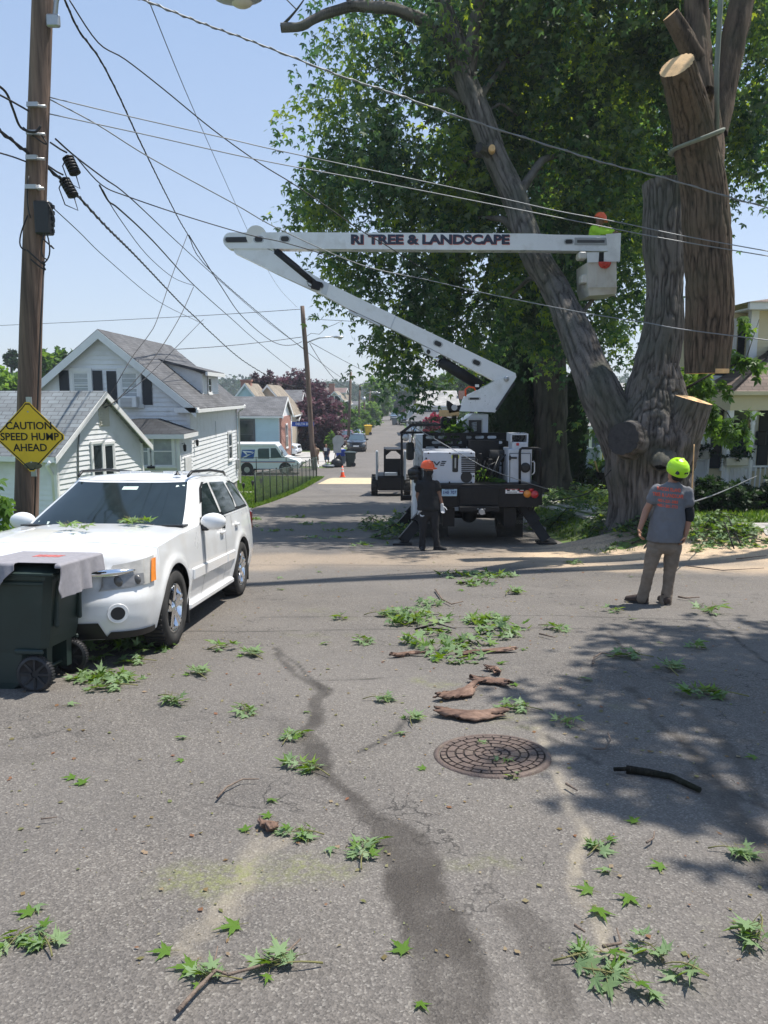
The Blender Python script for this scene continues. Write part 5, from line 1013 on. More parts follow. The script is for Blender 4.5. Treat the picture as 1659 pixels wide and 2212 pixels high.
def make_car(name, label, paint, glass, loc, rotz=0, rotx=0, scale=(1, 1, 1), hi=False, rim=CHROME, group=None, boxy=0, trimdark=False, cat='car', sedan=False):
 t = thing(name, label, cat, loc, 0, group, rot=(rotx, 0, rotz)); t.scale = scale
 wb = 2.86; rw = .36; Ra = .425; F0 = -.95; R0 = 3.83
 def Wz(z): return float(np.interp(z, [.2, .35, .55, .7, .9, 1.05, 1.2], [.83, .865, .9, .905, .89, .87, .85]))
 def dF(z): return float(np.interp(z, [.2, .3, .42, .58, .66, .8, .92, 1.0], [.1, .04, 0, .005, .05, .07, .1, .16]))
 def dR(z): return float(np.interp(z, [.2, .35, .6, .66, 1.1], [-.08, -.02, 0, -.06, -.1]))
 def ztop(y): return float(np.interp(y, [-1, -.75, -.4, .2, .8, 1.6, 3.0, 3.7, 3.9], [.93, .945, .985, 1.035, 1.07, 1.085, 1.13, 1.15, 1.13]))
 nf, ns, nr = (26, 150, 14) if hi else (10, 56, 8)
 par = [('f', math.pi / 2 * (i / nf)) for i in range(nf)] + [('s', -.45 + (3.53 + .45) * i / ns) for i in range(ns + 1)] + [('r', math.pi / 2 * (1 - i / nr)) for i in range(1, nr + 1)]
 def pt(p, z, o=0.0):
  k, a = p; W = Wz(z) + o
  if k == 'f': x, y = superel(W, F0 + dF(z) - o, .50, 3.1, a); y = min(y, -.45)
  elif k == 'r': x, y0 = superel(W, 0, .3, 3.4, a); y = R0 + dR(z) - y0 + o
  else:
   x, y = W, a
   for yc in (0, wb):
    d = math.hypot(y - yc, z - rw); x += .022 * math.exp(-((d - Ra - .03) / .06) ** 2) if d > Ra - .02 else .018
  return x, y
 def zb(p):
  if p[0] != 's': return .24 if p[0] == 'f' else .3
  y = p[1]; z = .25 if .4 < y < 2.5 else .27
  for yc in (0, wb):
   if abs(y - yc) < Ra: z = max(z, rw + math.sqrt(Ra ** 2 - (y - yc) ** 2))
  return z
 nv = 22 if hi else 8; half = []
 for p in par:
  z0 = zb(p); y_at = pt(p, .9)[1]; z1 = ztop(y_at)
  half.append([(*pt(p, z0 + (z1 - z0) * v / nv), z0 + (z1 - z0) * v / nv) for v in range(nv + 1)])
 m = MB(); nP = len(par)
 for sg in (1, -1):
  vs = [(sg * x, y, z) for col in half for x, y, z in col]; fs = []
  for i in range(nP - 1):
   for j in range(nv):
    a = i * (nv + 1) + j; f = [a, a + nv + 1, a + nv + 2, a + 1]; fs.append(f if sg > 0 else f[::-1])
  m.add(vs, fs, True)
 body = m.build('body', paint, t)
 m = MB(); rows = [c[-1] for p, c in zip(par, half) if c[-1][1] <= .95]; na = 12 if hi else 6
 vs = []; fs = []
 for x, y, z in rows:
  cr = float(np.interp(y, [-.9, -.6, 0, .9], [.0, .045, .06, .05]))
  for a in range(-na, na + 1):
   u = a / na; vs.append((x * u, y, z + cr * (1 - abs(u) ** 2.6) - .006 * (abs(abs(u) - .72) < .05)))
 k = 2 * na + 1
 for i in range(len(rows) - 1):
  for a in range(k - 1): fs.append([i * k + a, i * k + a + 1, (i + 1) * k + a + 1, (i + 1) * k + a])
 m.add(vs, fs, True); m.build('hood', paint, t)
 m = MB(); m.box((-.6, -.7, .24), (.6, 3.5, .5)); m.box((-.84, .45, .28), (.84, 2.42, .9)); m.box((-.7, -.6, .4), (.7, 3.5, .92)); m.build('underbody', BLACKP, t)
 zr0 = 1.62; H = lambda h, y: ztop(y) + (float(np.interp(y, [.6, 1.4, 1.8, 2.6, 3.3, 3.6], [1.515, 1.54, 1.585, 1.6, 1.575, 1.54])) - ztop(y)) * h
 def gl(h, p, o=0):
  k, a = p; W = .855 - .195 * h ** 1.15 + o; F = .52 + .9 * h - o; Rr = 3.72 - .3 * h ** 1.3 + o
  if k == 'f': x, y = superel(W, F, .42 - .16 * h, 2.5, a)
  elif k == 'r': x, y0 = superel(W, 0, .22, 3.2, a); y = Rr - y0
  else: x, y = W, a
  return x, y
 def gp_(h, p, o=0): x, y = gl(h, p, o); return (x, y, H(h, y) + o * .3)
 gpar = [('f', math.pi / 2 * i / (12 if hi else 6)) for i in range((12 if hi else 6))]
 def gside(h): return None
 nh = 10 if hi else 5; ngs = 14; cols = []
 for i in range(len(gpar)): cols.append([gp_(h / nh, gpar[i]) for h in range(nh + 1)])
 for i in range(ngs + 1):
  col = []
  for h in range(nh + 1):
   hh = h / nh; y0 = .52 + .9 * hh + .42 - .16 * hh; y1 = 3.72 - .3 * hh ** 1.3 - .22; col.append(gp_(hh, ('s', y0 + (y1 - y0) * i / ngs)))
  cols.append(col)
 for i in range(1, (8 if hi else 5) + 1): cols.append([gp_(h / nh, ('r', math.pi / 2 * (1 - i / (8 if hi else 5)))) for h in range(nh + 1)])
 m = MB()
 for sg in (1, -1):
  vs = [(sg * x, y, z) for c in cols for x, y, z in c]; fs = []
  for i in range(len(cols) - 1):
   for j in range(nh):
    a = i * (nh + 1) + j; f = [a, a + nh + 1, a + nh + 2, a + 1]; fs.append(f if sg > 0 else f[::-1])
  m.add(vs, fs, True)
 top = [c[-1] for c in cols]; vs = []; fs = []; k = 13
 for x, y, z in top:
  for a in range(-6, 7): u = a / 6; vs.append((x * u, y, z + .045 * (1 - u * u) * min(1, max(0, (y - 1.38) * 2.5)) * min(1, max(0, (3.45 - y) * 4)) + .004))
 for i in range(len(top) - 1):
  for a in range(k - 1): fs.append([i * k + a, i * k + a + 1, (i + 1) * k + a + 1, (i + 1) * k + a])
 m.add(vs, fs, True); m.build('roof', paint, t)
 m = MB(); vs = []; fs = []; nx = 24
 for j in range(9):
  h = .035 + .93 * j / 8
  for a in range(-nx // 2, nx // 2 + 1):
   ph = math.pi / 2 * .655 * abs(a) / (nx / 2); x, y, z = gp_(h, ('f', ph), .006); vs.append((x * (1 if a >= 0 else -1), y, z))
 for j in range(8):
  for a in range(nx): i = j * (nx + 1) + a; fs.append([i, i + 1, i + nx + 2, i + nx + 1])
 m.add(vs, fs, True); m.build('windscreen', glass, t)
 m = MB(); vs = []; fs = []
 for j in range(5):
  h = .1 + .78 * j / 4
  for a in range(-6, 7):
   ph = math.pi / 2 * .78 * abs(a) / 6; x, y, z = gp_(h, ('r', ph), .006); vs.append((x * (1 if a >= 0 else -1), y, z))
 for j in range(4):
  for a in range(12): i = j * 13 + a; fs.append([i + 13, i + 14, i + 1, i])
 m.add(vs, fs, True); m.build('rear_window', glass, t)
 def spoly(mb, pts, sg, o):
  q = [Vector((sg * (gp_(h, ('s', y), o)[0]), y, gp_(h, ('s', y), o)[2])) for y, h in pts]; mb.add(q, [list(range(len(q))) if sg > 0 else list(range(len(q)))[::-1]])
 for sg in (1, -1):
  m = MB(); spoly(m, [(1.02, .03), (3.42, .06), (3.30, .8), (3.1, .88), (1.72, .9), (1.55, .8)], sg, .003); m.build('window_surround', BLACKP, t)
  for pts in ([(1.1, .07), (1.93, .07), (1.93, .86), (1.72, .85), (1.6, .76)], [(2.02, .07), (2.72, .08), (2.78, .35), (2.7, .84), (2.02, .86)]):
   m = MB(); spoly(m, pts, sg, .008); m.build('side_window', glass, t)
  m = MB(); spoly(m, [(2.86, .12), (3.36, .14), (3.25, .72), (3.08, .82), (2.82, .82)], sg, .008); m.build('side_window', glass, t)
  if hi or not trimdark:
   pass
 def sx(z, o): return Wz(z) + o
 for sg in (1, -1):
  m = MB()
  for yy, z0, z1 in ((1.02, .3, 1.07), (1.98, .28, 1.09), (2.36, .95, 1.1)):
   for q in range(6): a, b = z0 + (z1 - z0) * q / 6, z0 + (z1 - z0) * (q + 1) / 6; m.quad((sg * sx(a, .0025), yy, a), (sg * sx(a, .0025), yy + .007, a), (sg * sx(b, .0025), yy + .007, b), (sg * sx(b, .0025), yy, b))
  m.build('door_seam', BLACKP, t)
  m = MB()
  for y0, y1 in ((.56, 1.96), (2.0, 2.40)): m.box((sg * sx(.6, -.01), y0, .54), (sg * sx(.6, .022), y1, .66), bev=.012)
  m.build('side_moulding', paint, t)
  m = MB(); m.box((sg * .8, .5, .235), (sg * .9, 2.4, .31), bev=.02); m.build('sill', paint if hi else BLACKP, t)
  for yy, z in ((1.82, .93), (2.6, .97)):
   m = MB(); m.lathe([(.001, .0), (.045, .004), (.05, .0)], (sg * sx(z, .004), yy, z), 'X', 12); m.box((sg * sx(z, .005), yy - .085, z - .016), (sg * sx(z, .04), yy + .075, z + .018), bev=.012); m.build('door_handle', paint, t)
  m = MB(); c = Vector((sg * .99, 1.03, 1.09)); m.box((sg * .86, .99, 1.01), (sg * .95, 1.11, 1.09), bev=.02, mi=1); m.ball((c.x, c.y, c.z + .02), .1, 9, sz=(1.35, .7, .95)); m.box((sg * .9, 1.085, 1.03), (sg * 1.1, 1.096, 1.17), mi=2, bev=.002)
  m.build('mirror', [paint, BLACKP, glass], t)
  wheel(t, sg * .795, 0, rw, sg, rim, hi=hi); wheel(t, sg * .795, wb, rw, sg, rim, hi=hi)
  m = MB();
  for yc in (0, wb):
   for k in range(14):
    a0, a1 = math.pi * k / 14, math.pi * (k + 1) / 14
    m.quad((sg * .87, yc + math.cos(a0) * (Ra + .004), rw + math.sin(a0) * (Ra + .004)), (sg * .87, yc + math.cos(a1) * (Ra + .004), rw + math.sin(a1) * (Ra + .004)), (sg * .5, yc + math.cos(a1) * (Ra + .004), rw + math.sin(a1) * (Ra + .004)), (sg * .5, yc + math.cos(a0) * (Ra + .004), rw + math.sin(a0) * (Ra + .004)))
   m.box((sg * .5, yc - Ra, .3), (sg * .52, yc + Ra, .8))
  m.build('wheel_well', BLACKP, t)
 def fpatch(name, corners, mat, o=.006, nu=30, nvv=8, sg=1, parent=t):
  (a0, z0), (a1, z1), (a2, z2), (a3, z3) = [(R(a), z) for a, z in corners]; vs = []; fs = []
  for j in range(nvv + 1):
   v = j / nvv
   for i in range(nu + 1):
    u = i / nu; ph = (a0 * (1 - u) + a1 * u) * (1 - v) + (a3 * (1 - u) + a2 * u) * v; z = (z0 * (1 - u) + z1 * u) * (1 - v) + (z3 * (1 - u) + z2 * u) * v
    x, y = superel(Wz(z) + o, F0 + dF(z) - o, .50, 3.1, abs(ph)); vs.append((sg * (x if ph >= 0 else -x), y, z))
  for j in range(nvv):
   for i in range(nu): k_ = j * (nu + 1) + i; f = [k_, k_ + 1, k_ + nu + 2, k_ + nu + 1]; fs.append(f if sg > 0 else f[::-1])
  return mesh_obj(name, vs, fs, mat, parent, True)
 LENS = M('headlight_lens', (.42, .4, .36), .16, metal=.0, var=.22, vs=7, coat=1); LENSD = M('headlight_reflector', (.2, .19, .18), .22, metal=.2, var=.4, vs=9, coat=1); AMB = M('amber_lens', (.8, .24, .03), .2, coat=.6)
 for sg in (1, -1):
  hl = fpatch('headlight', [(27, .655), (77, .7), (77, .925), (36, .865)], LENS, .008, sg=sg)
  fpatch('lower_lamp', [(28, .665), (64, .698), (63, .79), (29, .775)], LENSD, .013, sg=sg, parent=hl)
  fpatch('indicator', [(72, .705), (79.5, .712), (79.5, .905), (73, .9)], AMB, .015, 14, sg=sg, parent=hl)
  if hi:
   for ph, z, r_ in ((38, .725, .052), (54, .735, .045)):
    x, y = superel(Wz(z) + .012, F0 + dF(z) - .012, .50, 3.1, R(ph)); m = MB(); m.ball((sg * x, y + .012, z), r_, 8, sz=(1, .35, 1)); m.build('bulb_bowl', M('lamp_bowl', (.12, .115, .11), .2, metal=.2, var=.3), hl)
  x, y = superel(Wz(.47), F0 + dF(.47), .50, 3.1, R(43)); nrm = Vector((sg * .42, -.9, 0)).normalized(); c = Vector((sg * x, y, .47)); m = MB()
  m.cyl(c - nrm * .03, c + nrm * .012, .085, .08, 20, mi=0); m.cyl(c - nrm * .02, c + nrm * .0135, .055, .055, 20, mi=1); m.build('fog_lamp', [paint, BLACKP], t)
  fpatch('lower_valance', [(33, .24), (88, .245), (88, .3), (38, .31)], BLACKP if hi or trimdark else paint, .012, 48 if hi else 16, 5, sg=sg)
 fpatch('intake', [(-36, .245), (36, .245), (29, .395), (-29, .395)], BLACKP, .01, 30, 6)
 fpatch('grille', [(-19, .7), (19, .7), (16, .9), (-16, .9)], BLACKM, .006, 12, 6)
 if hi:
  m = MB()
  for k in range(7):
   z = .72 + k * .028
   for i in range(10):
    a0, a1 = R(-17 + 34 * i / 10), R(-17 + 34 * (i + 1) / 10); x0, y0 = superel(Wz(z), F0 + dF(z) - .016, .50, 3.1, abs(a0)); x1, y1 = superel(Wz(z), F0 + dF(z) - .016, .50, 3.1, abs(a1))
    m.bar((math.copysign(x0, a0), y0, z), (math.copysign(x1, a1), y1, z + .012 * (i % 2)), .006, .006)
  m.build('grille_mesh', STEEL, t)
 m = MB(); pts = []; rr = []
 for a in range(-56, 57, 4):
  x, y = superel(Wz(.8), F0 + dF(.8) - .028, .50, 3.1, R(abs(a))); pts.append((math.copysign(x, a), y, .795 + .025 * (abs(a) / 56) ** 2)); rr.append(.034 * (1 - .75 * max(0, (abs(a) - 40) / 16)))
 if hi: m.tube(pts, rr, 8); m.build('chrome_bar', CHROME, t)
 m = MB(); m.box((-.26, F0 + .0 - .012, .5), (.26, F0 + .01, .63), bev=.004); m.build('number_plate', REFL, t)
 for sg in (1, -1): m = MB(); m.box((sg * .62, R0 - .2, .78), (sg * .86, R0 - .055, 1.1), bev=.03); m.build('tail_light', M('red_lens', (.5, .015, .015), .2, coat=.6), t)
 if hi:
  for sg in (1, -1):
   m = MB(); m.tube([(sg * .6, 1.5, 1.595), (sg * .61, 1.62, 1.65), (sg * .62, 2.4, 1.67), (sg * .6, 3.15, 1.645), (sg * .59, 3.3, 1.6)], [.014, .018, .018, .018, .012], 8); m.build('roof_rail', BLACKP, t)
   m = MB()
   for k in (1.95, 2.3, 2.65): m.box((sg * .25 - .06, k, 1.6), (sg * .25 + .06, k + .02, 1.655))
   m.build('roof_rib', paint, t)
   m = MB(); m.box((sg * .74, Ra + .02, .12), (sg * .89, Ra + .035, .42)); m.box((sg * .74, wb + Ra + .02, .14), (sg * .89, wb + Ra + .035, .45)); m.build('mud_flap', RUBBER, t)
  for s0 in (-.1, -.62):
   m = MB(); pa = []
   for q in range(7): u = s0 + .6 * q / 6; ph = math.asin(min(1, (abs(u) / .84) ** (2.5 / 2))); x, y, z = gp_(.05 + .03 * q / 6, ('f', ph), .02); pa.append((u, y, z))
   m.tube(pa, .008, 5); m.build('wiper', BLACKP, t)
  m = MB(); m.box((-.8, .6, 1.085), (.8, .78, 1.1)); m.build('cowl', BLACKP, t)
  for (u, h, w, hh) in ((-.62, .1, .07, .03), (.05, .84, .08, .035), (.55, .88, .04, .02)):
   m = MB(); q = []
   for du, dh in ((-w, -hh), (w, -hh), (w, hh), (-w, hh)): uu = u + du; ph = math.asin(min(1, (abs(uu) / (.855 - .19 * h)) ** (2.5 / 2))); x, y, z = gp_(h + dh, ('f', ph), .009); q.append((uu, y, z))
   m.add(q, [[0, 1, 2, 3]]); m.build('windscreen_sticker', M('sticker_pale_green', (.6, .7, .62), .5), t)
  m = MB(); m.box((-.09, 1.42, 1.42), (.09, 1.45, 1.48), bev=.01); m.build('rear_view_mirror', BLACKP, t)
  m = MB(); m.lathe([(.045, 0), (.02, .02), (.008, .05)], (.45, 1.62, 1.607), 'Z', 10); m.build('antenna', BLACKP, t)
 return t
CARW = M('white_car_paint', (.78, .78, .77), .3, var=.03, vs=2, coat=.8, grime=((.5, .42, .3), 2.2, .28))
TINT = M('tinted_glass', (.014, .022, .024), .03, var=.2, spec=.45)
px, py = -2.77, 6.72; zf, zr_ = float(zg(px, py)) + .03, float(zg(px, py + 2.86)) + .03
suv = make_car('parked_suv', 'dusty white older SUV parked facing the camera behind the dark green bin', CARW, TINT, (px, py, zf + .005), R(-1.4), math.atan2(zr_ - zf, 2.86), (1, 1, .945), hi=True)
def place_car(u, d, **k):
 x = P(u, 1000, d).x; return (x, d, float(zg(x, d)) + .035)
DKP = M('black_car_paint', (.012, .014, .018), .22, var=.1, coat=.9); REDP = M('maroon_car_paint', (.2, .03, .035), .25, coat=.9); SILP = M('silver_car_paint', (.5, .52, .55), .3, metal=.3, coat=.8); BLUP = M('blue_grey_car_paint', (.1, .16, .26), .3, coat=.8); WHP = M('clean_white_car_paint', (.75, .77, .8), .3, coat=.8)
GL2 = M('car_glass', (.05, .08, .1), .06, spec=.8)
make_car('parked_suv', 'black SUV parked nose towards us just past the green bins on the left kerb', DKP, GL2, place_car(770, 78.5), 0, 0, (1.08, 1, 1.06), rim=STEEL)
make_car('parked_suv', 'silver-white SUV parked nose-left across the driveway behind the leaning pole', WHP, GL2, place_car(626, 71), R(78), 0, (1.1, 1.08, 1.12), rim=STEEL)
make_car('parked_car', 'maroon car parked at the left kerb right behind the black SUV', REDP, GL2, place_car(747, 90), 0, 0, (1.05, 1, 1.0), rim=STEEL)
make_car('parked_car', 'silver car whose light roof shows behind the maroon car and black SUV', SILP, GL2, place_car(765, 99), 0, 0, (1, 1, .95), rim=STEEL)
make_car('parked_car', 'blue-grey car parked on the left kerb beyond the yellow bin', BLUP, GL2, place_car(783, 124), 0, 0, (1.05, 1, 1.05), rim=STEEL)
make_car('parked_van', 'dark vehicle parked on the left under the trees, far down the street', DKP, GL2, place_car(808, 150), 0, 0, (1.2, 1.1, 1.15), rim=STEEL)
make_car('parked_suv', 'dark SUV parked nose-in on the right kerb far down the street', DKP, GL2, place_car(872, 152), R(8), 0, (1.15, 1, 1.15), rim=STEEL)
make_car('parked_car', 'blue-grey car on the right, farther than the dark SUV', BLUP, GL2, place_car(852, 178), 0, 0, (1.05, 1, 1.05), rim=STEEL)
make_car('crossing_car', 'tiny white car crossing broadside at the very end of the street', WHP, GL2, place_car(828, 207), R(88), 0, (1.1, 1.1, 1.05), rim=STEEL)
make_car('parked_car', 'blue car just visible on the right verge beyond the truck cab', BLUP, GL2, place_car(903, 110), 0, 0, (1, 1, 1), rim=STEEL)
make_car('parked_motorcycle_car', 'dark car with red trim parked under the purple tree behind the white SUV', REDP, GL2, place_car(692, 86), R(40), 0, (.9, .8, .9), rim=STEEL) if 0 else None

# ----- mail truck
MW = M('mail_truck_white', (.7, .74, .74), .4, var=.03); d = 51.2
x0, x1 = P(*Z3(95, 1000), d).x, P(*Z3(628, 1000), d).x; z0 = float(zg((x0 + x1) / 2, d)) + .03
t = thing('mail_truck', 'white boxy mail truck with a blue eagle panel behind the chain-link fence', 'mail truck', (x1, d, z0), R(0)); off = (x1, d, z0)
L = 4.45; H = P(*Z3(300, 762), d).z - z0; xr_ = x1 - L; w = 1.9; m = MB(off); cb = x1 - 1.05
pf = [(xr_, .42), (x1 - .06, .42), (x1, .55), (x1 - .02, .8), (x1 - .15, .95), (cb + .05, 1.2), (cb - .42, H - .12), (cb - .6, H), (xr_ + .1, H), (xr_, H - .1)]
m.prism([(a, d, z0 + b) for a, b in pf], (0, w, 0)); m.build('body', MW, t)
m = MB(off); m.box((xr_ - .01, d - .025, z0 + H - .16), (cb - .5, d + w + .025, z0 + H + .02), bev=.03); m.build('roof', TRIM, t)
m = MB(off); m.add([(cb + .06, d + .12, z0 + 1.24), (cb + .06, d + w - .12, z0 + 1.24), (cb - .37, d + w - .16, z0 + H - .18), (cb - .37, d + .16, z0 + H - .18)], [[0, 1, 2, 3]]);
for v_ in m.v: v_.x += .012
m.build('windscreen', GL2, t)
m = MB(off); m.add([(cb - 1.7, d - .006, z0 + 1.08), (cb - .95, d - .006, z0 + 1.08), (cb - .95, d - .006, z0 + H - .3), (cb - 1.62, d - .006, z0 + H - .3), (cb - 1.7, d - .006, z0 + H - .38)], [[0, 1, 2, 3, 4]]); m.add([(cb - .85, d - .006, z0 + 1.1), (cb - .1, d - .006, z0 + 1.15), (cb - .5, d - .006, z0 + H - .28), (cb - .85, d - .006, z0 + H - .28)], [[0, 1, 2, 3]]); m.build('side_window', GL2, t)
m = MB(off);
for zz, h_, mi in ((.88, .035, 0), (.82, .03, 1)): m.box((xr_ + .02, d - .008, z0 + zz), (x1 - .3, d - .004, z0 + zz + h_), mi=mi)
m.build('stripe', [M('stripe_blue', (.03, .08, .3), .5), M('stripe_red', (.4, .04, .05), .5)], t)
q = lambda zx, zy: P(*Z3(zx, zy), d) + Vector((0, -.009, 0)); EB = M('eagle_blue', (.015, .09, .35), .45)
m = MB(off); m.add([q(138, 884), q(245, 884), q(258, 810), q(150, 812)], [[0, 1, 2, 3]]); ep = m.build('eagle_panel', EB, t)
m = MB(off); m.add([p + Vector((0, -.004, 0)) for p in (q(140, 880), q(205, 848), q(236, 845), q(252, 830), q(160, 884))], [[0, 1, 2, 3, 4]]); m.add([p + Vector((0, -.004, 0)) for p in (q(150, 820), q(225, 824), q(250, 832), q(230, 834), q(180, 832), q(196, 850), q(184, 852))], [[0, 1, 2, 3, 4, 5, 6]]); m.build('eagle', REFL, ep)
for xx in (xr_ + .95, x1 - .95):
 m = MB(off); m.cyl((xx, d - .012, z0 + .42), (xx, d + .05, z0 + .42), .42, n=24); m.build('wheel_arch', BLACKP, t)
 for yy, sd in ((d - .02, 1), (d + w - .05, -1)):
  m = MB(off); m.cyl((xx, yy - .02, z0 + .34), (xx, yy + .12, z0 + .34), .34, n=24); wh = m.build('wheel', RUBBER, t); m = MB(off); m.cyl((xx, yy - .028, z0 + .34), (xx, yy, z0 + .34), .19, n=16); m.build('rim', STEEL, wh)
m = MB(off); m.box((x1 - .12, d + .1, z0 + .45), (x1 + .04, d + w - .1, z0 + .62), bev=.03); m.build('bumper', BLACKP, t)
m = MB(off); m.box((cb - .1, d - .35, z0 + 1.3), (cb - .04, d - .2, z0 + 1.65), bev=.02); m.bar((cb, d, z0 + 1.5), (cb - .07, d - .3, z0 + 1.5), .02); m.build('mirror', BLACKP, t)
# ----- bucket truck
yR = 16.0; TX0, TX1 = .80, 3.26; gt = float(zg(2, 18)) + .03
T = thing('bucket_truck', 'white and black aerial lift truck seen from behind, boom folded out', 'bucket truck', (2.03, yR, gt)); off = (2.03, yR, gt)
def q4(x, y, d=yR): return P(*Z4(x, y), d)
zd = q4(700, 864).z
m = MB(off); m.box((TX0, yR, zd - .1), (TX1, 20.4, zd), bev=.01); m.build('deck', BLACKM, T)
m = MB(off); m.box((TX0 + .02, yR + .04, q4(700, 1055).z), (TX1 - .02, yR + .14, zd - .1)); m.box((q4(835, 0).x, yR - .12, q4(0, 1092, yR - .1).z), (q4(1175, 0).x, yR + .1, q4(0, 1050, yR - .1).z), bev=.01); m.box((q4(835, 0).x, yR - .01, q4(0, 1040).z), (q4(1175, 0).x, yR + .04, q4(0, 890).z), bev=.01); m.build('rear_panel', BLACKM, T)
c = q4(1005, 1095, yR - .1); m = MB(off); m.cyl(c + Vector((0, -.14, .02)), c + Vector((0, .05, .02)), .06, n=12)
for a, b in ((-.07, .05), (.07, .05), (-.07, -.05), (.07, -.05)): m.cyl(c + Vector((a, -.04, b + .02)), c + Vector((a, .0, b + .02)), .014, n=8)
m.build('pintle_hitch', STEEL, T)
m = MB(off); m.box((1.25, yR + .2, gt + .55), (1.5, 24.5, gt + .95)); m.box((2.55, yR + .2, gt + .55), (2.8, 24.5, gt + .95)); m.build('chassis_rails', BLACKM, T)
pl = q4(741, 932, yR + .03); m = MB(off); m.box((pl.x - .16, yR + .015, pl.z - .08), (pl.x + .16, yR + .035, pl.z + .08), bev=.008); plate = m.build('number_plate', M('plate_pale_blue', (.45, .62, .75), .4, var=.08, vs=9), T)
m = MB(off); put_text(m, '1HE 707', .1, (pl.x, yR + .012, pl.z - .004), (1, 0, 0), (0, 0, 1), .002, .002, .82); put_text(m, 'RHODE ISLAND', .026, (pl.x, yR + .012, pl.z + .062), (1, 0, 0), (0, 0, 1), .001, .0006); m.build('plate_number', M('plate_navy', (.02, .05, .2), .5), plate)
a, b = q4(1208, 942), q4(1322, 890); a2, b2 = q4(1322, 942), q4(1360, 890)
m = MB(off); m.box((a.x, yR + .03, a.z), (b.x, yR + .038, b.z), mi=0); m.box((a.x, yR + .026, b.z - .05), (b.x, yR + .0295, b.z), mi=1); m.box((a2.x, yR + .03, a2.z), (b2.x, yR + .038, b2.z - .06), mi=0); m.box((a2.x, yR + .026, b2.z - .11), (b2.x, yR + .0295, b2.z - .075), mi=1)
dk = m.build('warning_decal', [REFL, M('warning_red', (.55, .03, .05), .45)], T)
m = MB(off); put_text(m, 'DANGER', .05, ((a.x + b.x) / 2, yR + .022, b.z - .026), (1, 0, 0), (0, 0, 1), .001, .002); m.build('decal_text', REFL, dk)
m = MB(off);
for i in range(3): m.box((a.x + .03 + i * .11, yR + .0275, a.z + .05 + .015 * (i % 2)), (a.x + .09 + i * .11, yR + .0298, a.z + .085))
for i in range(2): m.box((a.x + .03, yR + .0275, a.z + .015 + i * .014), (b.x - .04, yR + .0298, a.z + .021 + i * .014))
m.build('decal_figures', BLACKM, dk)
AMBL = M('amber_lamp', (.75, .25, .02), .3, coat=.6); REDL = M('red_lamp', (.5, .02, .03), .3, coat=.6)
for zx, zy, r, mm in ((1390, 946, .082, AMBL), (1422, 908, .055, REDL), (1451, 950, .082, REDL)):
 c = q4(zx, zy); m = MB(off); m.lathe([(r, .03), (r, 0), (r * .85, -.02), (.001, -.03)], (c.x, yR + .03, c.z), 'Y', 20); lp = m.build('tail_lamp', mm, T); m = MB(off); m.lathe([(r * 1.18, .035), (r * 1.18, -.004), (r, -.006)], (c.x, yR + .03, c.z), 'Y', 20); m.build('lamp_ring', BLACKP, lp)
m = MB(off); m.box((TX1 - .2, yR + .06, zd - .45), (TX1 + .06, yR + .12, zd)); m.build('lamp_bracket', BLACKM, T)
a, b = q4(522, 855, yR + .12), q4(955, 595, yR + .12); bx = M('white_cabinet', (.55, .58, .63), .35, var=.04, vs=2, coat=.3, grime=((.35, .34, .33), 3, .3))
m = MB(off); m.box((a.x, yR + .12, zd + .003), (b.x, yR + 1.2, b.z), bev=.015); pu = m.build('power_unit', bx, T)
def fp(zx, zy, o=.004): p = q4(zx, zy, yR + .12); return Vector((p.x, yR + .12 - o, p.z))
m = MB(off)
for col in (0, 1):
 for k in range(9): p = fp(840 + col * 47, 641 + k * 15.3); m.box((p.x, yR + .112, p.z - .014), (p.x + .195, yR + .124, p.z + .014), bev=.005)
c = fp(882, 805); m.cyl(c + Vector((0, .012, 0)), c - Vector((0, .006, 0)), .12, n=24); m.build('vents', BLACKP, pu)
m = MB(off); c = fp(790, 688); m.box((c.x - .06, yR + .095, c.z - .19), (c.x + .06, yR + .13, c.z + .19), bev=.04); m.box((c.x - .018, yR + .085, c.z - .11), (c.x + .018, yR + .1, c.z + .11), bev=.008, mi=1); m.build('latch', [BLACKP, STEEL], pu)
m = MB(off); c = fp(790, 637); m.box((c.x - .08, yR + .113, c.z - .035), (c.x + .08, yR + .122, c.z + .035)); m.build('yellow_sticker', M('sticker_yellow', (.6, .62, .08), .5), pu)
m = MB(off); BK = .022
def slant_E(x0, x1, y, fl=1):
 for k in range(3):
  p, q_ = fp(x0 + k * 6 * -fl + (8 if fl > 0 else 0), y + k * 15), fp(x1 - k * 9, y + k * 15); m.box((min(p.x, q_.x), yR + .114, p.z - BK / 2), (max(p.x, q_.x), yR + .123, p.z + BK / 2))
slant_E(668, 716, 676); slant_E(566, 608, 676)
for (x0, y0, x1, y1) in ((614, 676, 636, 706), (636, 706, 660, 676)): m.bar(fp(x0, y0, .008), fp(x1, y1, .008), .02, .024, up=(0, 1, 0))
m.build('lettering', M('navy_black', (.01, .015, .03), .5), pu)
m = MB(off)
for zx, zy in ((567, 606), (745, 606), (922, 606), (549, 650), (742, 848), (922, 848), (940, 797), (560, 848)): c = fp(zx, zy); m = MB(off); m.cyl(c, c - Vector((0, .012, 0)), .018, n=8); m.build('bolt', BLACKM, pu)
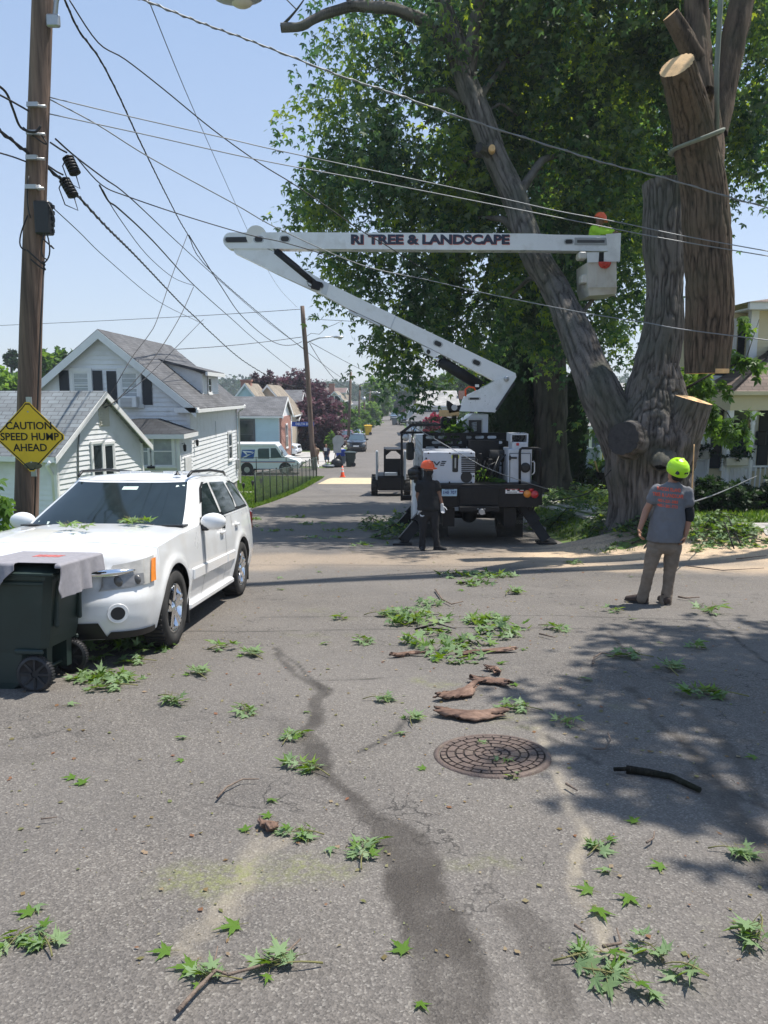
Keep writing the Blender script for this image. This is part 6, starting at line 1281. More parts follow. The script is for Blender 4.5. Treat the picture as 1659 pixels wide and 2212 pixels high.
def perforated(x0, x1, z0, z1, y, cw=.275, ch=.118, sw=.2, sh=.064, side=None):
 vs = []; fs = []; rows = int((z1 - z0) / ch); m = MB(off)
 for r in range(rows):
  zc = z1 - (r + .5) * ch; xo = x0 + (cw / 2 if r % 2 else 0);
  def P2(a, zz, o=0): return (a, y + o, zz) if side is None else (side, a, zz)
  if xo > x0: m.add([P2(x0, zc - ch / 2), P2(xo, zc - ch / 2), P2(xo, zc + ch / 2), P2(x0, zc + ch / 2)], [[0, 1, 2, 3]])
  xx = xo
  while xx + cw <= x1 + 1e-6:
   c = xx + cw / 2; h = sw / 2; k = sh / 2; inner = []
   for t_ in range(16):
    a = 2 * math.pi * (t_ + .5) / 16; ca, sa = math.cos(a), math.sin(a); inner.append((c + (h - k) * (1 if ca > 0 else -1) + k * ca, zc + k * sa))
   outer = []
   for (ix, iz) in inner:
    dx, dz = (ix - c) / (cw / 2), (iz - zc) / (ch / 2); s_ = 1 / max(abs(dx), abs(dz)); outer.append((c + (ix - c) * s_, zc + (iz - zc) * s_))
   vs_ = [P2(*p) for p in inner] + [P2(*p) for p in outer]
   m.add(vs_, [[i, (i + 1) % 16, 16 + (i + 1) % 16, 16 + i] for i in range(16)])
   for sx_ in (-1, 1):
    for sz_ in (-1, 1):
     cc = (c + sx_ * cw / 2, zc + sz_ * ch / 2); near = sorted(range(16), key=lambda i: (outer[i][0] - cc[0]) ** 2 + (outer[i][1] - cc[1]) ** 2)[:2]; m.add([P2(*cc), P2(*outer[near[0]]), P2(*outer[near[1]])], [[0, 1, 2]])
   xx += cw
  if xx < x1: m.add([P2(xx, zc - ch / 2), P2(x1, zc - ch / 2), P2(x1, zc + ch / 2), P2(xx, zc + ch / 2)], [[0, 1, 2, 3]])
 return m
za, zb_ = q4(0, 660, 17.3).z, q4(0, 452, 17.3).z; xa, xb = q4(535, 0, 17.3).x, q4(1245, 0, 17.3).x
m = perforated(xa, xb, za - .25, zb_, 17.3); m.box((xa, 17.28, zb_ - .01), (xb, 17.34, zb_ + .04)); m.box((xa - .03, 17.28, zd), (xa + .03, 17.34, zb_)); m.box((xb - .05, 17.28, zd), (xb, 17.34, zb_)); m.box(((xa + xb) / 2 - .1, 17.29, zd), ((xa + xb) / 2, 17.34, zb_)); m.build('perforated_rack', M('black_painted_steel', (.008, .009, .01), .6, spec=.2), T)
m = perforated(yR + .15, 18.9, zd - .3, zb_ - .15, 0, cw=.2, ch=.16, sw=.12, sh=.1, side=TX0 - .01); m.build('perforated_side', M('galv_side_panel', (.25, .27, .3), .5), T)
m = MB(off); m.box((xa + .05, 18.0, zd), (xa + 2.0, 18.06, zb_ - .02), bev=.01); m.build('added_rack_backing', WPAINT, T)  # pale backing added behind the rack so that its slots look light
a, b = q4(1225, 860, yR + .2), q4(1428, 575, yR + .2); m = MB(off); m.box((a.x, yR + .2, zd + .003), (b.x, yR + .95, b.z), bev=.012); cab = m.build('control_cabinet', bx, T)
a1, b1 = q4(1243, 848, yR + .2), q4(1412, 610, yR + .2); m = MB(off); m.box((a1.x, yR + .185, a1.z), (b1.x, yR + .21, b1.z), bev=.008); dr = m.build('cabinet_door', bx, cab)
m = MB(off)
for (x0_, y0_, x1_, y1_) in ((1241, 850, 1241, 608), (1414, 850, 1414, 608), (1241, 608, 1414, 608)): m.bar(q4(x0_, y0_, yR + .195), q4(x1_, y1_, yR + .195), .008, .02, up=(0, 1, 0))
c = q4(1372, 727, yR + .18); m.lathe([(.11, .01), (.1, -.03), (.05, -.04), (.001, -.03)], (c.x, yR + .185, c.z), 'Y', 18); c = q4(1250, 645, yR + .18); m.box((c.x - .04, yR + .15, c.z - .05), (c.x, yR + .19, c.z + .05), bev=.01); m.box((c.x - .04, yR + .16, c.z - .02), (c.x + .13, yR + .19, c.z + .02), bev=.01)
m.build('door_fittings', BLACKP, dr)
a, b = q4(1247, 575, yR + .25), q4(1397, 445, yR + .25); zm = q4(0, 515, yR + .25).z; m = MB(off); m.box((a.x + .04, yR + .25, a.z), (b.x, yR + .8, zm), bev=.01)
m.box((a.x, yR + .25, zm), (a.x + .03, yR + .8, b.z)); m.box((b.x - .03, yR + .25, zm), (b.x, yR + .8, b.z)); m.box((a.x + .03, yR + .77, zm), (b.x - .03, yR + .8, b.z)); m.box((a.x + .03, yR + .25, b.z - .03), (b.x - .03, yR + .8, b.z)); m.build('hopper', bx, cab)
m = MB(off); c = q4(1308, 533, yR + .24); m.box((c.x - .03, yR + .235, c.z - .03), (c.x + .03, yR + .25, c.z + .03), bev=.008); m.build('marker_lamp', REDL, cab)
m = MB(off)
for i in range(14): x = a.x + .1 + rng.uniform(0, b.x - a.x - .2); m.tube([(x, yR + .4, zm), (x + rng.uniform(-.1, .1), yR + .35, zm + .08), (x + rng.uniform(-.1, .1), yR + .45, zm + rng.uniform(.05, .22))], .012, 5)
m.build('hoses', BLACKP, cab)
m = MB(off); m.tube([q4(1425, 680, yR + .3), q4(1440, 674, yR + .3), q4(1447, 690, yR + .3), q4(1447, 760, yR + .3), q4(1440, 775, yR + .3), q4(1425, 785, yR + .3)], .014, 7); m.build('grab_handle', TRIM, cab)
m = MB(off); m.tube([q4(1325, 865, yR + .05), q4(1325, 600, yR + .05), q4(1330, 575, yR + .05), q4(1345, 566, yR + .05), q4(1475, 566, yR + .05), q4(1492, 576, yR + .05), q4(1498, 600, yR + .05), q4(1498, 870, yR + .05)], .028, 8); m.build('guard_hoop', BLACKM, T)
m = MB(off)
for i in range(9):
 x = rng.uniform(q4(965, 0).x, q4(1180, 0).x); z = rng.uniform(zd + .1, zd + .7); s_ = rng.uniform(.06, .16); m.box((x, 16.6 + rng.uniform(0, .5), zd), (x + s_, 16.9 + rng.uniform(0, .5), z), bev=.01)
m.box((q4(955, 0).x, 17.0, zd), (q4(1225, 0).x, 17.25, zd + .85)); m.build('valve_gear', BLACKM, T)
m = MB(off); a, b = q4(1075, 628, 16.8), q4(1222, 628, 16.8); m.cyl(a, b, .13, n=16); m.build('reel', RUBBER, T)
for i in range(7):
 m = MB(off); x = q4(970 + i * 32, 0).x; m.tube([(x, 16.5, zd), (x + .1, 16.4, zd + rng.uniform(.2, .5)), (x + .25, 16.55, zd + rng.uniform(.1, .6)), (x + .3, 16.9, zd + .1)], .018, 6); m.build('hose', BLACKP, T)
dT = 18.4
m = MB(off); c = q4(900, 0, dT); m.cyl((c.x, dT, zd - .3), (c.x, dT, q4(0, 440, dT).z), .38, n=24); m.cyl((c.x, dT, q4(0, 450, dT).z), (c.x, dT, q4(0, 435, dT).z), .5, n=24); m.build('pedestal', BLACKM, T)
a, b = q4(803, 450, dT - .4), q4(1064, 285, dT - .4); m = MB(off); m.prism([(a.x, dT - .4, a.z), (b.x, dT - .4, a.z), (b.x, dT - .4, b.z), (a.x + .35, dT - .4, b.z), (a.x, dT - .4, b.z - .25)], (0, .9, 0)); tu = m.build('turret', bx, T)
a, b = q4(893, 448, dT - .42), q4(1020, 320, dT - .42); m = MB(off); m.box((a.x, dT - .415, a.z + .04), (b.x, dT - .398, b.z), bev=.006); fr_ = m.build('hatch', STEEL, tu); a, b = q4(902, 442, dT - .43), q4(1010, 332, dT - .43); m = MB(off); m.box((a.x, dT - .43, a.z), (b.x, dT - .412, b.z), bev=.05); m.build('opening', BLACKP, fr_)
m = MB(off)
for k in range(6): c = q4(925, 360 + k * 13, dT - .44); m.cyl(c, c + Vector((.12, 0, .02)), .016, n=6)
m.build('spool', STEEL, fr_)
a, b = q4(762, 450, 18), q4(800, 295, 18); m = MB(off); m.box((a.x, 18, a.z), (b.x, 18.2, b.z)); m.prism([q4(675, 325, 18), q4(700, 300, 18), q4(755, 320, 18), q4(760, 395, 18), q4(700, 420, 18), q4(672, 395, 18)], (0, .3, 0)); m.build('mast', BLACKM, T)
m = MB(off); m.prism([q4(700, 392, 18.2), q4(755, 372, 18.2), q4(755, 445, 18.2), q4(560, 445, 18.2)], (0, .05, 0)); m.build('side_fairing', bx, T)
m = MB(off); m.prism([q4(725, 170, 18), q4(745, 178, 18), q4(790, 215, 18), q4(838, 208, 18), q4(820, 262, 18), q4(740, 275, 18), q4(722, 215, 18)], (0, .25, 0)); c = q4(782, 228, 17.98); m.cyl(c, c - Vector((0, .04, 0)), .07, n=14, mi=1); c = q4(750, 268, 18); m.box((c.x - .25, 18, c.z - .1), (c.x + .2, 18.2, c.z + .05), mi=2); m.build('boom_cradle', [BLACKM, STEEL, WOODC], T)
m = MB(off); yy = 16.9
m.bar(q4(346, 1000, yy), q4(346, 430, yy), .05, .07, up=(0, 1, 0)); m.bar(q4(346, 435, yy), q4(425, 375, yy), .06, .07, up=(0, 1, 0)); m.bar(q4(425, 374, yy), q4(670, 374, yy), .05, .07, up=(0, 1, 0))
for k in range(8): a = q4(425 + k * 34, 374, yy); m.bar(a, a + Vector((0, 1.9, -.02)), .03, .05)
m.bar(q4(340, 436, yy), q4(600, 436, yy + 1.6), .05, .05); m.box(q4(345, 1000, yy), q4(352, 960, yy) + Vector((.2, .05, 0))); m.prism([q4(357, 460, yy), q4(395, 430, yy), q4(395, 500, yy), q4(357, 500, yy)], (0, .3, 0)); m.build('canopy_rack', BLACKM, T)
c = q4(378, 477, yy - .03); m = MB(off); m.lathe([(.08, .05), (.08, 0), (.06, -.012), (.001, -.015)], c, 'Y', 16); m.build('work_light', STEEL, T)
cw0, cw1 = TX0 + .05, TX1 - .05; zc = q4(0, 448, 21).z
m = MB(off); pf = [(20.7, gt + .75), (22.5, gt + .75), (22.5, gt + 1.9), (22.2, gt + 2.1), (21.8, zc), (20.7, zc)]
m.prism([(cw0, a, b) for a, b in pf], (cw1 - cw0, 0, 0)); cabn = m.build('cab', WPAINT, T)
m = MB(off); m.prism([(cw0 + .1, 22.5, gt + .8), (cw0 + .1, 24.4, gt + .8), (cw0 + .1, 24.4, gt + 1.5), (cw0 + .1, 22.5, gt + 1.9)], (cw1 - cw0 - .2, 0, 0)); m.build('hood', WPAINT, cabn)
m = MB(off); m.prism([(cw0 - .005, 20.95, gt + 1.75), (cw0 - .005, 22.1, gt + 1.75), (cw0 - .005, 21.75, zc - .12), (cw0 - .005, 20.95, zc - .12)], (.02, 0, 0)); m.box((cw0 + .4, 20.685, gt + 1.9), (cw1 - .4, 20.705, zc - .15)); m.build('window', TINT, cabn)
m = MB(off); m.box((TX0 + .02, 17.2, gt + .55), (TX0 + .5, 20.5, gt + 1.9), bev=.02); sb = m.build('side_body', WPAINT, T)
m = MB(off); m.box((TX0 - .14, 17.6, gt + .25), (TX0 + .02, 18.8, gt + 1.45), bev=.06); m.build('rear_fender', WPAINT, sb)
m = MB(off)
for yy_ in (18.2, 19.3): m.bar((TX0 + .015, yy_, gt + .6), (TX0 + .015, yy_, gt + 1.85), .012, .012, up=(0, 1, 0)); m.box((TX0 - .01, yy_ + .3, gt + 1.2), (TX0 + .02, yy_ + .42, gt + 1.3))
m.build('locker_seams', BLACKM, sb)
m = MB(off); m.box((TX1 - .5, 17.2, gt + .55), (TX1 - .02, 20.5, gt + 1.9), bev=.02); m.build('side_body', WPAINT, T)
m = MB(off); c = q4(412, 580, 21.5); m.box((c.x - .1, 21.4, c.z - .28), (c.x + .12, 21.5, c.z + .22), bev=.05); m.tube([(c.x + .05, 21.45, c.z + .2), (c.x + .1, 21.5, c.z + .55), (c.x + .3, 21.6, c.z + .8)], .02, 6); m.build('mirror', BLACKP, T)
m = MB(off);
for p0, p1, r in (((430, 745), (500, 735), .05), ((415, 770), (510, 780), .09), ((425, 800), (505, 820), .08), ((460, 840), (500, 845), .05)): m.tube([q4(*p0, 16.35), (q4(*p0, 16.3) + q4(*p1, 16.3)) / 2 + Vector((0, -.05, .04)), q4(*p1, 16.35)], r, 8)
m.build('rope_bundle', BLACKP, T)
def blad(x, y): return None
for x, yy in ((TX0 + .18, 18.2), (TX0 + .44, 18.2), (TX1 - .44, 18.2), (TX1 - .18, 18.2), (TX0 + .2, 23.2), (TX1 - .2, 23.2)):
 sg = 1 if x > 2 else -1; m = MB(off); h = .12; r = .5; c = (x, yy, gt + r)
 m.lathe([(.3, -h), (.46, -h), (.5, -h * .7), (.5, h * .7), (.46, h), (.3, h), (.28, 0), (.3, -h)], c, 'X', 28); wh = m.build('wheel', RUBBER, T); m = MB(off); m.lathe([(.3, -.08), (.12, -.02), (.1, .04), (.001, .05)][::1], c, 'X', 16); m.lathe([(.3, .08), (.12, .02), (.1, -.04), (.001, -.05)], c, 'X', 16); m.build('hub', STEEL, wh)
m = MB(off); m.cyl((1.1, 18.2, gt + .5), (2.96, 18.2, gt + .5), .09, n=12); m.ball((2.03, 18.2, gt + .5), .2, 8); m.build('axle', BLACKM, T)
for sg, (xa_, xb_) in ((0, q4(1155, 0, 17.2).xx if 0 else (q4(1165, 0, 17.2).x, q4(1385, 0, 17.2).x)), (1, (q4(560, 0, 17.2).x, q4(745, 0, 17.2).x))):
 z0_, z1_ = gt + .14, zd - .35; m = MB(off); m.box((xa_, 17.2, z0_), (xb_, 17.23, z1_)); mf = m.build('mud_flap', RUBBER, T)
 cx_ = (xa_ + xb_) / 2; zt_ = q4(0, 1132, 17.2).z; zn = q4(0, 1178, 17.2).z; m = MB(off); put_text(m, 'VERSALIFT', .15, (cx_ + .04, 17.193, zt_), (1, 0, 0), (0, 0, 1), .001, .002, .95); put_text(m, '888-843-8887', .13, (cx_ + .04, 17.193, zn), (1, 0, 0), (0, 0, 1), .001, .002, .85); m.build('flap_lettering', M('faded_white_print', (.14, .14, .14), .8), mf)
for p0, p1, w_ in ((q4(1345, 1040, 16.6), q4(1545, 1300, 16.35), .21), (q4(600, 1040, 16.6), q4(350, 1290, 16.2), .21), (q4(500, 1030, 20.2), q4(330, 1180, 20.0), .24)):
 m = MB(off); gz_ = float(zg(p1.x, p1.y)) + .03; p1 = Vector((p1.x, p1.y, gz_ + .08)); m.bar(p0, p1, w_, .16, up=(0, 1, 0)); m.bar(p0 + Vector((0, -.02, .05)), p0 + (p1 - p0) * .55 + Vector((0, -.02, .05)), w_ * 1.15, .2, up=(0, 1, 0)); m.box((p1.x - .2, p1.y - .2, gz_), (p1.x + .2, p1.y + .2, gz_ + .06), bev=.01); m.build('outrigger', BLACKM, T)
m = MB(off)
for zx in (1405, 1425, 1450): m.bar(q4(zx, 985, 16.1), q4(zx - 12, 1080, 16.1), .035, .035, up=(0, 1, 0))
m.build('light_hangers', BLACKM, T)
rope = MB(off); rope.tube([q4(430, 380, 16.9), q4(640, 500, 16.4), q4(900, 650, 16), q4(1010, 712, 16), q4(1200, 790, 15.98), q4(1420, 862, 15.97), q4(1560, 905, 15.95)], .008, 6); rope.build('tag_line', CABLEG, T)
dB = 17.9
def qb(x, y, d=dB): return P(466.6 + .41666 * x, 466.6 + .41666 * y, d)
def zz6(x, y, d=dB): return P(*Z6(x, y), d)
bw = .3
m = MB(off); pl_ = [qb(90, 175), qb(130, 165), qb(250, 165), qb(300, 185), qb(575, 345), qb(930, 517), qb(1553, 815), qb(1550, 835), qb(1447, 856), qb(900, 580), qb(690, 482), qb(540, 402), qb(330, 305), qb(95, 190)]
m.prism(pl_, (0, bw, 0)); lb = m.build('lower_boom', WPAINT, T)
m = MB(off); m.prism([p + Vector((0, -.012, 0)) for p in (qb(560, 338), qb(588, 352), qb(572, 412), qb(545, 400))], (0, bw + .024, 0)); m.prism([p + Vector((0, -.006, 0)) for p in (qb(928, 517), qb(934, 520), qb(909, 582), qb(903, 578))], (0, bw + .012, 0)); m.prism([qb(685, 484), qb(735, 510), qb(730, 522), qb(690, 500)], (0, bw, 0)); m.prism([qb(735, 505), qb(850, 562), qb(848, 570), qb(735, 515)], (0, bw * .9, 0)); m.build('boom_collar', bx, lb)
m = MB(off); m.prism([p + Vector((0, -.03, 0)) for p in (qb(1552, 814), qb(1556, 835), qb(1445, 1020), qb(1438, 1017), qb(1262, 1012), qb(1290, 938), qb(1382, 888), qb(1448, 852))], (0, bw + .06, 0)); kb = m.build('boom_bracket', WPAINT, T)
m = MB(off); c = qb(1505, 845, dB - .03); m.lathe([(.06, .0), (.06, -.03), (.045, -.045), (.001, -.05)], c, 'Y', 16); c = qb(1395, 905, dB - .03)
for zx, zy in ((1385, 890), (1395, 930), (1395, 960), (1320, 968), (1345, 958), (1410, 975)): c = qb(zx, zy, dB - .03); m.cyl(c, c - Vector((0, .01, 0)), .012, n=6)
m.build('pivot_pin', STEEL, kb)
m = MB(off); m.bar(qb(1545, 865, dB - .02), qb(1452, 1005, dB - .02), .05, .1, up=(0, 1, 0)); m.build('edge_cable', BLACKP, kb)
def slot(parent, x, y, w, h, ang=0, fnc=qb, fr=1.35, dd=None):
 c = fnc(x, y); s_ = P(CX + 1, 700, dB).x - P(CX, 700, dB).x; w_ = w * .41666 * s_ / 2; h_ = h * .41666 * s_ / 2; ca, sa = math.cos(ang), math.sin(ang)
 def ring(k, yy):
  o = []
  for i in range(16):
   a = 2 * math.pi * i / 16; px_ = (w_ - h_) * (1 if math.cos(a) >= 0 else -1) + h_ * math.cos(a); pz = h_ * math.sin(a); px_ *= k; pz *= k; o.append((c.x + px_ * ca - pz * sa, yy, c.z + px_ * sa + pz * ca))
  return o
 m = MB(off); yy = (dB if dd is None else dd); m.prism(ring(fr, yy - .008), (0, .006, 0)); f = m.build('slot_frame', STEEL, parent); m = MB(off); m.prism(ring(1, yy - .013), (0, .008, 0)); m.build('opening', BLACKP, f)
slot(lb, 1150, 662, 40, 24, R(-26)); slot(lb, 1350, 760, 40, 24, R(-26)); slot(kb, 1338, 947, 50, 11, 0, dd=dB - .03); slot(lb, 549, 362, 18, 26, 0, dd=dB - .014)
m = MB(off); ub = []
c0 = qb(78, 128); rr0 = (qb(78, 86).z - qb(78, 170).z) / 2
for k in range(13): a = math.pi / 2 + math.pi * k / 12; ub.append(Vector((c0.x + rr0 * math.cos(a), dB - .02, c0.z + rr0 * math.sin(a))))
e1, e2 = zz6(495, 432), zz6(495, 318); eb = qb(1650, 178); et_ = qb(1650, 92)
ub += [Vector((p.x, dB - .02, p.z)) for p in (qb(250, 170), qb(800, 173), eb, zz6(300, 429), e1, e2, zz6(100, 311), et_, qb(400, 85))]
m.prism(ub, (0, bw + .04, 0)); up = m.build('upper_boom', WPAINT, T)
m = MB(off); m.cyl(qb(210, 105, dB - .025), qb(210, 105, dB + bw + .03), .23, n=24); m.build('knuckle_pulley', WPAINT, up)
slot(up, 222, 122, 42, 26, 0, dd=dB - .02); slot(up, 358, 120, 42, 26, 0, dd=dB - .02); slot(up, (zz6(202, 360).x - qb(0, 0).x) / (qb(1, 0).x - qb(0, 0).x), 134, 38, 20, 0, dd=dB - .02)
slot(up, 108, 124, 115, 26, 0, dd=dB - .02, fr=1.15)
a, b = zz6(247, 388), zz6(488, 333); m = MB(off); m.box((a.x, dB - .03, a.z), (b.x, dB - .018, b.z), bev=.01); f = m.build('slot_frame', STEEL, up); m = MB(off); m.box((a.x + .06, dB - .04, a.z + .05), (b.x - .06, dB - .025, b.z - .05), bev=.03); m.build('opening', M('dark_grey_plastic', (.06, .065, .07), .5), f)
tx = (P(929, 518, dB).x); tz = P(929, 517.5, dB).z; NAVY = M('navy_lettering', (.012, .02, .05), .45); wid = P(1100, 518, dB).x - P(758, 518, dB).x
m = MB(off); vs_, fs_ = text_mesh('RI TREE & LANDSCAPE', .3, .002, .014); w0_ = max(v.x for v in vs_) - min(v.x for v in vs_); k = wid / w0_; h0_ = max(v.y for v in vs_) - min(v.y for v in vs_); kz = (P(929, 507, dB).z - P(929, 528.5, dB).z) / h0_; xm_ = (max(v.x for v in vs_) + min(v.x for v in vs_)) / 2; ym_ = (max(v.y for v in vs_) + min(v.y for v in vs_)) / 2
tv = lambda v, dx, dz, dy: Vector((tx + (v.x - xm_) * k + dx, dB - .024 + dy - v.z, tz + (v.y - ym_) * kz + dz))
m.add([tv(v, 0, 0, -.004) for v in vs_], fs_); lt = m.build('lettering', NAVY, up); m = MB(off); m.add([tv(v, .014, -.014, 0) for v in vs_], fs_); m.build('lettering_shadow', M('lettering_red', (.5, .12, .1), .5), lt)
m = MB(off); m.cyl(qb(310, 183, dB + .05), qb(525, 360, dB + .05), .085, n=16); m.prism([qb(500, 330, dB - .05), qb(552, 345, dB - .05), qb(535, 385, dB - .05), qb(492, 375, dB - .05)], (0, .2, 0)); cy = m.build('hydraulic_cylinder', BLACKM, T); m = MB(off); m.cyl(qb(270, 165, dB + .05), qb(312, 186, dB + .05), .035, n=12); m.build('piston_rod', CHROME, cy)
m = MB(off); m.tube([qb(500, 350, dB - .07), qb(470, 340, dB - .08), qb(480, 360, dB - .08), qb(530, 385, dB - .07)], .012, 6); m.build('hose', BLACKP, cy)
m = MB(off); m.cyl(qb(1165, 752, dB + .1), qb(1372, 882, dB + .1), .125, n=18); cy = m.build('hydraulic_cylinder', BLACKM, T); m = MB(off); m.cyl(qb(1128, 733, dB + .1), qb(1166, 753, dB + .1), .06, n=14); m.build('piston_rod', CHROME, cy); c = qb(1352, 880, dB - .03); m = MB(off); m.box((c.x - .04, dB - .04, c.z - .03), (c.x + .05, dB - .03, c.z + .03)); m.build('cylinder_sticker', REFL, cy)
m = MB(off); m.prism([p + Vector((0, -.01, 0)) for p in (qb(1065, 670), qb(1112, 690), qb(1160, 715), qb(1135, 735), qb(1085, 712))], (0, bw + .02, 0)); m.build('cylinder_lug', WPAINT, lb); slot(lb, 1101, 704, 20, 26, R(10), dd=dB - .012, fr=1.1)
m = MB(off); m.tube([qb(1295, 935, dB - .06), qb(1292, 900, dB - .06), qb(1310, 885, dB - .06), qb(1338, 890, dB - .06), qb(1345, 905, dB - .06)], .02, 7); m.build('orange_hose', ORANGE, T)
BKT = M('dirty_white_fibreglass', (.6, .57, .52), .45, var=.05, vs=3, grime=((.28, .2, .14), 2.4, .5)); yb = dB - .32
m = MB(off)
def ringb(pts, y0, y1):
 m.prism([P(*Z6(*p), y0) for p in pts], (0, y1 - y0, 0))
a0, a1, a2, a3 = P(*Z6(345, 512), yb), P(*Z6(556, 505), yb), P(*Z6(558, 690), yb), P(*Z6(348, 690), yb); w2 = .98
def taper(pt, k, dz=0): return Vector((pt.x, pt.y + k, pt.z + dz))
lo = [P(*Z6(358, 755), yb + .04), P(*Z6(556, 742), yb + .04)]
V8 = [a0, a1, taper(a1, w2), taper(a0, w2), a3, a2, taper(a2, w2), taper(a3, w2), lo[0], lo[1], taper(lo[1], w2 - .08), taper(lo[0], w2 - .08)]
m.add(V8, [[4, 5, 1, 0], [5, 6, 2, 1], [6, 7, 3, 2], [7, 4, 0, 3], [8, 9, 5, 4], [9, 10, 6, 5], [10, 11, 7, 6], [11, 8, 4, 7], [11, 10, 9, 8]]); bk = m.build('bucket', BKT, T)
m = MB(off)
for zx in (412, 488): m.bar(P(*Z6(zx, 560), yb - .004), P(*Z6(zx, 680), yb - .004), .035, .03, up=(0, 1, 0))
m.bar(P(*Z6(346, 692), yb - .003), P(*Z6(560, 690), yb - .003), .03, .03, up=(0, 0, 1)); a, b = P(*Z6(302, 662), yb + .1), P(*Z6(347, 600), yb + .1); m.box((a.x, yb + .1, a.z), (b.x, yb + .4, b.z), bev=.02); a, b = P(*Z6(282, 488), yb + .2), P(*Z6(345, 432), yb + .2); m.box((a.x, yb + .2, a.z), (b.x, yb + .5, b.z), bev=.03); m.build('bucket_ribs', BKT, bk)
m = MB(off); m.prism([P(*Z6(*p), yb - .05) for p in ((480, 306), (590, 297), (582, 505), (465, 507), (466, 438), (497, 432))], (0, .012, 0)); m.prism([P(*Z6(*p), yb - .05) for p in ((343, 440), (430, 438), (426, 510), (344, 513))], (0, .012, 0)); m.build('bucket_shield', M('white_sheet', (.72, .73, .74), .4), bk)
m = MB(off); m.prism([P(*Z6(*p), yb - .02) for p in ((430, 438), (465, 438), (465, 520), (428, 520))], (0, .02, 0)); m.build('valve_block', BLACKM, bk)
m = MB(off)
for k in range(16):
 a = k / 15 * math.pi; c = P(*Z6(470 - 45 * math.cos(a), 515 + 42 * math.sin(a)), yb - .08); m.tube([c, P(*Z6(470 + 12 * math.sin(k * 2), 512), yb - .1)], .02, 5)
m.build('red_rope_coil', M('red_rope', (.55, .05, .03), .7, var=.3, vs=30), bk)
crown([(Vector((x, 16.5, zd + .06)), .1) for x in (2.0, 2.2, 2.6, 2.9)] + [(Vector((1.35, 17.8, q4(0, 425, 17.8).z)), .16), (Vector((1.55, 17.8, q4(0, 430, 17.8).z)), .14), (q4(825, 390, 17.9), .15)], 420, .13, LEAF_LIGHT, T, off, spray=10, slen=.18, droop=.2, shell=.2, name='caught_leaves')

# ----- skid steer
d = 36.0; q3 = lambda x, y, dd=d: P(*Z3(x, y), dd); c = q3(1385, 1188); g0 = float(zg(c.x, d)) + .03
S = thing('skid_steer', 'black and white skid-steer loader standing behind the truck, seen from behind', 'loader', (c.x, d, g0)); off = (c.x, d, g0)
BW = M('loader_white', (.4, .44, .48), .4)
for sg in (-1, 1):
 for yy in (d + .5, d + 1.55):
  x = c.x + sg * .78; m = MB(off); m.cyl((x - .15, yy, g0 + .42), (x + .15, yy, g0 + .42), .42, n=22)
  for k in range(14): a = 2 * math.pi * k / 14; m.box((x - .15, yy + math.cos(a) * .42 - .03, g0 + .42 + math.sin(a) * .42 - .02), (x + .15, yy + math.cos(a) * .42 + .03, g0 + .42 + math.sin(a) * .42 + .02), rot=Matrix.Rotation(a, 3, 'X'))
  wh = m.build('wheel', RUBBER, S); m = MB(off); m.cyl((x - .16, yy, g0 + .42), (x + .16, yy, g0 + .42), .2, n=14); m.build('rim', BW, wh)
 m = MB(off); x = c.x + sg * .66; m.box((x - .055, d + .05, g0 + .75), (x + .055, d + .3, q3(0, 820).z), bev=.03); m.bar((x, d + .2, q3(0, 850).z), (x, d + 2.6, g0 + .9), .12, .2); m.bar((x, d + 2.6, g0 + .95), (x, d + 2.9, g0 + .3), .12, .2); m.build('lift_arm', BW, S)
m = MB(off); m.box((c.x - .62, d, g0 + .25), (c.x + .62, d + 1.9, g0 + .95), bev=.05); m.box((c.x - .55, d - .06, g0 + .3), (c.x + .55, d, g0 + .9), bev=.03); m.build('engine_body', BLACKM, S)
m = MB(off); m.box((c.x - .3, d - .075, g0 + .96), (c.x + .3, d + .3, g0 + 1.12), bev=.02); m.build('rear_grille', BW, S)
a, b = q3(1325, 1000), q3(1487, 806); m = MB(off)
for x in (a.x, b.x - .1): m.box((x, d + .15, g0 + .95), (x + .1, d + .27, b.z)); m.box((x, d + 1.4, g0 + .95), (x + .1, d + 1.5, b.z))
m.box((a.x, d + .15, b.z - .1), (b.x, d + 1.55, b.z), bev=.04); m.box((a.x + .1, d + .17, g0 + .95), (b.x - .1, d + .25, q3(0, 888).z)); m.add([(a.x + .1, d + .2, b.z - .1), (a.x + .35, d + .2, b.z - .1), (a.x + .1, d + .2, b.z - .32), (b.x - .1, d + .2, b.z - .1), (b.x - .35, d + .2, b.z - .1), (b.x - .1, d + .2, b.z - .32)], [[0, 1, 2], [3, 4, 5]])
m.box((a.x, d + .3, g0 + .95), (a.x + .03, d + 1.4, b.z - .1)); m.box((b.x - .03, d + .3, g0 + .95), (b.x, d + 1.4, b.z - .1)); m.build('cab_frame', BLACKM, S)
m = MB(off); m.box((c.x - .9, d + 2.9, g0 + .02), (c.x + .9, d + 3.4, g0 + .55), bev=.03); m.build('loader_bucket', BLACKM, S)
m = MB(off); m.box((c.x - .25, d + .8, g0 + .95), (c.x + .25, d + 1.0, g0 + 1.55), bev=.05); m.build('seat', BLACKP, S)
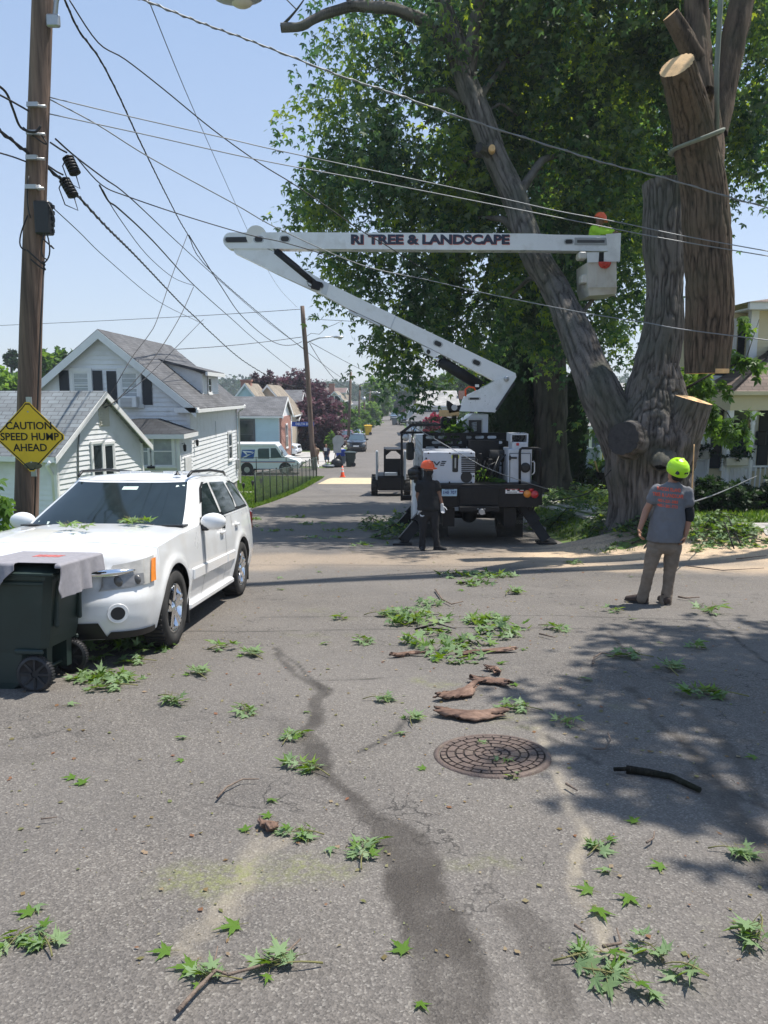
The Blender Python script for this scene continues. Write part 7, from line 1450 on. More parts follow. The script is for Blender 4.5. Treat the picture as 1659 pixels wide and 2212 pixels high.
# ----- poles, lamps, wires
def pole(name, label, pts, r0, r1, base=None, group=None, mat=WOOD):
 b = pts[0]; t = thing(name, label, 'utility pole', b, 0, group)
 m = MB(b); n = len(pts); m.tube(pts, [r0 + (r1 - r0) * i / (n - 1) for i in range(n)], 20); m.build('shaft', mat, t); return t, b
x0 = P(55, 1235, 12).x; b = Vector((x0, 12, float(zg(x0, 12)) - .2))
NP, nb = pole('utility_pole', 'tall weathered brown utility pole in the near left, carrying the yellow warning sign', [b, P(57, 1100, 12), P(62, 900, 12), P(67, 691, 12), P(78, 400, 12), P(92, 0, 12), P(102, -280, 12)], .19, .135)
m = MB(nb); m.box(P(86, 510, 11.95), P(104, 432, 11.78), bev=.02)
for k in range(5): c = P(107, 450 + k * 13, 11.85); m.box(c, c + Vector((.06, .05, .05)))
m.build('terminal_box', BLACKP, NP)
m = MB(nb); rr = random.Random(3)
for (u0, v0, u1, v1, sag) in ((104, 440, 112, 485, .1), (100, 500, 92, 570, .12), (96, 505, 100, 560, -.1), (60, 465, 55, 540, -.18), (58, 540, 92, 565, .2), (92, 515, 110, 530, .15), (62, 380, 66, 470, -.06), (50, 275, 88, 290, .3), (66, 560, 94, 575, .16)):
 a, c = P(u0, v0, 11.8), P(u1, v1, 11.8); mid_ = (a + c) / 2 + Vector((sag * 1.2, 0, -abs(sag) * 1.2)); m.tube([a * (1 - w_) ** 2 + mid_ * 2 * w_ * (1 - w_) + c * w_ ** 2 for w_ in [q_ / 9 for q_ in range(10)]], .011, 5)
m.tube([P(96, 565, 11.82), P(88, 700, 11.82), P(80, 900, 11.82), P(74, 1150, 11.82)], .012, 5); m.build('cable_loops', CABLE, NP)
m = MB(nb)
for v in (232, 292, 345, 408): m = MB(nb); c = P(70 + (400 - v) * .02 + 8, v, 11.9); m.cyl(c + Vector((-.12, -.08, 0)), c + Vector((.16, -.1, -.02)), .02, n=8); m.box(c + Vector((-.1, -.14, -.03)), c + Vector((.06, -.08, .03))); m.build('bracket', STEEL, NP)
m = MB(nb); c = P(85, 406, 11.86); m.lathe([(.04, 0), (.04, -.03), (.02, -.05), (.001, -.05)], c, 'Y', 12); m.build('bolt_plate', STEEL, NP)
m = MB(nb); m.tube([P(112, 55, 11.95), P(118, 40, 11.95), P(122, 0, 11.95), P(150, -60, 11.95), P(250, -110, 11.9), P(400, -80, 11.9), P(470, -20, 11.9)], .035, 10); m.box(P(104, 62, 11.93), P(126, 28, 11.85), bev=.02); arm = m.build('lamp_arm', STEEL, NP)
m = MB(nb); a = P(515, -6, 11.9)
for i, (dx, rx, rz) in enumerate(((-.35, .05, .05), (-.2, .13, .09), (0, .19, .11), (.15, .17, .1), (.27, .07, .05))): pass
m.ball((a.x, a.y, a.z), .2, 10, sz=(1.75, .9, .45)); lh = m.build('lamp_head', STEEL, arm); m = MB(nb); m.ball((a.x + .05, a.y, a.z - .06), .14, 10, sz=(1.1, .85, .6)); m.build('lens', M('lamp_lens_beige', (.55, .5, .42), .3), lh)
def sign(name, label, c, X, side, parts): pass
sc_ = P(64, 944, 11.72); S_ = thing('warning_sign', 'yellow diamond CAUTION SPEED HUMP AHEAD sign fixed to the near pole', 'sign', sc_); h = 1.085 / 2
SY = M('sign_yellow', (.75, .48, .015), .45, var=.05, vs=3, grime=((.3, .2, .02), 5, .25))
def dia(k, y):
 o = []; r = h * k; e = .09 * k
 for cx_, cz_ in ((0, 1), (1, 0), (0, -1), (-1, 0)):
  n = Vector((cx_, 0, cz_)); tt = Vector((cz_, 0, -cx_))
  for s_ in (-1, -.4, .4, 1): o.append(n * (r - abs(s_) ** 1.6 * e * .9) + tt * s_ * e * .9 * (1 if abs(s_) == 1 else 1) + Vector((0, y, 0)))
 return o
m = MB(); m.prism(dia(1, 0), (0, .004, 0)); f = m.build('panel', SY, S_)
m = MB(); o1, o2 = dia(.965, -.003), dia(.925, -.003); m.add(o1 + o2, [[i, (i + 1) % 16, 16 + (i + 1) % 16, 16 + i] for i in range(16)]); m.build('border', BLACKM, f)
m = MB()
for s_, z in (('CAUTION', .165), ('SPEED HUMP', -.0), ('AHEAD', -.165)): put_text(m, s_, .158, (0, -.004, z), (1, 0, 0), (0, 0, 1), .001, .0025, .98)
m.build('lettering', BLACKM, f)
m = MB(); m.ball((.02, -.001, -h * .8), .13, 8, sz=(1.1, .02, .45)); m.build('dirt_smear', M('sign_smear', (.1, .09, .05), .6, var=.4, vs=14), f)
m = MB(); m.box((-.02, .004, -.6), (.06, .03, .6)); m.cyl((0, .0, .38), (0, -.008, .38), .012, n=8); m.cyl((0, .0, -.38), (0, -.008, -.38), .012, n=8); m.build('mounting', STEEL, S_)
x0 = P(677, 1012, 55).x
FP, fb_ = pole('utility_pole', 'leaning wooden pole with a street lamp arm beside the mail truck and fence end', [Vector((x0 + .1, 55, float(zg(x0, 55)) - .2)), P(674, 960, 55), P(664, 800, 55), P(655, 690, 55), P(653, 661, 55)], .2, .14)
m = MB(fb_); m.tube([P(664, 740, 55), P(675, 735, 55), P(690, 730, 55), P(720, 727, 55)], .045, 8); la = m.build('lamp_arm', STEEL, FP); c = P(731, 728, 55); m = MB(fb_); m.ball(c, .2, 8, sz=(1.9, .9, .5)); lh = m.build('lamp_head', STEEL, la); m = MB(fb_); m.ball(c + Vector((.12, 0, -.08)), .14, 7, sz=(1.1, .9, .8)); m.build('lens', M('clear_lens', (.55, .56, .55), .2), lh)
m = MB(fb_); m.tube([P(660, 728, 54.8), P(672, 720, 54.8), P(690, 722, 54.8), P(705, 708, 54.8), P(725, 700, 54.8), P(736, 694, 54.8)], .02, 5); m.build('coiled_wire', CABLEG, FP)
def farpole(label, ut, vt, ub, vb, d, arm=None, tr=None):
 bb = P(ub, vb, d); bb.z = float(zg(bb.x, d)) - .1; t, o = pole('utility_pole', label, [bb, (bb + P(ut, vt, d)) / 2, P(ut, vt, d)], .18, .13)
 for (du, dv) in (arm or []):
  a = P(ut, vt + dv, d); m = MB(o); e = a + Vector((du / FD * d, 0, .5)); m.tube([a, a + Vector((du / FD * d * .4, 0, .45)), e], .05, 6); m.ball(e, .22, 6, sz=(1.9, .9, .5)); m.build('lamp_arm', STEEL, t)
 if tr: c = P(ut - 1, vt + tr, d); m = MB(o); m.cyl(c + Vector((0, -.25, -.45)), c + Vector((0, -.25, .45)), .28, n=12); m.build('transformer', STEEL, t)
farpole('dark wooden pole standing behind the black SUV', *Z3(1052, 165), *Z3(1030, 740), 88)
farpole('grey pole with a long lamp arm, next after the pole behind the black SUV', *Z3(1128, 275), *Z3(1112, 690), 118, arm=[(20, 1)])
farpole('pole with a grey transformer can among the trees', *Z3(1165, 372), *Z3(1162, 690), 130, tr=6, arm=[(24, -4)])
farpole('farthest pole with two stacked lamp arms', *Z3(1212, 322), *Z3(1196, 640), 155, arm=[(18, 10), (16, 16)])
farpole('thin remote pole near the end of the street', *Z3(1240, 410), *Z3(1232, 600), 190, arm=[(13, 1)])
def wire(label, pts, r=.012, mat=None, cat='wire', name='overhead_wire', extra=None):
 W = [P(*p) for p in pts]; c = W[0]; t = thing(name, label, cat, c); m = MB(c)
 if len(W) > 2:      # Catmull-Rom through the points
  out = []
  for i in range(len(W) - 1):
   p0, p1, p2, p3 = W[max(i - 1, 0)], W[i], W[i + 1], W[min(i + 2, len(W) - 1)]
   for k in range(5):
    u = k / 5; out.append(.5 * ((2 * p1) + (p2 - p0) * u + (2 * p0 - 5 * p1 + 4 * p2 - p3) * u * u + (3 * p1 - p0 - 3 * p2 + p3) * u ** 3))
  W = out + [W[-1]]
 rr = [r] * len(W)
 m.tube(W, rr, 5);
 if extra == 'twist':
  W2 = []; L = 0
  for i in range(len(W) - 1):
   n = max(2, int((W[i + 1] - W[i]).length / .12))
   for k in range(n): q = W[i] + (W[i + 1] - W[i]) * k / n; L += .12; W2.append(q + Vector((0, math.cos(L * 11) * r * 1.5, math.sin(L * 11) * r * 1.5)))
  m.tube(W2, r * .8, 4)
 m.build('conductor', mat or CABLE, t); return t
wire('thick black communications cable descending from the near pole towards the leaning pole', [(-30, 265, 10.5), (0, 283, 11.3), (60, 330, 11.85), (110, 368, 12.3), (170, 425, 14), (230, 490, 17), (300, 560, 23), (390, 655, 33), (428, 691, 37), (454, 717, 40), (525, 779, 47), (605, 826, 52), (640, 834, 54.5), (662, 829, 55)], .021, extra='twist')
wire('main power wire running down the left side of the sky over the leaning pole', [(120, -40, 11.8), (140, 0, 12.2), (170, 65, 13), (214, 125, 14), (256, 205, 15.5), (300, 300, 18), (365, 432, 24), (405, 505, 29), (467, 596, 37), (658, 756, 55), (758, 829, 88), (829, 867, 140)], .016, extra='twist')
wire('slack grey wire sagging to the lamp arm of the leaning pole', [(408, 508, 29), (440, 560, 33), (480, 622, 38), (520, 680, 44), (571, 726, 50), (604, 744, 53), (633, 745, 54), (652, 738, 55)], .022)
wire('service wire crossing from the top left and dipping over the RI TREE lettering', [(150, 0, 12), (212, 92, 12.4), (270, 128, 13), (350, 190, 13.6), (460, 280, 14.5), (560, 352, 15), (633, 397, 15.3), (711, 450, 15.6), (775, 495, 16), (850, 540, 17), (948, 604, 18.4)], .011)
wire('highest twisted cable sweeping from top left across the canopy to the right edge', [(270, -12, 8.5), (310, 0, 8.8), (383, 29, 9), (452, 56, 9.3), (525, 82, 9.7), (605, 113, 10), (738, 165, 10.5), (850, 202, 11), (1000, 255, 11.6), (1210, 322, 12.2), (1317, 355, 12.5), (1433, 384, 12.8), (1575, 426, 13), (1700, 460, 13.2)], .0095, CABLEG, extra='twist')
wire('thin straight wire falling steeply from the top edge behind the boom knuckle', [(315, -20, 13), (321, 0, 13.5), (423, 248, 22), (536, 500, 36), (577, 581, 44), (608, 629, 49), (642, 664, 55)], .009)
wire('upper of two parallel wires from the near pole to the right edge', [(106, 210, 12), (281, 252, 12.6), (489, 299, 13.2), (605, 326, 13.5), (906, 390, 13.9), (1086, 429, 13.8), (1205, 456, 13.6), (1345, 482, 13.4), (1478, 510, 13.2), (1700, 550, 13)], .009, CABLEG)
wire('lower of two parallel wires from the near pole to the right edge', [(106, 246, 12), (310, 290, 12.6), (547, 343, 13.1), (775, 386, 13.6), (963, 422, 13.7), (1166, 462, 13.6), (1345, 498, 13.4), (1478, 523, 13.2), (1700, 560, 13)], .009, CABLEG)
wire('pale wire crossing below the bucket and in front of both trunks', [(108, 215, 12), (208, 268, 12.5), (328, 343, 13.2), (507, 441, 14.5), (605, 496, 15.3), (779, 572, 16.4), (925, 605, 16.6), (1046, 633, 16.2), (1158, 656, 15.4), (1279, 679, 14.6), (1395, 697, 13.8), (1478, 712, 13.3), (1700, 740, 12.8)], .010, CABLEG)
wire('wire from the splice cans passing in front of the boom knuckle into the leaves', [(165, 340, 12.6), (219, 399, 13), (277, 425, 13.4), (401, 467, 14.4), (536, 507, 15.4), (617, 525, 16.2), (717, 556, 17.2), (783, 587, 19)], .010)
wire('straight grey wire from the splice cans to the top of the leaning pole', [(120, 300, 12.1), (164, 339, 13), (226, 386, 15), (281, 427, 17.5), (380, 520, 26), (470, 602, 36), (580, 697, 48), (655, 752, 55)], .014)
wire('wire with a dangling loop halfway to the leaning pole', [(215, 400, 13.5), (235, 435, 14), (258, 452, 14.5), (330, 520, 18), (419, 616, 27), (503, 691, 37), (550, 733, 43), (629, 796, 52), (658, 812, 55)], .016)
wire('thin bowed wire joining the dangling loop', [(222, 410, 13.7), (255, 467, 15.5), (317, 550, 20), (375, 600, 24), (419, 617, 27)], .009)
wire('thin telephone wire from the black box on the near pole to the white house', [(106, 441, 12), (170, 500, 14), (233, 561, 17), (339, 649, 23), (416, 689, 28), (440, 700, 30)], .008)
wire('service drop from the wire junction to the cottage gable', [(405, 507, 29), (370, 600, 27), (339, 691, 25), (321, 724, 24), (283, 775, 22.5), (237, 855, 21.3), (222, 876, 21)], .012)
wire('middle service drop to the cottage gable', [(418, 620, 27), (385, 691, 25), (331, 775, 23), (255, 862, 21.4), (224, 880, 21)], .012)
wire('rightmost service drop to the cottage gable', [(440, 690, 36), (430, 699, 34), (367, 764, 27), (312, 819, 23.5), (255, 862, 21.4), (226, 882, 21)], .012)
wire('faint level wire meeting the top of the leaning pole from the left', [(-20, 704, 70), (200, 694, 65), (467, 680, 58), (648, 668, 55)], .02)
wire('faint wire from the leaning pole into the maple leaves', [(660, 689, 55), (760, 694, 50), (850, 702, 40)], .016)
wire('lower level wire from the big white house roof to the leaning pole', [(372, 755, 45), (467, 749, 50), (560, 740, 53), (652, 728, 55)], .02)
wire('wire descending from the leaning pole over the far street', [(671, 740, 55), (758, 787, 75), (820, 817, 100), (867, 840, 130), (960, 870, 150)], .022)
wire('deeply sagging wire between the leaning pole and the next pole', [(669, 742, 55), (700, 791, 68), (733, 829, 80), (757, 836, 88)], .025)
wire('short wire at the left edge ending on the near pole', [(-20, 325, 11), (25, 338, 11.6), (55, 349, 11.9)], .012)
wire('drooping black lead at the left of the near pole', [(-20, 175, 11), (12, 198, 11.3), (28, 235, 11.5), (45, 275, 11.7), (75, 285, 11.75), (88, 272, 11.75)], .018)
wire('straight lead from the left edge to the near pole clamp', [(-20, 195, 10.8), (20, 216, 11.3), (45, 230, 11.6), (62, 240, 11.8)], .014)
wire('slack rope hanging from the truck cabinet to the big maple trunk', [(1192, 1082, 16.3), (1230, 1076, 16.2), (1268, 1066, 16.1), (1290, 1048, 15.6), (1320, 1015, 15.1)], .012, name='tag_rope', cat='rope')
wire('tight pale rope rising from behind the grey-shirted worker to the porch', [(1495, 1085, 11), (1550, 1066, 14), (1600, 1044, 17), (1635, 1028, 20)], .012, CABLEG, name='tag_rope', cat='rope')
wire('thin vertical rope hanging down the right side of the maple trunk', [(1499, 960, 14.9), (1497, 1010, 14.9), (1494, 1065, 14.9)], .012, WOODC, name='tag_rope', cat='rope')
for lab, u0, v0, u1, v1, dd in (('upper dark splice can strapped to the wire right of the near pole', 139, 337, 170, 378, 12.7), ('lower dark splice can on the thick cable right of the near pole', 131, 385, 166, 426, 12.9)):
 a, b_ = P(u0 + 6, v0, dd), P(u1 - 6, v1, dd); t = thing('splice_can', lab, 'splice can', a); m = MB(a); m.tube([a, a + (b_ - a) * .12, a + (b_ - a) * .88, b_], [.05, .1, .095, .05], 12, flat=.8)
 for k in range(6): c = a + (b_ - a) * (.1 + k * .15); m.tube([c, c + (b_ - a).normalized() * .02], .112, 12, flat=.8)
 m.build('casing', BLACKM, t); m = MB(a); m.tube([a, a + Vector((-.08, 0, -.15)), a + Vector((0, 0, -.4)), b_ + Vector((.05, 0, -.2)), b_], .01, 5); m.tube([a + Vector((0, 0, .05)), a + Vector((-.1, 0, .1)), a + Vector((-.25, 0, .2))], .015, 5); m.build('leads', CABLE, t)
# ----- chain-link fence
FG = M('green_coated_wire', (.012, .03, .02), .45)
fa, fb = P(*Z3(258, 1100), 31.0), P(*Z3(768, 1000), 50.0); fa.z = float(zg(fa.x, 31)); fb.z = float(zg(fb.x, 50))
t = thing('chain_link_fence', 'black-green chain-link fence running along the lawn towards the leaning pole', 'fence', fa); m = MB(fa); N_ = 12; dv = fb - fa
def fz(k): p = fa + dv * k; p.z = float(zg(p.x, p.y)); return p
tops = []
for i in range(N_ + 1):
 p = fz(i / N_); mm = MB(fa); mm.cyl(p, p + Vector((0, 0, 1.33)), .035 if i in (0, N_) else .024, n=8); mm.ball(p + Vector((0, 0, 1.34)), .04, 5); mm.build('post', FG, t); tops.append(p + Vector((0, 0, 1.28)))
mm = MB(fa); mm.tube(tops, .02, 6); mm.build('rail', FG, t)
ww = .013; nW = int(dv.length / .085); m = MB(fa); up = Vector((0, 0, 1)); ud = Vector((dv.x, dv.y, 0)).normalized()
for sg in (1, -1):
 for i in range(-14, nW):
  s0 = i * .085; s1 = s0 + 1.2
  a0, a1 = (max(0, s0), min(dv.length, s1));
  if a1 <= a0: continue
  z0_, z1_ = (a0 - s0), (a1 - s0)
  if sg < 0: z0_, z1_ = 1.2 - z0_, 1.2 - z1_
  pa, pb = fz(a0 / dv.length) + up * (z0_ + .05), fz(a1 / dv.length) + up * (z1_ + .05); of = (up - ud * sg) * ww; m.quad(pa, pb, pb + of, pa + of)
m.build('mesh', FG, t)
t = thing('chain_link_fence', 'rear return of the chain-link fence in front of the mail truck', 'fence', (-10, 49.4, float(zg(-10, 49.4)))); o = (-10, 49.4, float(zg(-10, 49.4))); pts = []
for i, x in enumerate(np.linspace(fb.x, -16, 7)): g_ = float(zg(x, 49.8)); mm = MB(o); mm.cyl((x, 49.8, g_), (x, 49.8, g_ + 1.33), .03, n=8); mm.build('post', FG, t); pts.append((x, 49.8, g_ + 1.28))
mm = MB(o); mm.tube(pts, .022, 6); mm.build('rail', FG, t)
for i, (zx, zy) in enumerate(((88, 1165), (162, 1138), (238, 1112), (307, 1085))):
 c = P(*Z3(zx, zy), 33 + i * 2.2); c.z = float(zg(c.x, c.y)); t = thing('path_light', 'small black garden path light on the lawn, ' + ('nearest to the house corner', 'second from the house corner', 'third from the house corner', 'last of the row, close to the fence')[i], 'path light', c, 0, 'garden path lights'); m = MB(c); m.cyl(c, c + Vector((0, 0, .3)), .015, n=6); m.lathe([(.04, .3), (.08, .5), (.02, .56)], c, n=8); m.build('lamp', BLACKP, t)
# ----- cones, signs, bins
def cone(label, u, v, d):
 x = P(u, v, d).x; z = float(zg(x, d)) + (.12 if d < 49 else .035); t = thing('traffic_cone', label, 'traffic cone', (x, d, z), 0, 'orange traffic cones'); m = MB()
 m.box((-.18, -.18, 0), (.18, .18, .035), bev=.01); m.build('base', ORANGE, t); m = MB(); m.lathe([(.14, .03), (.03, .72), (.001, .72)], n=20); c = m.build('body', ORANGE, t); m = MB()
 for z0_, z1_ in ((.33, .44), (.5, .6)): m.lathe([(.143 - z0_ * .157 + .004, z0_), (.143 - z1_ * .157 + .004, z1_)], n=20)
 m.build('reflective_bands', REFL, c)
cone('orange cone with white bands standing alone left of centre before the speed hump', 740, 1037, 49.6); cone('orange cone half hidden by the skid-steer wheel', 816, 1030, 48.2)
p = P(*Z3(905, 965), 57.5); p.z = float(zg(p.x, 57.5)); top = P(*Z3(950, 700), 57.5)
t = thing('stop_sign', 'leaning stop sign seen from its grey back, bins at its foot', 'sign', p); m = MB(p); m.bar(p, top + Vector((0, 0, .1)), .07, .05, up=(0, 1, 0)); m.build('post', M('rusty_post', (.08, .06, .05), .7), t)
GB = M('bare_aluminium', (.45, .46, .47), .45, metal=.5); c = P(*Z3(948, 738), 57.45); m = MB(p); m.prism([c + Vector((math.cos(math.pi / 8 + k * math.pi / 4) * .46, 0, math.sin(math.pi / 8 + k * math.pi / 4) * .46)) for k in range(8)], (0, .006, 0)); m.build('octagon', GB, t)
c = P(*Z3(938, 795), 57.42); m = MB(p); m.box((c.x - .28, 57.42, c.z - .38), (c.x + .3, 57.43, c.z + .38)); m.build('lower_plate', GB, t)
c = P(*Z3(660, 598), 56); b_ = Vector((c.x - .9, 56, float(zg(c.x, 56)))); t = thing('street_name_sign', 'small blue street name sign in front of the purple tree', 'sign', b_); m = MB(b_); m.cyl(b_, Vector((b_.x, 56, c.z + .2)), .03, n=8); m.build('post', STEEL, t)
m = MB(b_); m.box((c.x - .85, 55.98, c.z - .16), (c.x + .75, 56.0, c.z + .16)); pn = m.build('panel', M('sign_blue', (.015, .07, .4), .45), t); m = MB(b_); put_text(m, 'DELTA DR', .24, (c.x - .05, 55.975, c.z), (1, 0, 0), (0, 0, 1), .001, .004, .95); m.build('lettering', REFL, pn)
GRN = M('dark_green_bin_plastic', (.018, .034, .03), .5, var=.2, vs=3, grime=((.06, .06, .05), 3, .3)); GRY = M('grey_bin_plastic', (.12, .14, .16), .5); BLU = M('blue_bin_plastic', (.02, .08, .5), .45); YEL = M('yellow_bin_plastic', (.75, .45, .01), .45)
def cart(name, label, loc, mat, rotz=0, s=1.0, group=None, wheels=True, lid=True, cat='bin'):
 t = thing(name, label, cat, loc, rotz, group); t.scale = (s, s, s); m = MB()
 def lv(z, x0_, x1_, y0_, y1_, e=.05): return [(x0_ + e, y0_, z), (x1_ - e, y0_, z), (x1_, y0_ + e, z), (x1_, y1_ - e, z), (x1_ - e, y1_, z), (x0_ + e, y1_, z), (x0_, y1_ - e, z), (x0_, y0_ + e, z)]
 L = [lv(0, -.26, .02, -.25, .25), lv(.06, -.265, .1, -.26, .26), lv(.3, -.28, .12, -.265, .265), lv(.34, -.285, .27, -.27, .27), lv(.42, -.29, .285, -.275, .275), lv(.9, -.35, .34, -.32, .32), lv(.905, -.38, .37, -.345, .345), lv(.95, -.385, .375, -.35, .35)]
 vs = [p for l in L for p in l]; fs = [[i * 8 + k, i * 8 + (k + 1) % 8, (i + 1) * 8 + (k + 1) % 8, (i + 1) * 8 + k] for i in range(len(L) - 1) for k in range(8)] + [list(range(8))[::-1]]
 m.add(vs, fs); m.build('bin_body', mat, t)
 m = MB()
 for sg in (-1, 1): m.box((.02, sg * .275 - .0, .30), (.26, sg * .30, .34), bev=.01)
 m.box((-.28, -.335, .86), (.3, -.325, .885), bev=.004); m.box((.3, -.2, .5), (.345, -.17, .88), bev=.01); m.box((.3, .17, .5), (.345, .2, .88), bev=.01)
 m.box((-.3, -.352, .905), (-.02, -.345, .915)); m.box((.02, -.352, .925), (.24, -.345, .935)); m.build('ribs', mat, t)
 if lid:
  m = MB(); vs = []; fs = []
  for i in range(9):
   for j in range(9): u, v = i / 8, j / 8; vs.append((-.41 + .8 * u, -.365 + .73 * v, .955 + .06 * (1 - (2 * u - 1) ** 4) * (1 - (2 * v - 1) ** 4)))
  for i in range(8):
   for j in range(8): fs.append([i * 9 + j, (i + 1) * 9 + j, (i + 1) * 9 + j + 1, i * 9 + j + 1])
  m.add(vs, fs, True); m.box((-.41, -.365, .935), (.39, .365, .957), bev=.008); m.build('lid', mat, t)
  m = MB(); m.cyl((.43, -.26, .93), (.43, .26, .93), .016, n=8)
  for y in (-.26, 0, .26): m.box((.37, y - .015, .915), (.44, y + .015, .945))
  m.build('handle', mat, t)
 if wheels:
  for sg in (-1, 1):
   m = MB(); c = Vector((.19, sg * .285, .145)); m.lathe([(.12, -.03), (.142, -.025), (.147, 0), (.142, .025), (.12, .03), (.115, .012), (.03, .006), (.001, .006)], c, 'Y', 28); m.lathe([(.12, -.03), (.115, -.012), (.03, -.006), (.001, -.006)], c, 'Y', 28)
   for k in range(8): a = 2 * math.pi * k / 8; m.bar(c + Vector((math.cos(a) * .03, 0, math.sin(a) * .03)), c + Vector((math.cos(a) * .115, 0, math.sin(a) * .115)), .018, .04, up=(0, 1, 0))
   for k in range(40): a = 2 * math.pi * k / 40; q = c + Vector((math.cos(a) * .146, 0, math.sin(a) * .146)); m.box(q - Vector((.004, .026, .004)), q + Vector((.004, .026, .004)))
   m.build('wheel', M('black_wheel_plastic', (.02, .02, .022), .6, grime=((.09, .085, .08), 8, .4)), t)
  m = MB(); m.cyl((.19, -.28, .145), (.19, .28, .145), .012, n=8); m.box((.08, -.2, .1), (.24, -.12, .33)); m.box((.08, .12, .1), (.24, .2, .33)); m.build('axle', mat, t)
 return t
bx_, by_ = -2.63, 5.52
BIN = cart('wheeled_bin', 'dark green wheeled bin in the left foreground with a grey T-shirt draped over its lid', (bx_, by_, float(zg(bx_, by_)) + .03), GRN, R(-3), .9); BIN.rotation_euler = (R(-4.5), 0, R(-5))
cart('wheeled_bin', 'dark green wheeled bin on the far left corner beside the leaning stop sign', (P(*Z3(1048, 950), 58).x, 58, float(zg(-4, 58)) + .04), GRN, R(8), 1.12)
cart('bin', 'shorter grey bin between the black bag and the green bin', (P(*Z3(980, 950), 57.6).x, 57.6, float(zg(-5, 57.6)) + .04), GRY, 0, .82, wheels=False, lid=False)
c = P(*Z3(966, 880), 58.2); t = thing('recycling_bin', 'bright blue recycling tub behind the grey bin', 'bin', (c.x, 58.4, float(zg(c.x, 58.4)))); m = MB(); m.prism([(-.28, -.2, .35), (.28, -.2, .35), (.36, -.2, 1.28), (-.36, -.2, 1.28)], (0, .45, 0)); m.build('tub', BLU, t)
c = P(*Z3(933, 950), 57.3); t = thing('rubbish_bag', 'black rubbish bag leaning on the stop sign post', 'bag', (c.x, 57.3, float(zg(c.x, 57.3)))); m = MB(); m.prism([(-.5, 0, .05), (.4, 0, 0), (.42, 0, .6), (.25, 0, 1.0), (-.05, 0, .75)], (0, .4, 0)); m.ball((0, 0, .35), .38, 8, sz=(1.1, .8, .9)); m.build('bag', BLACKP, t)
c = P(*Z3(865, 958), 56.9); t = thing('tyre', 'old tyre lying flat on the corner by the stop sign', 'tyre', (c.x, 56.9, float(zg(c.x, 56.9)) + .06)); m = MB(); m.lathe([(.3, 0), (.42, .02), (.47, .1), (.42, .18), (.3, .2), (.28, .1), (.3, 0)], n=20); m.build('rubber', GRY, t)
cart('wheeled_bin', 'bright yellow bin on the left kerb far down the street', (P(*Z3(1196, 690), 113).x, 113, float(zg(-2, 113)) + .05), YEL, R(10), 1.45)
cart('wheeled_bin', 'dark bin at the far left kerb before the tall green trees', (P(*Z3(1250, 615), 152).x, 152, float(zg(-2, 152)) + .05), BLU, R(10), 1.3)
cart('wheeled_bin', 'grey bin standing out in the road on the right side, far down the street', (P(*Z3(1414, 620), 150).x, 150, float(zg(2, 150)) + .05), GRY, R(10), 1.5)
c = P(*Z5(395, 735), 31.5); c.z = float(zg(c.x, 31.5)); t = thing('rubbish_bin', 'round black rubbish can with a wood offcut poking out, left of the maple', 'bin', c); m = MB(); hh = P(*Z5(395, 552), 31.5).z - c.z; m.lathe([(.25, 0), (.32, hh * .95), (.36, hh * .95), (.37, hh), (.33, hh), (.28, hh * .8)], n=24); m.build('can', BLACKP, t); m = MB(); m.bar((-.2, 0, hh * .7), (-.42, 0, hh + .45), .12, .06); m.build('offcut', WOODC, t); m = MB(); m.ball((.1, 0, hh + .05), .22, 8, sz=(1, .8, .8)); m.build('bag', M('pale_bag', (.4, .5, .6), .4), t)
TS = M('grey_tshirt_cotton', (.26, .25, .27), .9, var=.12, vs=20, bump=.25, bs=200); ts = thing('tshirt', 'grey T-shirt with a faded red print draped over the dark green bin lid', 'T-shirt', BIN.location); ts.rotation_euler = BIN.rotation_euler; ts.scale = BIN.scale
nx, ny = 120, 110; X_, Y_ = np.meshgrid(np.linspace(-.28, .74, nx), np.linspace(-.62, .36, ny)); ex, ey = .455, -.378
fold = .018 * vnoise(np.stack([X_.ravel() * 7, Y_.ravel() * 7, 0 * X_.ravel()], -1), 3).reshape(X_.shape) + .012 * vnoise(np.stack([X_.ravel() * 16, Y_.ravel() * 9, 0 * X_.ravel()], -1), 4).reshape(X_.shape)
ox_, oy_ = np.maximum(0, X_ - ex), np.maximum(0, ey - Y_); drop = np.hypot(ox_, oy_)
Z_ = 1.02 + .01 - drop * .93 + np.where(drop <= 0, np.abs(fold) + .005, 0)
wav = .5 + .5 * np.sin(Y_ * 23 + 1.5 * np.sin(Y_ * 9)); wav2 = .5 + .5 * np.sin(X_ * 25 + 2 * np.sin(X_ * 8))
Xp = np.minimum(X_, ex) + np.where(ox_ > 0, .012 + .045 * wav * np.clip(drop * 3, 0, 1), 0); Yp = np.maximum(Y_, ey) - np.where(oy_ > 0, .008 + .05 * wav2 * np.clip(drop * 4, 0, 1), 0)
near = np.clip((ex - X_) / .06, 0, 1); Z_ = np.where(drop <= 0, np.minimum(Z_, 1.035 + .0 * near), Z_)
def inshirt(x, y):
 ok = (x > -.25) & (x < .72) & (y > -.36) & (y < .33)
 ok |= (y <= -.36) & (y > -.36 - .24 + 1.1 * abs(x + .06)) & (x < .12)          # front sleeve hangs to a point
 ok &= ~((x > .1) & (x < .42) & (y < -.33)); ok &= ~((x > .42) & (y < -.42 + 0 * x)); ok |= (x > .42) & (x < .73) & (y > -.40) & (y < -.2)
 ok &= ~((x > .6) & (y > .1)); return ok
idx = np.arange(nx * ny).reshape(ny, nx); F = []
for j in range(ny - 1):
 for i in range(nx - 1):
  if inshirt((X_[j, i] + X_[j, i + 1]) / 2, (Y_[j, i] + Y_[j + 1, i]) / 2): F.append([idx[j, i], idx[j, i + 1], idx[j + 1, i + 1], idx[j + 1, i]])
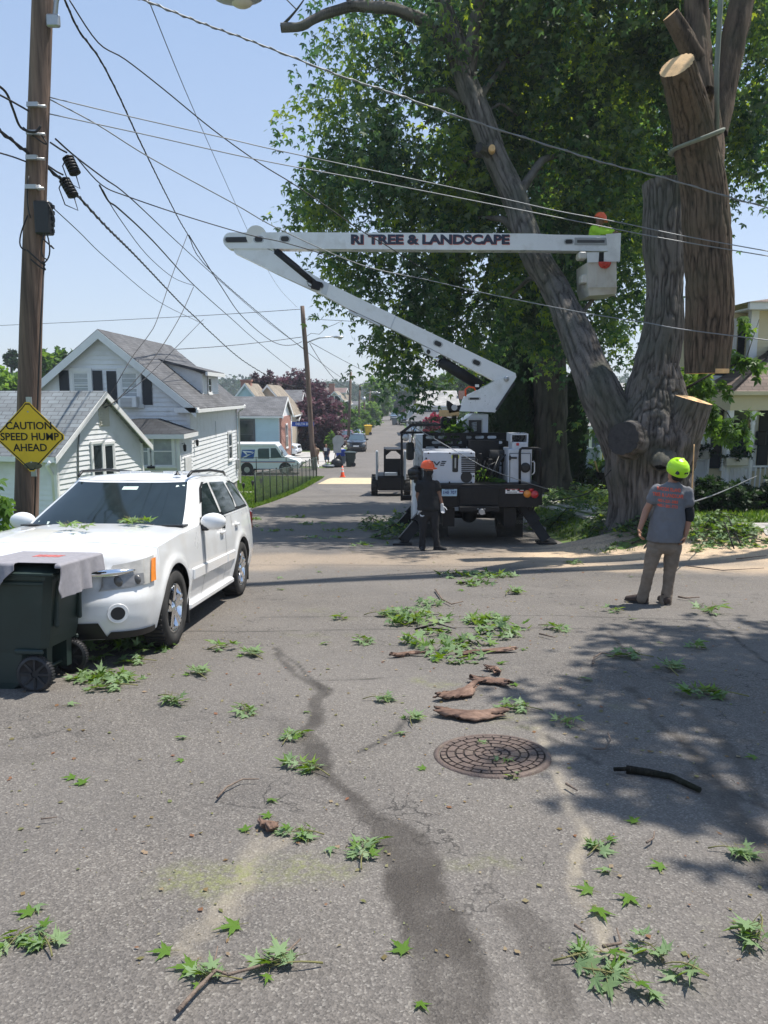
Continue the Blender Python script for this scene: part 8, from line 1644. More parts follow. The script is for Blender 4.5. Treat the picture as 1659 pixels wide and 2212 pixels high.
F = np.array(F); V = np.stack([Xp.ravel(), Yp.ravel(), Z_.ravel()], -1); o = fast_mesh('cloth', V, F, TS, ts, smooth=True); so_ = o.modifiers.new('s', 'SOLIDIFY'); so_.thickness = .006; so_.offset = 1; sb_ = o.modifiers.new('u', 'SUBSURF'); sb_.levels = sb_.render_levels = 1
K = [k for k in range(len(F)) if .02 < V[F[k, 0], 0] < .26 and -.02 < V[F[k, 0], 1] < .1 and (F[k, 0] * 7 % 5)]
o = fast_mesh('faded_print', V + np.array([0, 0, .008]), F[K], M('faded_red_print', (.5, .13, .12), .9, var=.3, vs=30), ts, smooth=True)
# ----- manhole cover
mc = G(1062, 1644); t = thing('manhole_cover', 'round brown cast-iron manhole cover with rings of brick-like blocks', 'manhole cover', mc); sl = math.atan((float(zg(0, mc.y + .3)) - float(zg(0, mc.y - .3))) / .6); t.rotation_euler = (sl, 0, R(12)); t.location.z += .036
IRON = M('rusty_cast_iron', (.13, .095, .08), .65, metal=.25, var=.25, vs=14, bump=.4, bs=90, grime=((.2, .16, .12), 9, .5)); IRD = M('dark_cast_iron', (.05, .04, .036), .75, metal=.2, var=.3, vs=20)
rm = .308; m = MB(); m.lathe([(.001, .0), (rm * .93, .0), (rm * .93, -.02)], n=64); m.build('cover', IRD, t); m = MB(); m.lathe([(rm * .945, -.02), (rm * .945, .008), (rm * .99, .01), (rm * 1.04, .002), (rm * 1.05, -.03)], n=64); m.build('frame', IRON, t)
m = MB()
def ringblocks(r0_, r1_, n, ph=0, g=.006):
 for k in range(n):
  a0, a1 = 2 * math.pi * (k + ph) / n + g / r1_, 2 * math.pi * (k + 1 + ph) / n - g / r1_; q = 6; vs = []
  for z_ in (0, .009):
   for rr_ in (r0_, r1_):
    for i in range(q + 1): a = a0 + (a1 - a0) * i / q; vs.append((rr_ * math.cos(a), rr_ * math.sin(a), z_))
  n1 = q + 1; fs = []
  for i in range(q): fs.append([2 * n1 + i, 3 * n1 + i, 3 * n1 + i + 1, 2 * n1 + i + 1]); fs.append([i, 2 * n1 + i, 2 * n1 + i + 1, i + 1][::-1]); fs.append([n1 + i, n1 + i + 1, 3 * n1 + i + 1, 3 * n1 + i][::-1])
  fs.append([0, n1, 3 * n1, 2 * n1]); fs.append([q, 2 * n1 + q, 3 * n1 + q, n1 + q]); m.add(vs, fs)
ringblocks(.012, .046, 4); ringblocks(.057, .09, 8, .3); ringblocks(.104, .148, 10); ringblocks(.16, .194, 16, .4); ringblocks(.205, .244, 16); ringblocks(.254, .281, 32, .2)
m.build('raised_blocks', IRON, t)
# ----- people
from mathutils.bvhtree import BVHTree
def Z8(x, y): return 1347.9 + x * .16410, 967.8 + y * .16410
def sect(mb, secs, n=20):
 vs = []
 for c, a, b in secs:
  for k in range(n): t = 2 * math.pi * k / n; vs.append(Vector(c) + Vector(a) * math.cos(t) + Vector(b) * math.sin(t))
 m_ = len(secs); fs = [[i * n + k, i * n + (k + 1) % n, (i + 1) * n + (k + 1) % n, (i + 1) * n + k] for i in range(m_ - 1) for k in range(n)]
 fs += [list(range(n))[::-1], [(m_ - 1) * n + k for k in range(n)]]; mb.add(vs, fs, True)
def limb(mb, pts, rs, n=12):
 P_ = []; R_ = []
 for i in range(len(pts) - 1):
  for k in range(4): u = k / 4; P_.append(Vector(pts[i]).lerp(Vector(pts[i + 1]), u)); R_.append(rs[i] + (rs[i + 1] - rs[i]) * u)
 P_.append(Vector(pts[-1])); R_.append(rs[-1]); d0 = (P_[0] - P_[1]).normalized(); d1 = (P_[-1] - P_[-2]).normalized()
 P_ = [P_[0] + d0 * R_[0] * .6] + P_ + [P_[-1] + d1 * R_[-1] * .6]; R_ = [R_[0] * .55] + R_ + [R_[-1] * .55]; mb.tube(P_, R_, n)
def solid(mb, name, mat, parent, vox, smooth=4, disp=0, dscale=.12):
 o = mb.build(name, mat, parent); r = o.modifiers.new('r', 'REMESH'); r.mode = 'VOXEL'; r.voxel_size = vox; r.use_smooth_shade = True
 s = o.modifiers.new('s', 'SMOOTH'); s.iterations = smooth; s.factor = .5
 if disp:
  tx_ = bpy.data.textures.get('folds') or bpy.data.textures.new('folds', 'CLOUDS'); tx_.noise_scale = dscale; tx_.noise_depth = 2
  d = o.modifiers.new('d', 'DISPLACE'); d.texture = tx_; d.strength = disp; d.mid_level = .5; d.texture_coords = 'LOCAL'
 return o
def hand(mb, wr, tip, pn, s=1.0, curl=.5, thumb=1):
 d = (Vector(tip) - Vector(wr)).normalized(); pn = Vector(pn); pn = (pn - d * pn.dot(d)).normalized(); sd = d.cross(pn)
 w = Vector(wr); sect(mb, [(w, sd * .026 * s, pn * .02 * s), (w + d * .03 * s, sd * .036 * s, pn * .018 * s), (w + d * .085 * s, sd * .042 * s, pn * .015 * s), (w + d * .095 * s, sd * .036 * s, pn * .01 * s)], 12)
 for k, (off, L) in enumerate(((-.031, .062), (-.0105, .075), (.0105, .07), (.03, .055))):
  b = w + d * .088 * s + sd * off * s; pts = [b]; a = .15
  for j in range(3): a += curl * .75; b = b + (d * math.cos(a) + pn * math.sin(a) + sd * off * .8) * L * (.42, .33, .25)[j] * s; pts.append(b)
  limb(mb, pts, [.0092 * s, .009 * s, .0083 * s, .0072 * s], 8)
 b = w + d * .03 * s - sd * .032 * s * thumb; limb(mb, [b, b + (d * .6 - sd * .7 * thumb + pn * .4) * .036 * s, b + (d * 1.3 - sd * .85 * thumb + pn * .9) * .05 * s], [.013 * s, .011 * s, .0085 * s], 8)
def person(label, pts, d, face, skin, shirt, pants, shoes, vox=.012, sleeve=.55, shorts=False, build=1.0, glove=None, cat='person', pnorm=None, Zf=None, hat=None, legs=True, curl=.5, hair=None, cuffs=True):
 J = {k: P(*Zf(v[0], v[1]), d + v[2]) for k, v in pts.items()}; g = Vector(((J['anL'].x + J['anR'].x) / 2, d, float(zg(J['anL'].x, d)) + .03)) if legs else J['hipL'] - Vector((0, 0, .1))
 t = thing('person', label, cat, g); F_ = Vector(face).normalized(); S_ = (J['shR'] - J['shL']); S_ = Vector((S_.x, S_.y, 0)).normalized(); Fb = S_.cross(Vector((0, 0, 1))); b_ = build
 if Fb.dot(F_) < 0 and abs(Fb.dot(F_)) > .3: Fb = -Fb
 up = Vector((0, 0, 1)); sh = (J['shL'] + J['shR']) / 2; hp = (J['hipL'] + J['hipR']) / 2; hd = J['head']; nk = J['neck']; sw = (J['shR'] - J['shL']).length / 2; hw = .155 * b_
 m = MB(g); hu = (hd - nk).normalized(); hs = F_.cross(hu).normalized(); hf = hu.cross(hs).normalized() * -1
 if hf.dot(F_) < 0: hf = -hf
 sect(m, [(hd - hu * .115 + hf * .025, hs * .03, hf * .035), (hd - hu * .1 + hf * .02, hs * .048, hf * .06), (hd - hu * .055 + hf * .01, hs * .066, hf * .085), (hd, hs * .076, hf * .096), (hd + hu * .05, hs * .076, hf * .097), (hd + hu * .095, hs * .058, hf * .074), (hd + hu * .118, hs * .025, hf * .03)], 20)
 sect(m, [(hd + hf * .085 - hu * .035, hs * .016, hu * .012), (hd + hf * .112 - hu * .03, hs * .01, hu * .01), (hd + hf * .095 + hu * .015, hs * .006, hu * .006)], 8)
 sect(m, [(hd + hf * .075 - hu * .068, hs * .026, hu * .008), (hd + hf * .094 - hu * .068, hs * .02, hu * .006)], 8); m.ball(hd + hf * .07 - hu * .1, .028, 6)
 for sg in (-1, 1): m.ball(hd + hs * sg * .077 - hu * .015 - hf * .005, .024, 6, sz=(.6, .6, 1.2))
 limb(m, [hd - hu * .06, nk, sh + up * .02], [.055, .06, .08])
 sect(m, [(hp - up * .04, S_ * hw * .75, Fb * .08), (hp + up * .1, S_ * hw * .75, Fb * .09), (hp.lerp(sh, .5), S_ * .14, Fb * .095), (hp.lerp(sh, .85), S_ * sw * .7, Fb * .1), (sh - up * .02, S_ * sw * .6, Fb * .06)], 20)
 for q in 'LR':
  limb(m, [J['sh' + q], J['el' + q], J['wr' + q]], [.044 * b_, .043 * b_, .028 * b_])
  if legs: limb(m, [J['hip' + q] - up * .04, J['kn' + q], J['an' + q]], [.065, .05, .04])
  pn = (pnorm or {}).get(q, (0, 1, 0))
  if glove is None: hand(m, J['wr' + q], J['ha' + q], pn, 1.0, curl, 1 if q == 'R' else -1)
 solid(m, 'body', skin, t, min(vox, .009), 2)
 for q in 'LR':
  if glove is not None: mm = MB(g); hand(mm, J['wr' + q], J['ha' + q], (pnorm or {}).get(q, (0, 1, 0)), 1.1, curl, 1 if q == 'R' else -1); limb(mm, [J['wr' + q] - (J['ha' + q] - J['wr' + q]).normalized() * .03, J['wr' + q]], [.036, .034]); solid(mm, 'glove', glove, t, .009, 1)
 m = MB(g); hem = hp + up * .04
 sect(m, [(hem, S_ * (hw + .05) * b_, Fb * .15), (hp + up * .12, S_ * (hw + .04) * b_, Fb * .145), (hp.lerp(sh, .45), S_ * (hw + .04) * b_, Fb * .13), (hp.lerp(sh, .72), S_ * (sw + .0), Fb * .135), (hp.lerp(sh, .92), S_ * (sw + .015), Fb * .12), (sh + up * .035, S_ * sw * .96, Fb * .095), (sh + up * .065, S_ * sw * .55, Fb * .075), (nk - up * .0, S_ * .075, Fb * .075)], 28)
 for q in 'LR': e = J['sh' + q].lerp(J['el' + q], sleeve if sleeve <= 1 else 1); limb(m, [J['sh' + q], e] if sleeve <= 1 else [J['sh' + q], e, J['wr' + q]], [.07 * b_, .074 * b_] if sleeve <= 1 else [.075, .06, .045], 16)
 shirt_o = solid(m, 'shirt', shirt, t, vox, 4, .02, .12)
 if legs:
  m = MB(g); sect(m, [(hp + up * .12, S_ * (hw - .0), Fb * .11), (hp - up * .03, S_ * (hw + .015), Fb * .125), (hp - up * .1, S_ * (hw - .01), Fb * .1)], 24)
  for q in 'LR':
   if shorts: limb(m, [J['hip' + q] - up * .02, J['kn' + q] + up * .02], [.105, .1], 16)
   else: k = J['kn' + q]; a = J['an' + q]; limb(m, [J['hip' + q] - up * .0, J['hip' + q].lerp(k, .5), k, k.lerp(a, .5), a + up * .01], [.1 * b_, .088 * b_, .069, .064, .07], 16)
  solid(m, 'trousers' if not shorts else 'shorts', pants, t, vox, 3, .018, .07)
  for q in 'LR':
   a, to = J['an' + q], J['to' + q]; a = Vector((a.x, a.y, 0)); to = Vector((to.x, to.y, 0)); dr = (to - a).normalized(); sd = dr.cross(up); gz_ = float(zg(a.x, a.y)) + .035; z = lambda h: up * (gz_ + h)
   m = MB(g); sect(m, [(a - dr * .075 + z(.045), sd * .032, up * .045), (a - dr * .05 + z(.05), sd * .042, up * .05), (a + z(.055), sd * .043, up * .055), (a + dr * .09 + z(.045), sd * .047, up * .045), (a + dr * .16 + z(.033), sd * .046, up * .033), (a + dr * .2 + z(.027), sd * .03, up * .025)], 16); limb(m, [a + z(.06), a + z(.13)], [.05, .052]); sh_ = solid(m, 'boot', shoes, t, .01, 2)
   m = MB(g); sect(m, [(a - dr * .08 + z(.01), sd * .03, up * .012), (a + z(.01), sd * .046, up * .012), (a + dr * .16 + z(.01), sd * .049, up * .012), (a + dr * .205 + z(.01), sd * .03, up * .012)], 12); m.build('sole', RUBBER, sh_)
 hu2 = hu
 if hair: m = MB(g); sect(m, [(hd - hf * .03 - hu * .06, hs * .06, hf * .06), (hd - hf * .02, hs * .08, hf * .09), (hd - hf * .01 + hu * .06, hs * .078, hf * .095), (hd + hu * .11, hs * .05, hf * .06)], 18); solid(m, 'hair', hair, t, .008, 2)
 if hat:
  m = MB(g); hm, brim = hat; tl = hu
  sc = [(-.02, 1.12), (.02, 1.2), (.06, 1.17), (.1, 1.02), (.13, .78), (.152, .42), (.158, .05)] if not brim else [(.015, 1.2), (.05, 1.18), (.09, 1.08), (.125, .85), (.148, .5), (.155, .05)]
  sect(m, [(hd + tl * (h + .018) - hf * .008, hs * .097 * k, hf * .118 * k) for h, k in sc], 28)
  if brim: sect(m, [(hd + tl * .025, hs * .125, hf * .15), (hd + tl * .034, hs * .13, hf * .155), (hd + tl * .042, hs * .115, hf * .14)], 28); sect(m, [(hd + tl * .02 + hf * .1, hs * .1, hf * .085), (hd + tl * .03 + hf * .1, hs * .1, hf * .09)], 20)
  for k in (-1, 0, 1): limb(m, [hd + tl * .1 + hs * .05 * k - hf * .09, hd + tl * .173 + hs * .04 * k, hd + tl * .12 + hs * .05 * k + hf * .08], [.01, .012, .01], 8)
  hl = solid(m, 'helmet', hm, t, .007, 1)
  if not brim:
   for sg in (-1, 1): mm = MB(g); c = hd + tl * .045 - hf * .085 + hs * sg * .085; mm.prism([c + hs * -.02, c + hs * .02, c + hs * sg * .004 + tl * .035], -hf * .035); mm.build('vent', BLACKP, hl)
   mm = MB(g); c = hd + tl * .062 - hf * .135; mm.prism([c - hs * .025 - tl * .008, c + hs * .025 - tl * .008, c + hs * .025 + tl * .014, c - hs * .025 + tl * .014], -hf * .012); mm.build('sticker', BLACKP, hl)
   mm = MB(g); sect(mm, [(hd - hu * .065 - hf * .045, hs * .065, hf * .06), (hd + hu * .02 - hf * .01, hs * .093, hf * .1)], 16); mm.build('hair', M('dark_hair', (.015, .012, .01), .8, bump=.5, bs=200), t)
 return t, J, shirt_o, g
SK1 = M('tanned_skin', (.35, .17, .1), .5, var=.08, vs=10); SK2 = M('brown_skin', (.16, .08, .05), .5, var=.1, vs=10)
GSH = M('grey_cotton', (.15, .152, .165), .9, var=.1, vs=9, bump=1, bs=9, stretch=(1, 1, .6)); KHK = M('khaki_work_trousers', (.2, .155, .115), .9, var=.2, vs=9, bump=1, bs=11, stretch=(1, 1, 1.6)); BRB = M('brown_boot_leather', (.045, .028, .02), .7, var=.3, vs=30)
BLKC = M('black_cotton', (.01, .011, .013), .9, var=.2, vs=12); HIV = M('hivis_helmet', (.45, .8, .02), .3, var=.04); HIVS = M('hivis_fabric', (.36, .62, .03), .8, var=.08, vs=10); ORH = M('orange_helmet', (.8, .11, .03), .35, var=.04)
t1, J, sh_o, g = person('worker seen from behind in lime helmet, grey printed T-shirt and khaki trousers',
 dict(head=(690, 318, .0), neck=(650, 440, .05), shL=(455, 525, .08), shR=(825, 555, -.02), elL=(290, 830, .1), elR=(858, 890, -.02), wrL=(205, 1075, -.02), wrR=(812, 1140, -.06), haL=(212, 1230, -.12), haR=(775, 1270, -.08), hipL=(415, 1265, .03), hipR=(650, 1275, 0), knL=(335, 1600, .0), knR=(600, 1650, 0), anL=(235, 2010, .05), anR=(545, 2060, -.02), toL=(40, 2040, .16), toR=(490, 2060, .12)),
 8.85, (-.35, .85, .25), SK1, GSH, KHK, BRB, vox=.012, hat=(HIV, False), pnorm={'L': (.6, -.6, 0), 'R': (-.9, .2, 0)}, Zf=Z8, build=1.0, curl=.55)
m = MB(g); e = J['elR']; limb(m, [J['shR'].lerp(e, .72), e, e.lerp(J['wrR'], .22)], [.062, .062, .055], 16); solid(m, 'elbow_sleeve', BLKC, t1, .01, 2)
dg = bpy.context.evaluated_depsgraph_get(); bv = BVHTree.FromObject(sh_o, dg)
def proj_text(body, zx, zy, width, hgt, mat, parent):
 vs, fs = text_mesh(body, .1, 0, .0022); w = max(v.x for v in vs) - min(v.x for v in vs); h = max(v.y for v in vs) - min(v.y for v in vs); c = P(*Z8(zx, zy), 8.7); out = []
 for v in vs:
  o = Vector((c.x + v.x / w * width, 7.5, c.z + v.y / h * hgt - v.x / w * width * .06)) - g; hit = bv.ray_cast(o, Vector((0, 1, 0))); y = hit[0].y - .004 if hit[0] else 8.7 - g.y; out.append((o.x, y, o.z))
 mesh_obj('lettering', out, fs, mat, parent)
ORT = M('orange_print', (.75, .1, .04), .7)
proj_text('RHODE ISLAND', 640, 563, .235, .04, ORT, sh_o); proj_text('TREE & LANDSCAPE', 628, 640, .31, .042, ORT, sh_o); proj_text('401-231-2083', 618, 716, .19, .034, ORT, sh_o); proj_text('401-301-7773', 614, 780, .19, .034, ORT, sh_o)
GLV = M('white_glove', (.55, .56, .56), .8, var=.1)
t2, J, s2, g = person('worker in orange hard hat, black clothes and white gloves standing behind the truck',
 dict(head=(563, 738, 0), neck=(560, 808, .02), shL=(492, 855, .02), shR=(628, 852, .02), elL=(480, 960, .02), elR=(655, 945, .02), wrL=(505, 1068, -.05), wrR=(680, 1040, -.05), haL=(518, 1140, -.08), haR=(690, 1115, -.08), hipL=(530, 1095, 0), hipR=(612, 1095, 0), knL=(520, 1250, -.02), knR=(622, 1245, -.02), anL=(515, 1395, 0), anR=(640, 1388, 0), toL=(520, 1420, -.14), toR=(715, 1400, -.08)),
 15.1, (.93, -.35, .05), SK2, BLKC, M('black_trousers', (.014, .014, .016), .9, var=.2), BLKC, vox=.014, hat=(ORH, True), glove=GLV, pnorm={'L': (0, -1, 0), 'R': (0, -1, 0)}, Zf=Z4, build=1.1, curl=.35)
hd = J['head']; m = MB(g); F_ = Vector((.93, -.35, 0)).normalized(); sd = F_.cross(Vector((0, 0, 1))); sect(m, [(J['neck'] - Vector((0, 0, .06)), sd * .09, F_ * .1), (J['neck'] + Vector((0, 0, .03)), sd * .075, F_ * .085), (hd - Vector((0, 0, .05)) + F_ * .012, sd * .08, F_ * .106), (hd - Vector((0, 0, .025)) - F_ * .01, sd * .08, F_ * .09)], 18); solid(m, 'face_covering', BLKC, t2, .008, 1)
m = MB(g); c = J['neck'] + F_ * .098 + Vector((0, -.03, .03)); m.ball(c, .03, 6, sz=(.5, .5, 1.2)); m.build('mask_print', M('grey_print', (.3, .3, .3), .8), t2)
t3, J, s3, g = person('worker in an orange helmet and lime long-sleeved shirt riding in the bucket, seen in profile',
 dict(head=(436, 205, .12), neck=(415, 250, .12), shL=(392, 272, .0), shR=(402, 262, .3), elL=(455, 292, -.14), elR=(470, 275, .35), wrL=(522, 292, -.2), wrR=(535, 285, .3), haL=(556, 303, -.22), haR=(560, 290, .3), hipL=(398, 420, .02), hipR=(400, 420, .22), knL=(0, 0, 0), knR=(0, 0, 0), anL=(0, 0, 0), anR=(0, 0, 0), toL=(0, 0, 0), toR=(0, 0, 0)),
 dB + .4, (1, -.15, -.1), SK2, HIVS, KHK, BRB, vox=.014, sleeve=2, hat=(ORH, True), pnorm={'L': (0, 0, -1), 'R': (0, 0, -1)}, Zf=Z6, legs=False, curl=.7)
def smallp(label, dx, d, shirt, pants, face, shorts=True, zx=0):
 return person(label, dict(head=(847 + dx, 776, 0), neck=(848 + dx, 793, 0), shL=(828 + dx, 803, 0), shR=(869 + dx, 803, 0), elL=(822 + dx, 832, 0), elR=(876 + dx, 832, 0), wrL=(830 + dx, 856, -.1), wrR=(868 + dx, 856, -.1), haL=(836 + dx, 872, -.15), haR=(862 + dx, 870, -.15), hipL=(840 + dx, 858, 0), hipR=(860 + dx, 858, 0), knL=(841 + dx, 895, 0), knR=(866 + dx, 895, 0), anL=(848 + dx, 928, 0), anR=(870 + dx, 928, 0), toL=(846 + dx, 934, -.2), toR=(873 + dx, 934, -.2)), d, face, SK1, shirt, pants, REFL, vox=.025, shorts=shorts, Zf=Z3, hair=BLKC)
_, J, so4, g = smallp('distant person in a navy T-shirt and blue shorts standing on the far left corner', 0, 59.5, M('navy_tshirt', (.015, .022, .05), .9), M('denim_shorts', (.06, .1, .17), .9), (0, -1, 0))
m = MB(g); c = P(*Z3(843, 806), 59.3); m.box((c.x - .14, 59.30, c.z - .14), (c.x + .1, 59.32, c.z + .1), bev=.01); m.build('shirt_print', REFL, so4)
smallp('distant person half hidden right behind the leaning pole', -88, 57.0, M('tan_tshirt', (.3, .2, .13), .9), KHK, (-1, 0, 0))
# ----- fallen leaves, sprigs, sticks and bark
def lobed():
 out = []
 for k, (a, L) in enumerate(((-128, .5), (-62, .82), (0, 1), (62, .82), (128, .5))):
  a = R(a)
  for (s_, r) in ((-.5, .26), (-.2, .58), (-.1, .55), (0, 1.0), (.1, .55), (.2, .58)):
   if s_ == -.5: b = a - R(32); rr = .24
   else: b = a + s_ * 1.1; rr = r * L
   out.append((math.sin(b) * rr, math.cos(b) * rr))
 return out
LO = lobed(); LOB = np.array([(0, 0, 0)] + [(x, y + .12, -.16 * (x * x + (y) ** 2) + .05 * abs(x)) for x, y in LO]); LF = np.array([(0, 1 + i, 1 + (i + 1) % len(LO)) for i in range(len(LO))])
LGR = leafmat('fallen_leaf', (.04, .09, .014), (.085, .165, .02), (.17, .25, .04), back=(.17, .25, .12), trans=.22)
def leaves_on(pos, ax, nr, size):
 n = len(pos); sd, ax, nr = rot_basis(ax, nr); k = len(LOB); ben = rng.uniform(-1.2, 3.2, n)[:, None, None]
 V = pos[:, None] + size[:, None, None] * (LOB[None, :, 0:1] * sd[:, None] + LOB[None, :, 1:2] * ax[:, None] + ben * LOB[None, :, 2:3] * nr[:, None])
 F = (np.arange(n)[:, None, None] * k + LF[None]).reshape(-1, 3); return V.reshape(-1, 3), F
def sprig_parts(t, n, L, lsz, spread=.5, seed=0, mat=None, pile=0):
 m = MB(); pts = [(L * (u - .5), .04 * L * math.sin(u * 4 + seed), .012 + .02 * math.sin(u * 3.1)) for u in np.linspace(0, 1, 6)]; m.tube(pts, [.0045, .004, .0035, .003, .0025, .0015], 5)
 u = rng.uniform(.1, 1, n); side = rng.choice([-1, 1], n); a = side * rng.uniform(.2, 1.5, n) * spread * 2; base = np.stack([L * (u - .5), .03 * L * np.sin(u * 4 + seed), .015 + rng.uniform(0, .05 + pile, n)], -1)
 ax = np.stack([np.cos(a), np.sin(a), rng.uniform(-.25, .45, n)], -1); pet = rng.uniform(.25, .8, n) * lsz; pos = base + ax * pet[:, None]; pos[:, 2] = np.maximum(pos[:, 2] * .6, .012)
 for i in range(n): m.tube([base[i], pos[i]], .0015, 3, cap=False)
 m.build('twig', M('green_twig', (.16, .15, .05), .7), t); nr = rvec(n) * .7; nr[:, 2] += 1.0; flip = rng.uniform(0, 1, n) < .16; nr[flip] *= -1
 V, F = leaves_on(pos, ax, nr, lsz * rng.uniform(.6, 1.15, n)); V[:, 2] = np.maximum(V[:, 2], .006)
 return fast_mesh('leaves', V, F, mat or LGR, t, attr=np.repeat(np.clip(rng.normal(.5, .22, n), 0, 1), len(LF)))
protos = []
for k in range(5):
 t = thing('leafy_sprig', 'spare', 'leafy sprig', (0, 0, 0)); sprig_parts(t, (12, 17, 8, 22, 14)[k], (.2, .28, .15, .34, .24)[k], .078, seed=k); protos.append(t)
used = [False] * 5
def slope(x, y): h = .2; return math.atan((float(zg(x, y + h)) - float(zg(x, y - h))) / (2 * h)), -math.atan((float(zg(x + h, y)) - float(zg(x - h, y))) / (2 * h))
def lay(t, x, y, rz, dz=.033): a, b = slope(x, y); t.location = (x, y, float(zg(x, y)) + dz); t.rotation_euler = (Euler((a, b, 0)).to_matrix() @ Matrix.Rotation(rz, 3, 'Z')).to_euler()
def sprig(u, v, k, s, label, rz=None):
 if used[k]: t = dup(protos[k], (0, 0, 0))
 else: t = protos[k]; used[k] = True
 p = G(u, v); s *= .8 if v > 1800 else (.85 if v > 1500 else 1); lay(t, p.x, p.y, rng.uniform(0, 6.28) if rz is None else rz); t.scale = (s, s, s); t['label'] = label; t['group'] = 'maple sprigs scattered on the asphalt'
for a in [(40, 2058, 4, .8, 'green maple sprig cut by the left edge near the bottom'), (98, 2062, 4, .95, 'maple sprig with one pale leaf at the bottom left'), (480, 2150, 0, .8, 'leaf cluster under the end of the long stick at the bottom'), (640, 2120, 0, 1.05, 'open sprig just right of the long stick at the bottom'),
          (1262, 2100, 4, 1.1, 'large green sprig at the bottom right, upper part of the heap'), (1320, 2142, 4, 1.15, 'large sprig overlapping the heap towards the bottom edge'), (1405, 2085, 2, .9, 'small cupped leaf cluster right of the bottom heap'), (1480, 2130, 2, 1.1, 'pale-backed leaf cluster at the bottom right in dappled shade'),
          (1640, 2032, 0, 1.1, 'sprig cut by the right edge in shade near the bottom'), (1290, 1855, 4, .9, 'leaf cluster at the edge of the shade beside the pale drag line'), (1568, 1862, 0, .9, 'dark sprig in full shade at the lower right'), (785, 1872, 1, 1.0, 'sprig lying on the dark stain above the green powder'), (655, 1822, 4, .95, 'compact dark green cluster left of the stain'),
          (668, 1680, 3, 1.0, 'big leafy sprig left of the stain, level with the manhole'), (626, 1612, 1, .9, 'sprig above the big one beside the stain'), (526, 1545, 1, 1.0, 'bushy sprig in the open left of the stain'), (888, 1573, 0, 1.0, 'flat star-like sprig left of the bark pieces'), (810, 1523, 0, 1.0, 'small sprig between the stain and the bark'), (1128, 1546, 1, 1.1, 'sprig right behind the manhole beside the bark'),
          (1545, 1515, 3, 1.5, 'large sprig in the shade near the right edge'), (1370, 1430, 1, 1.1, 'sprig at the shade boundary behind the long crack'), (1450, 1464, 0, 1.3, 'flat sprig in the shade right of the crack'), (1190, 1365, 1, 1.1, 'bright sprig alone right of the big leaf heap'), (782, 1392, 1, 1.0, 'bright sprig alone left of the big leaf heap'),
          (550, 1431, 0, 1.2, 'spiky sprig below the car front wheel'), (474, 1413, 2, 1.4, 'pale small cluster closest to the car front wheel'), (432, 1473, 0, 1.1, 'broken sprig in two tufts below the car'), (365, 1524, 0, 1.3, 'thin sprig lying across a faint line lower left'), (300, 1441, 1, 1.0, 'dark green sprig right of the bin wheels'), (210, 1437, 2, 1.1, 'pale leaf pair just behind the bin wheel'),
          (250, 1498, 1, 1.1, 'low sprig in front of the pile by the bin wheel'), (738, 1345, 2, 1.1, 'tiny bright sprig left of the heap, farther back'), (812, 1337, 0, 1.3, 'narrow sprig touching the back left of the heap'), (1498, 1408, 2, 1.2, 'small tuft in the shade near the right edge'), (1533, 1330, 2, 1.9, 'bright sprig right of the worker, near the right edge'), (1225, 1574, 2, 1.1, 'lone leaves in the shade right of the manhole'),
          (1100, 1290, 0, 1.5, 'small sprig on the near side of the long boom shadow'), (1245, 1223, 1, 1.2, 'small sprig beyond the boom shadow, left of the worker'), (1265, 1193, 3, 1.4, 'darker clump near the sawdust left of the worker'), (1335, 1181, 3, 1.2, 'small clump at the foot of the tree behind the worker'), (1500, 1195, 3, 1.2, 'bright clump on the sawdust right of the worker legs'), (1330, 1328, 2, 1.2, 'tuft in the worker shadow'),
          (1090, 1660, 2, .6, 'pale leaf resting on the manhole cover'), (1045, 1625, 0, .42, 'dry yellowish leaf in the centre of the manhole cover'), (1110, 1697, 2, .5, 'pale leaf just in front of the manhole'), (146, 1156, 2, 1.0, '_hood1'), (182, 1160, 2, .9, '_hood2'), (285, 1140, 3, 1.15, '_hood3')]:
 if a[4].startswith('_'):
  t = dup(protos[a[2]], (0, 0, 0)); t.scale = (a[3],) * 3; o = Vector((0, 0, 1.6)); q = P(a[0], a[1], 1) - o; p = o + q * {'_hood1': 6.9, '_hood2': 6.8, '_hood3': 7.35}[a[4]]
  lx = p.x - px; ly = p.y - py; hz = zf + .945 * (1.035 + .05 * min(1, max(0, (ly + .6) / 1.2)) + .045 * (1 - (lx / .86) ** 2)) - .1 * ly + .01; t.location = (p.x, p.y, hz); t.rotation_euler = (-.06, 0, a[3] * 5); t['group'] = 'sprigs lying on the white SUV hood'
  t['label'] = {'_hood1': 'left of the small leaf tufts in the middle of the white SUV hood', '_hood2': 'small leaf tuft nearest the hood centre of the white SUV', '_hood3': 'larger leaf bundle on the hood against the SUV windscreen'}[a[4]]
 else:
  sprig(*a)
  if 'manhole cover' in a[4]: COL.objects[-1]
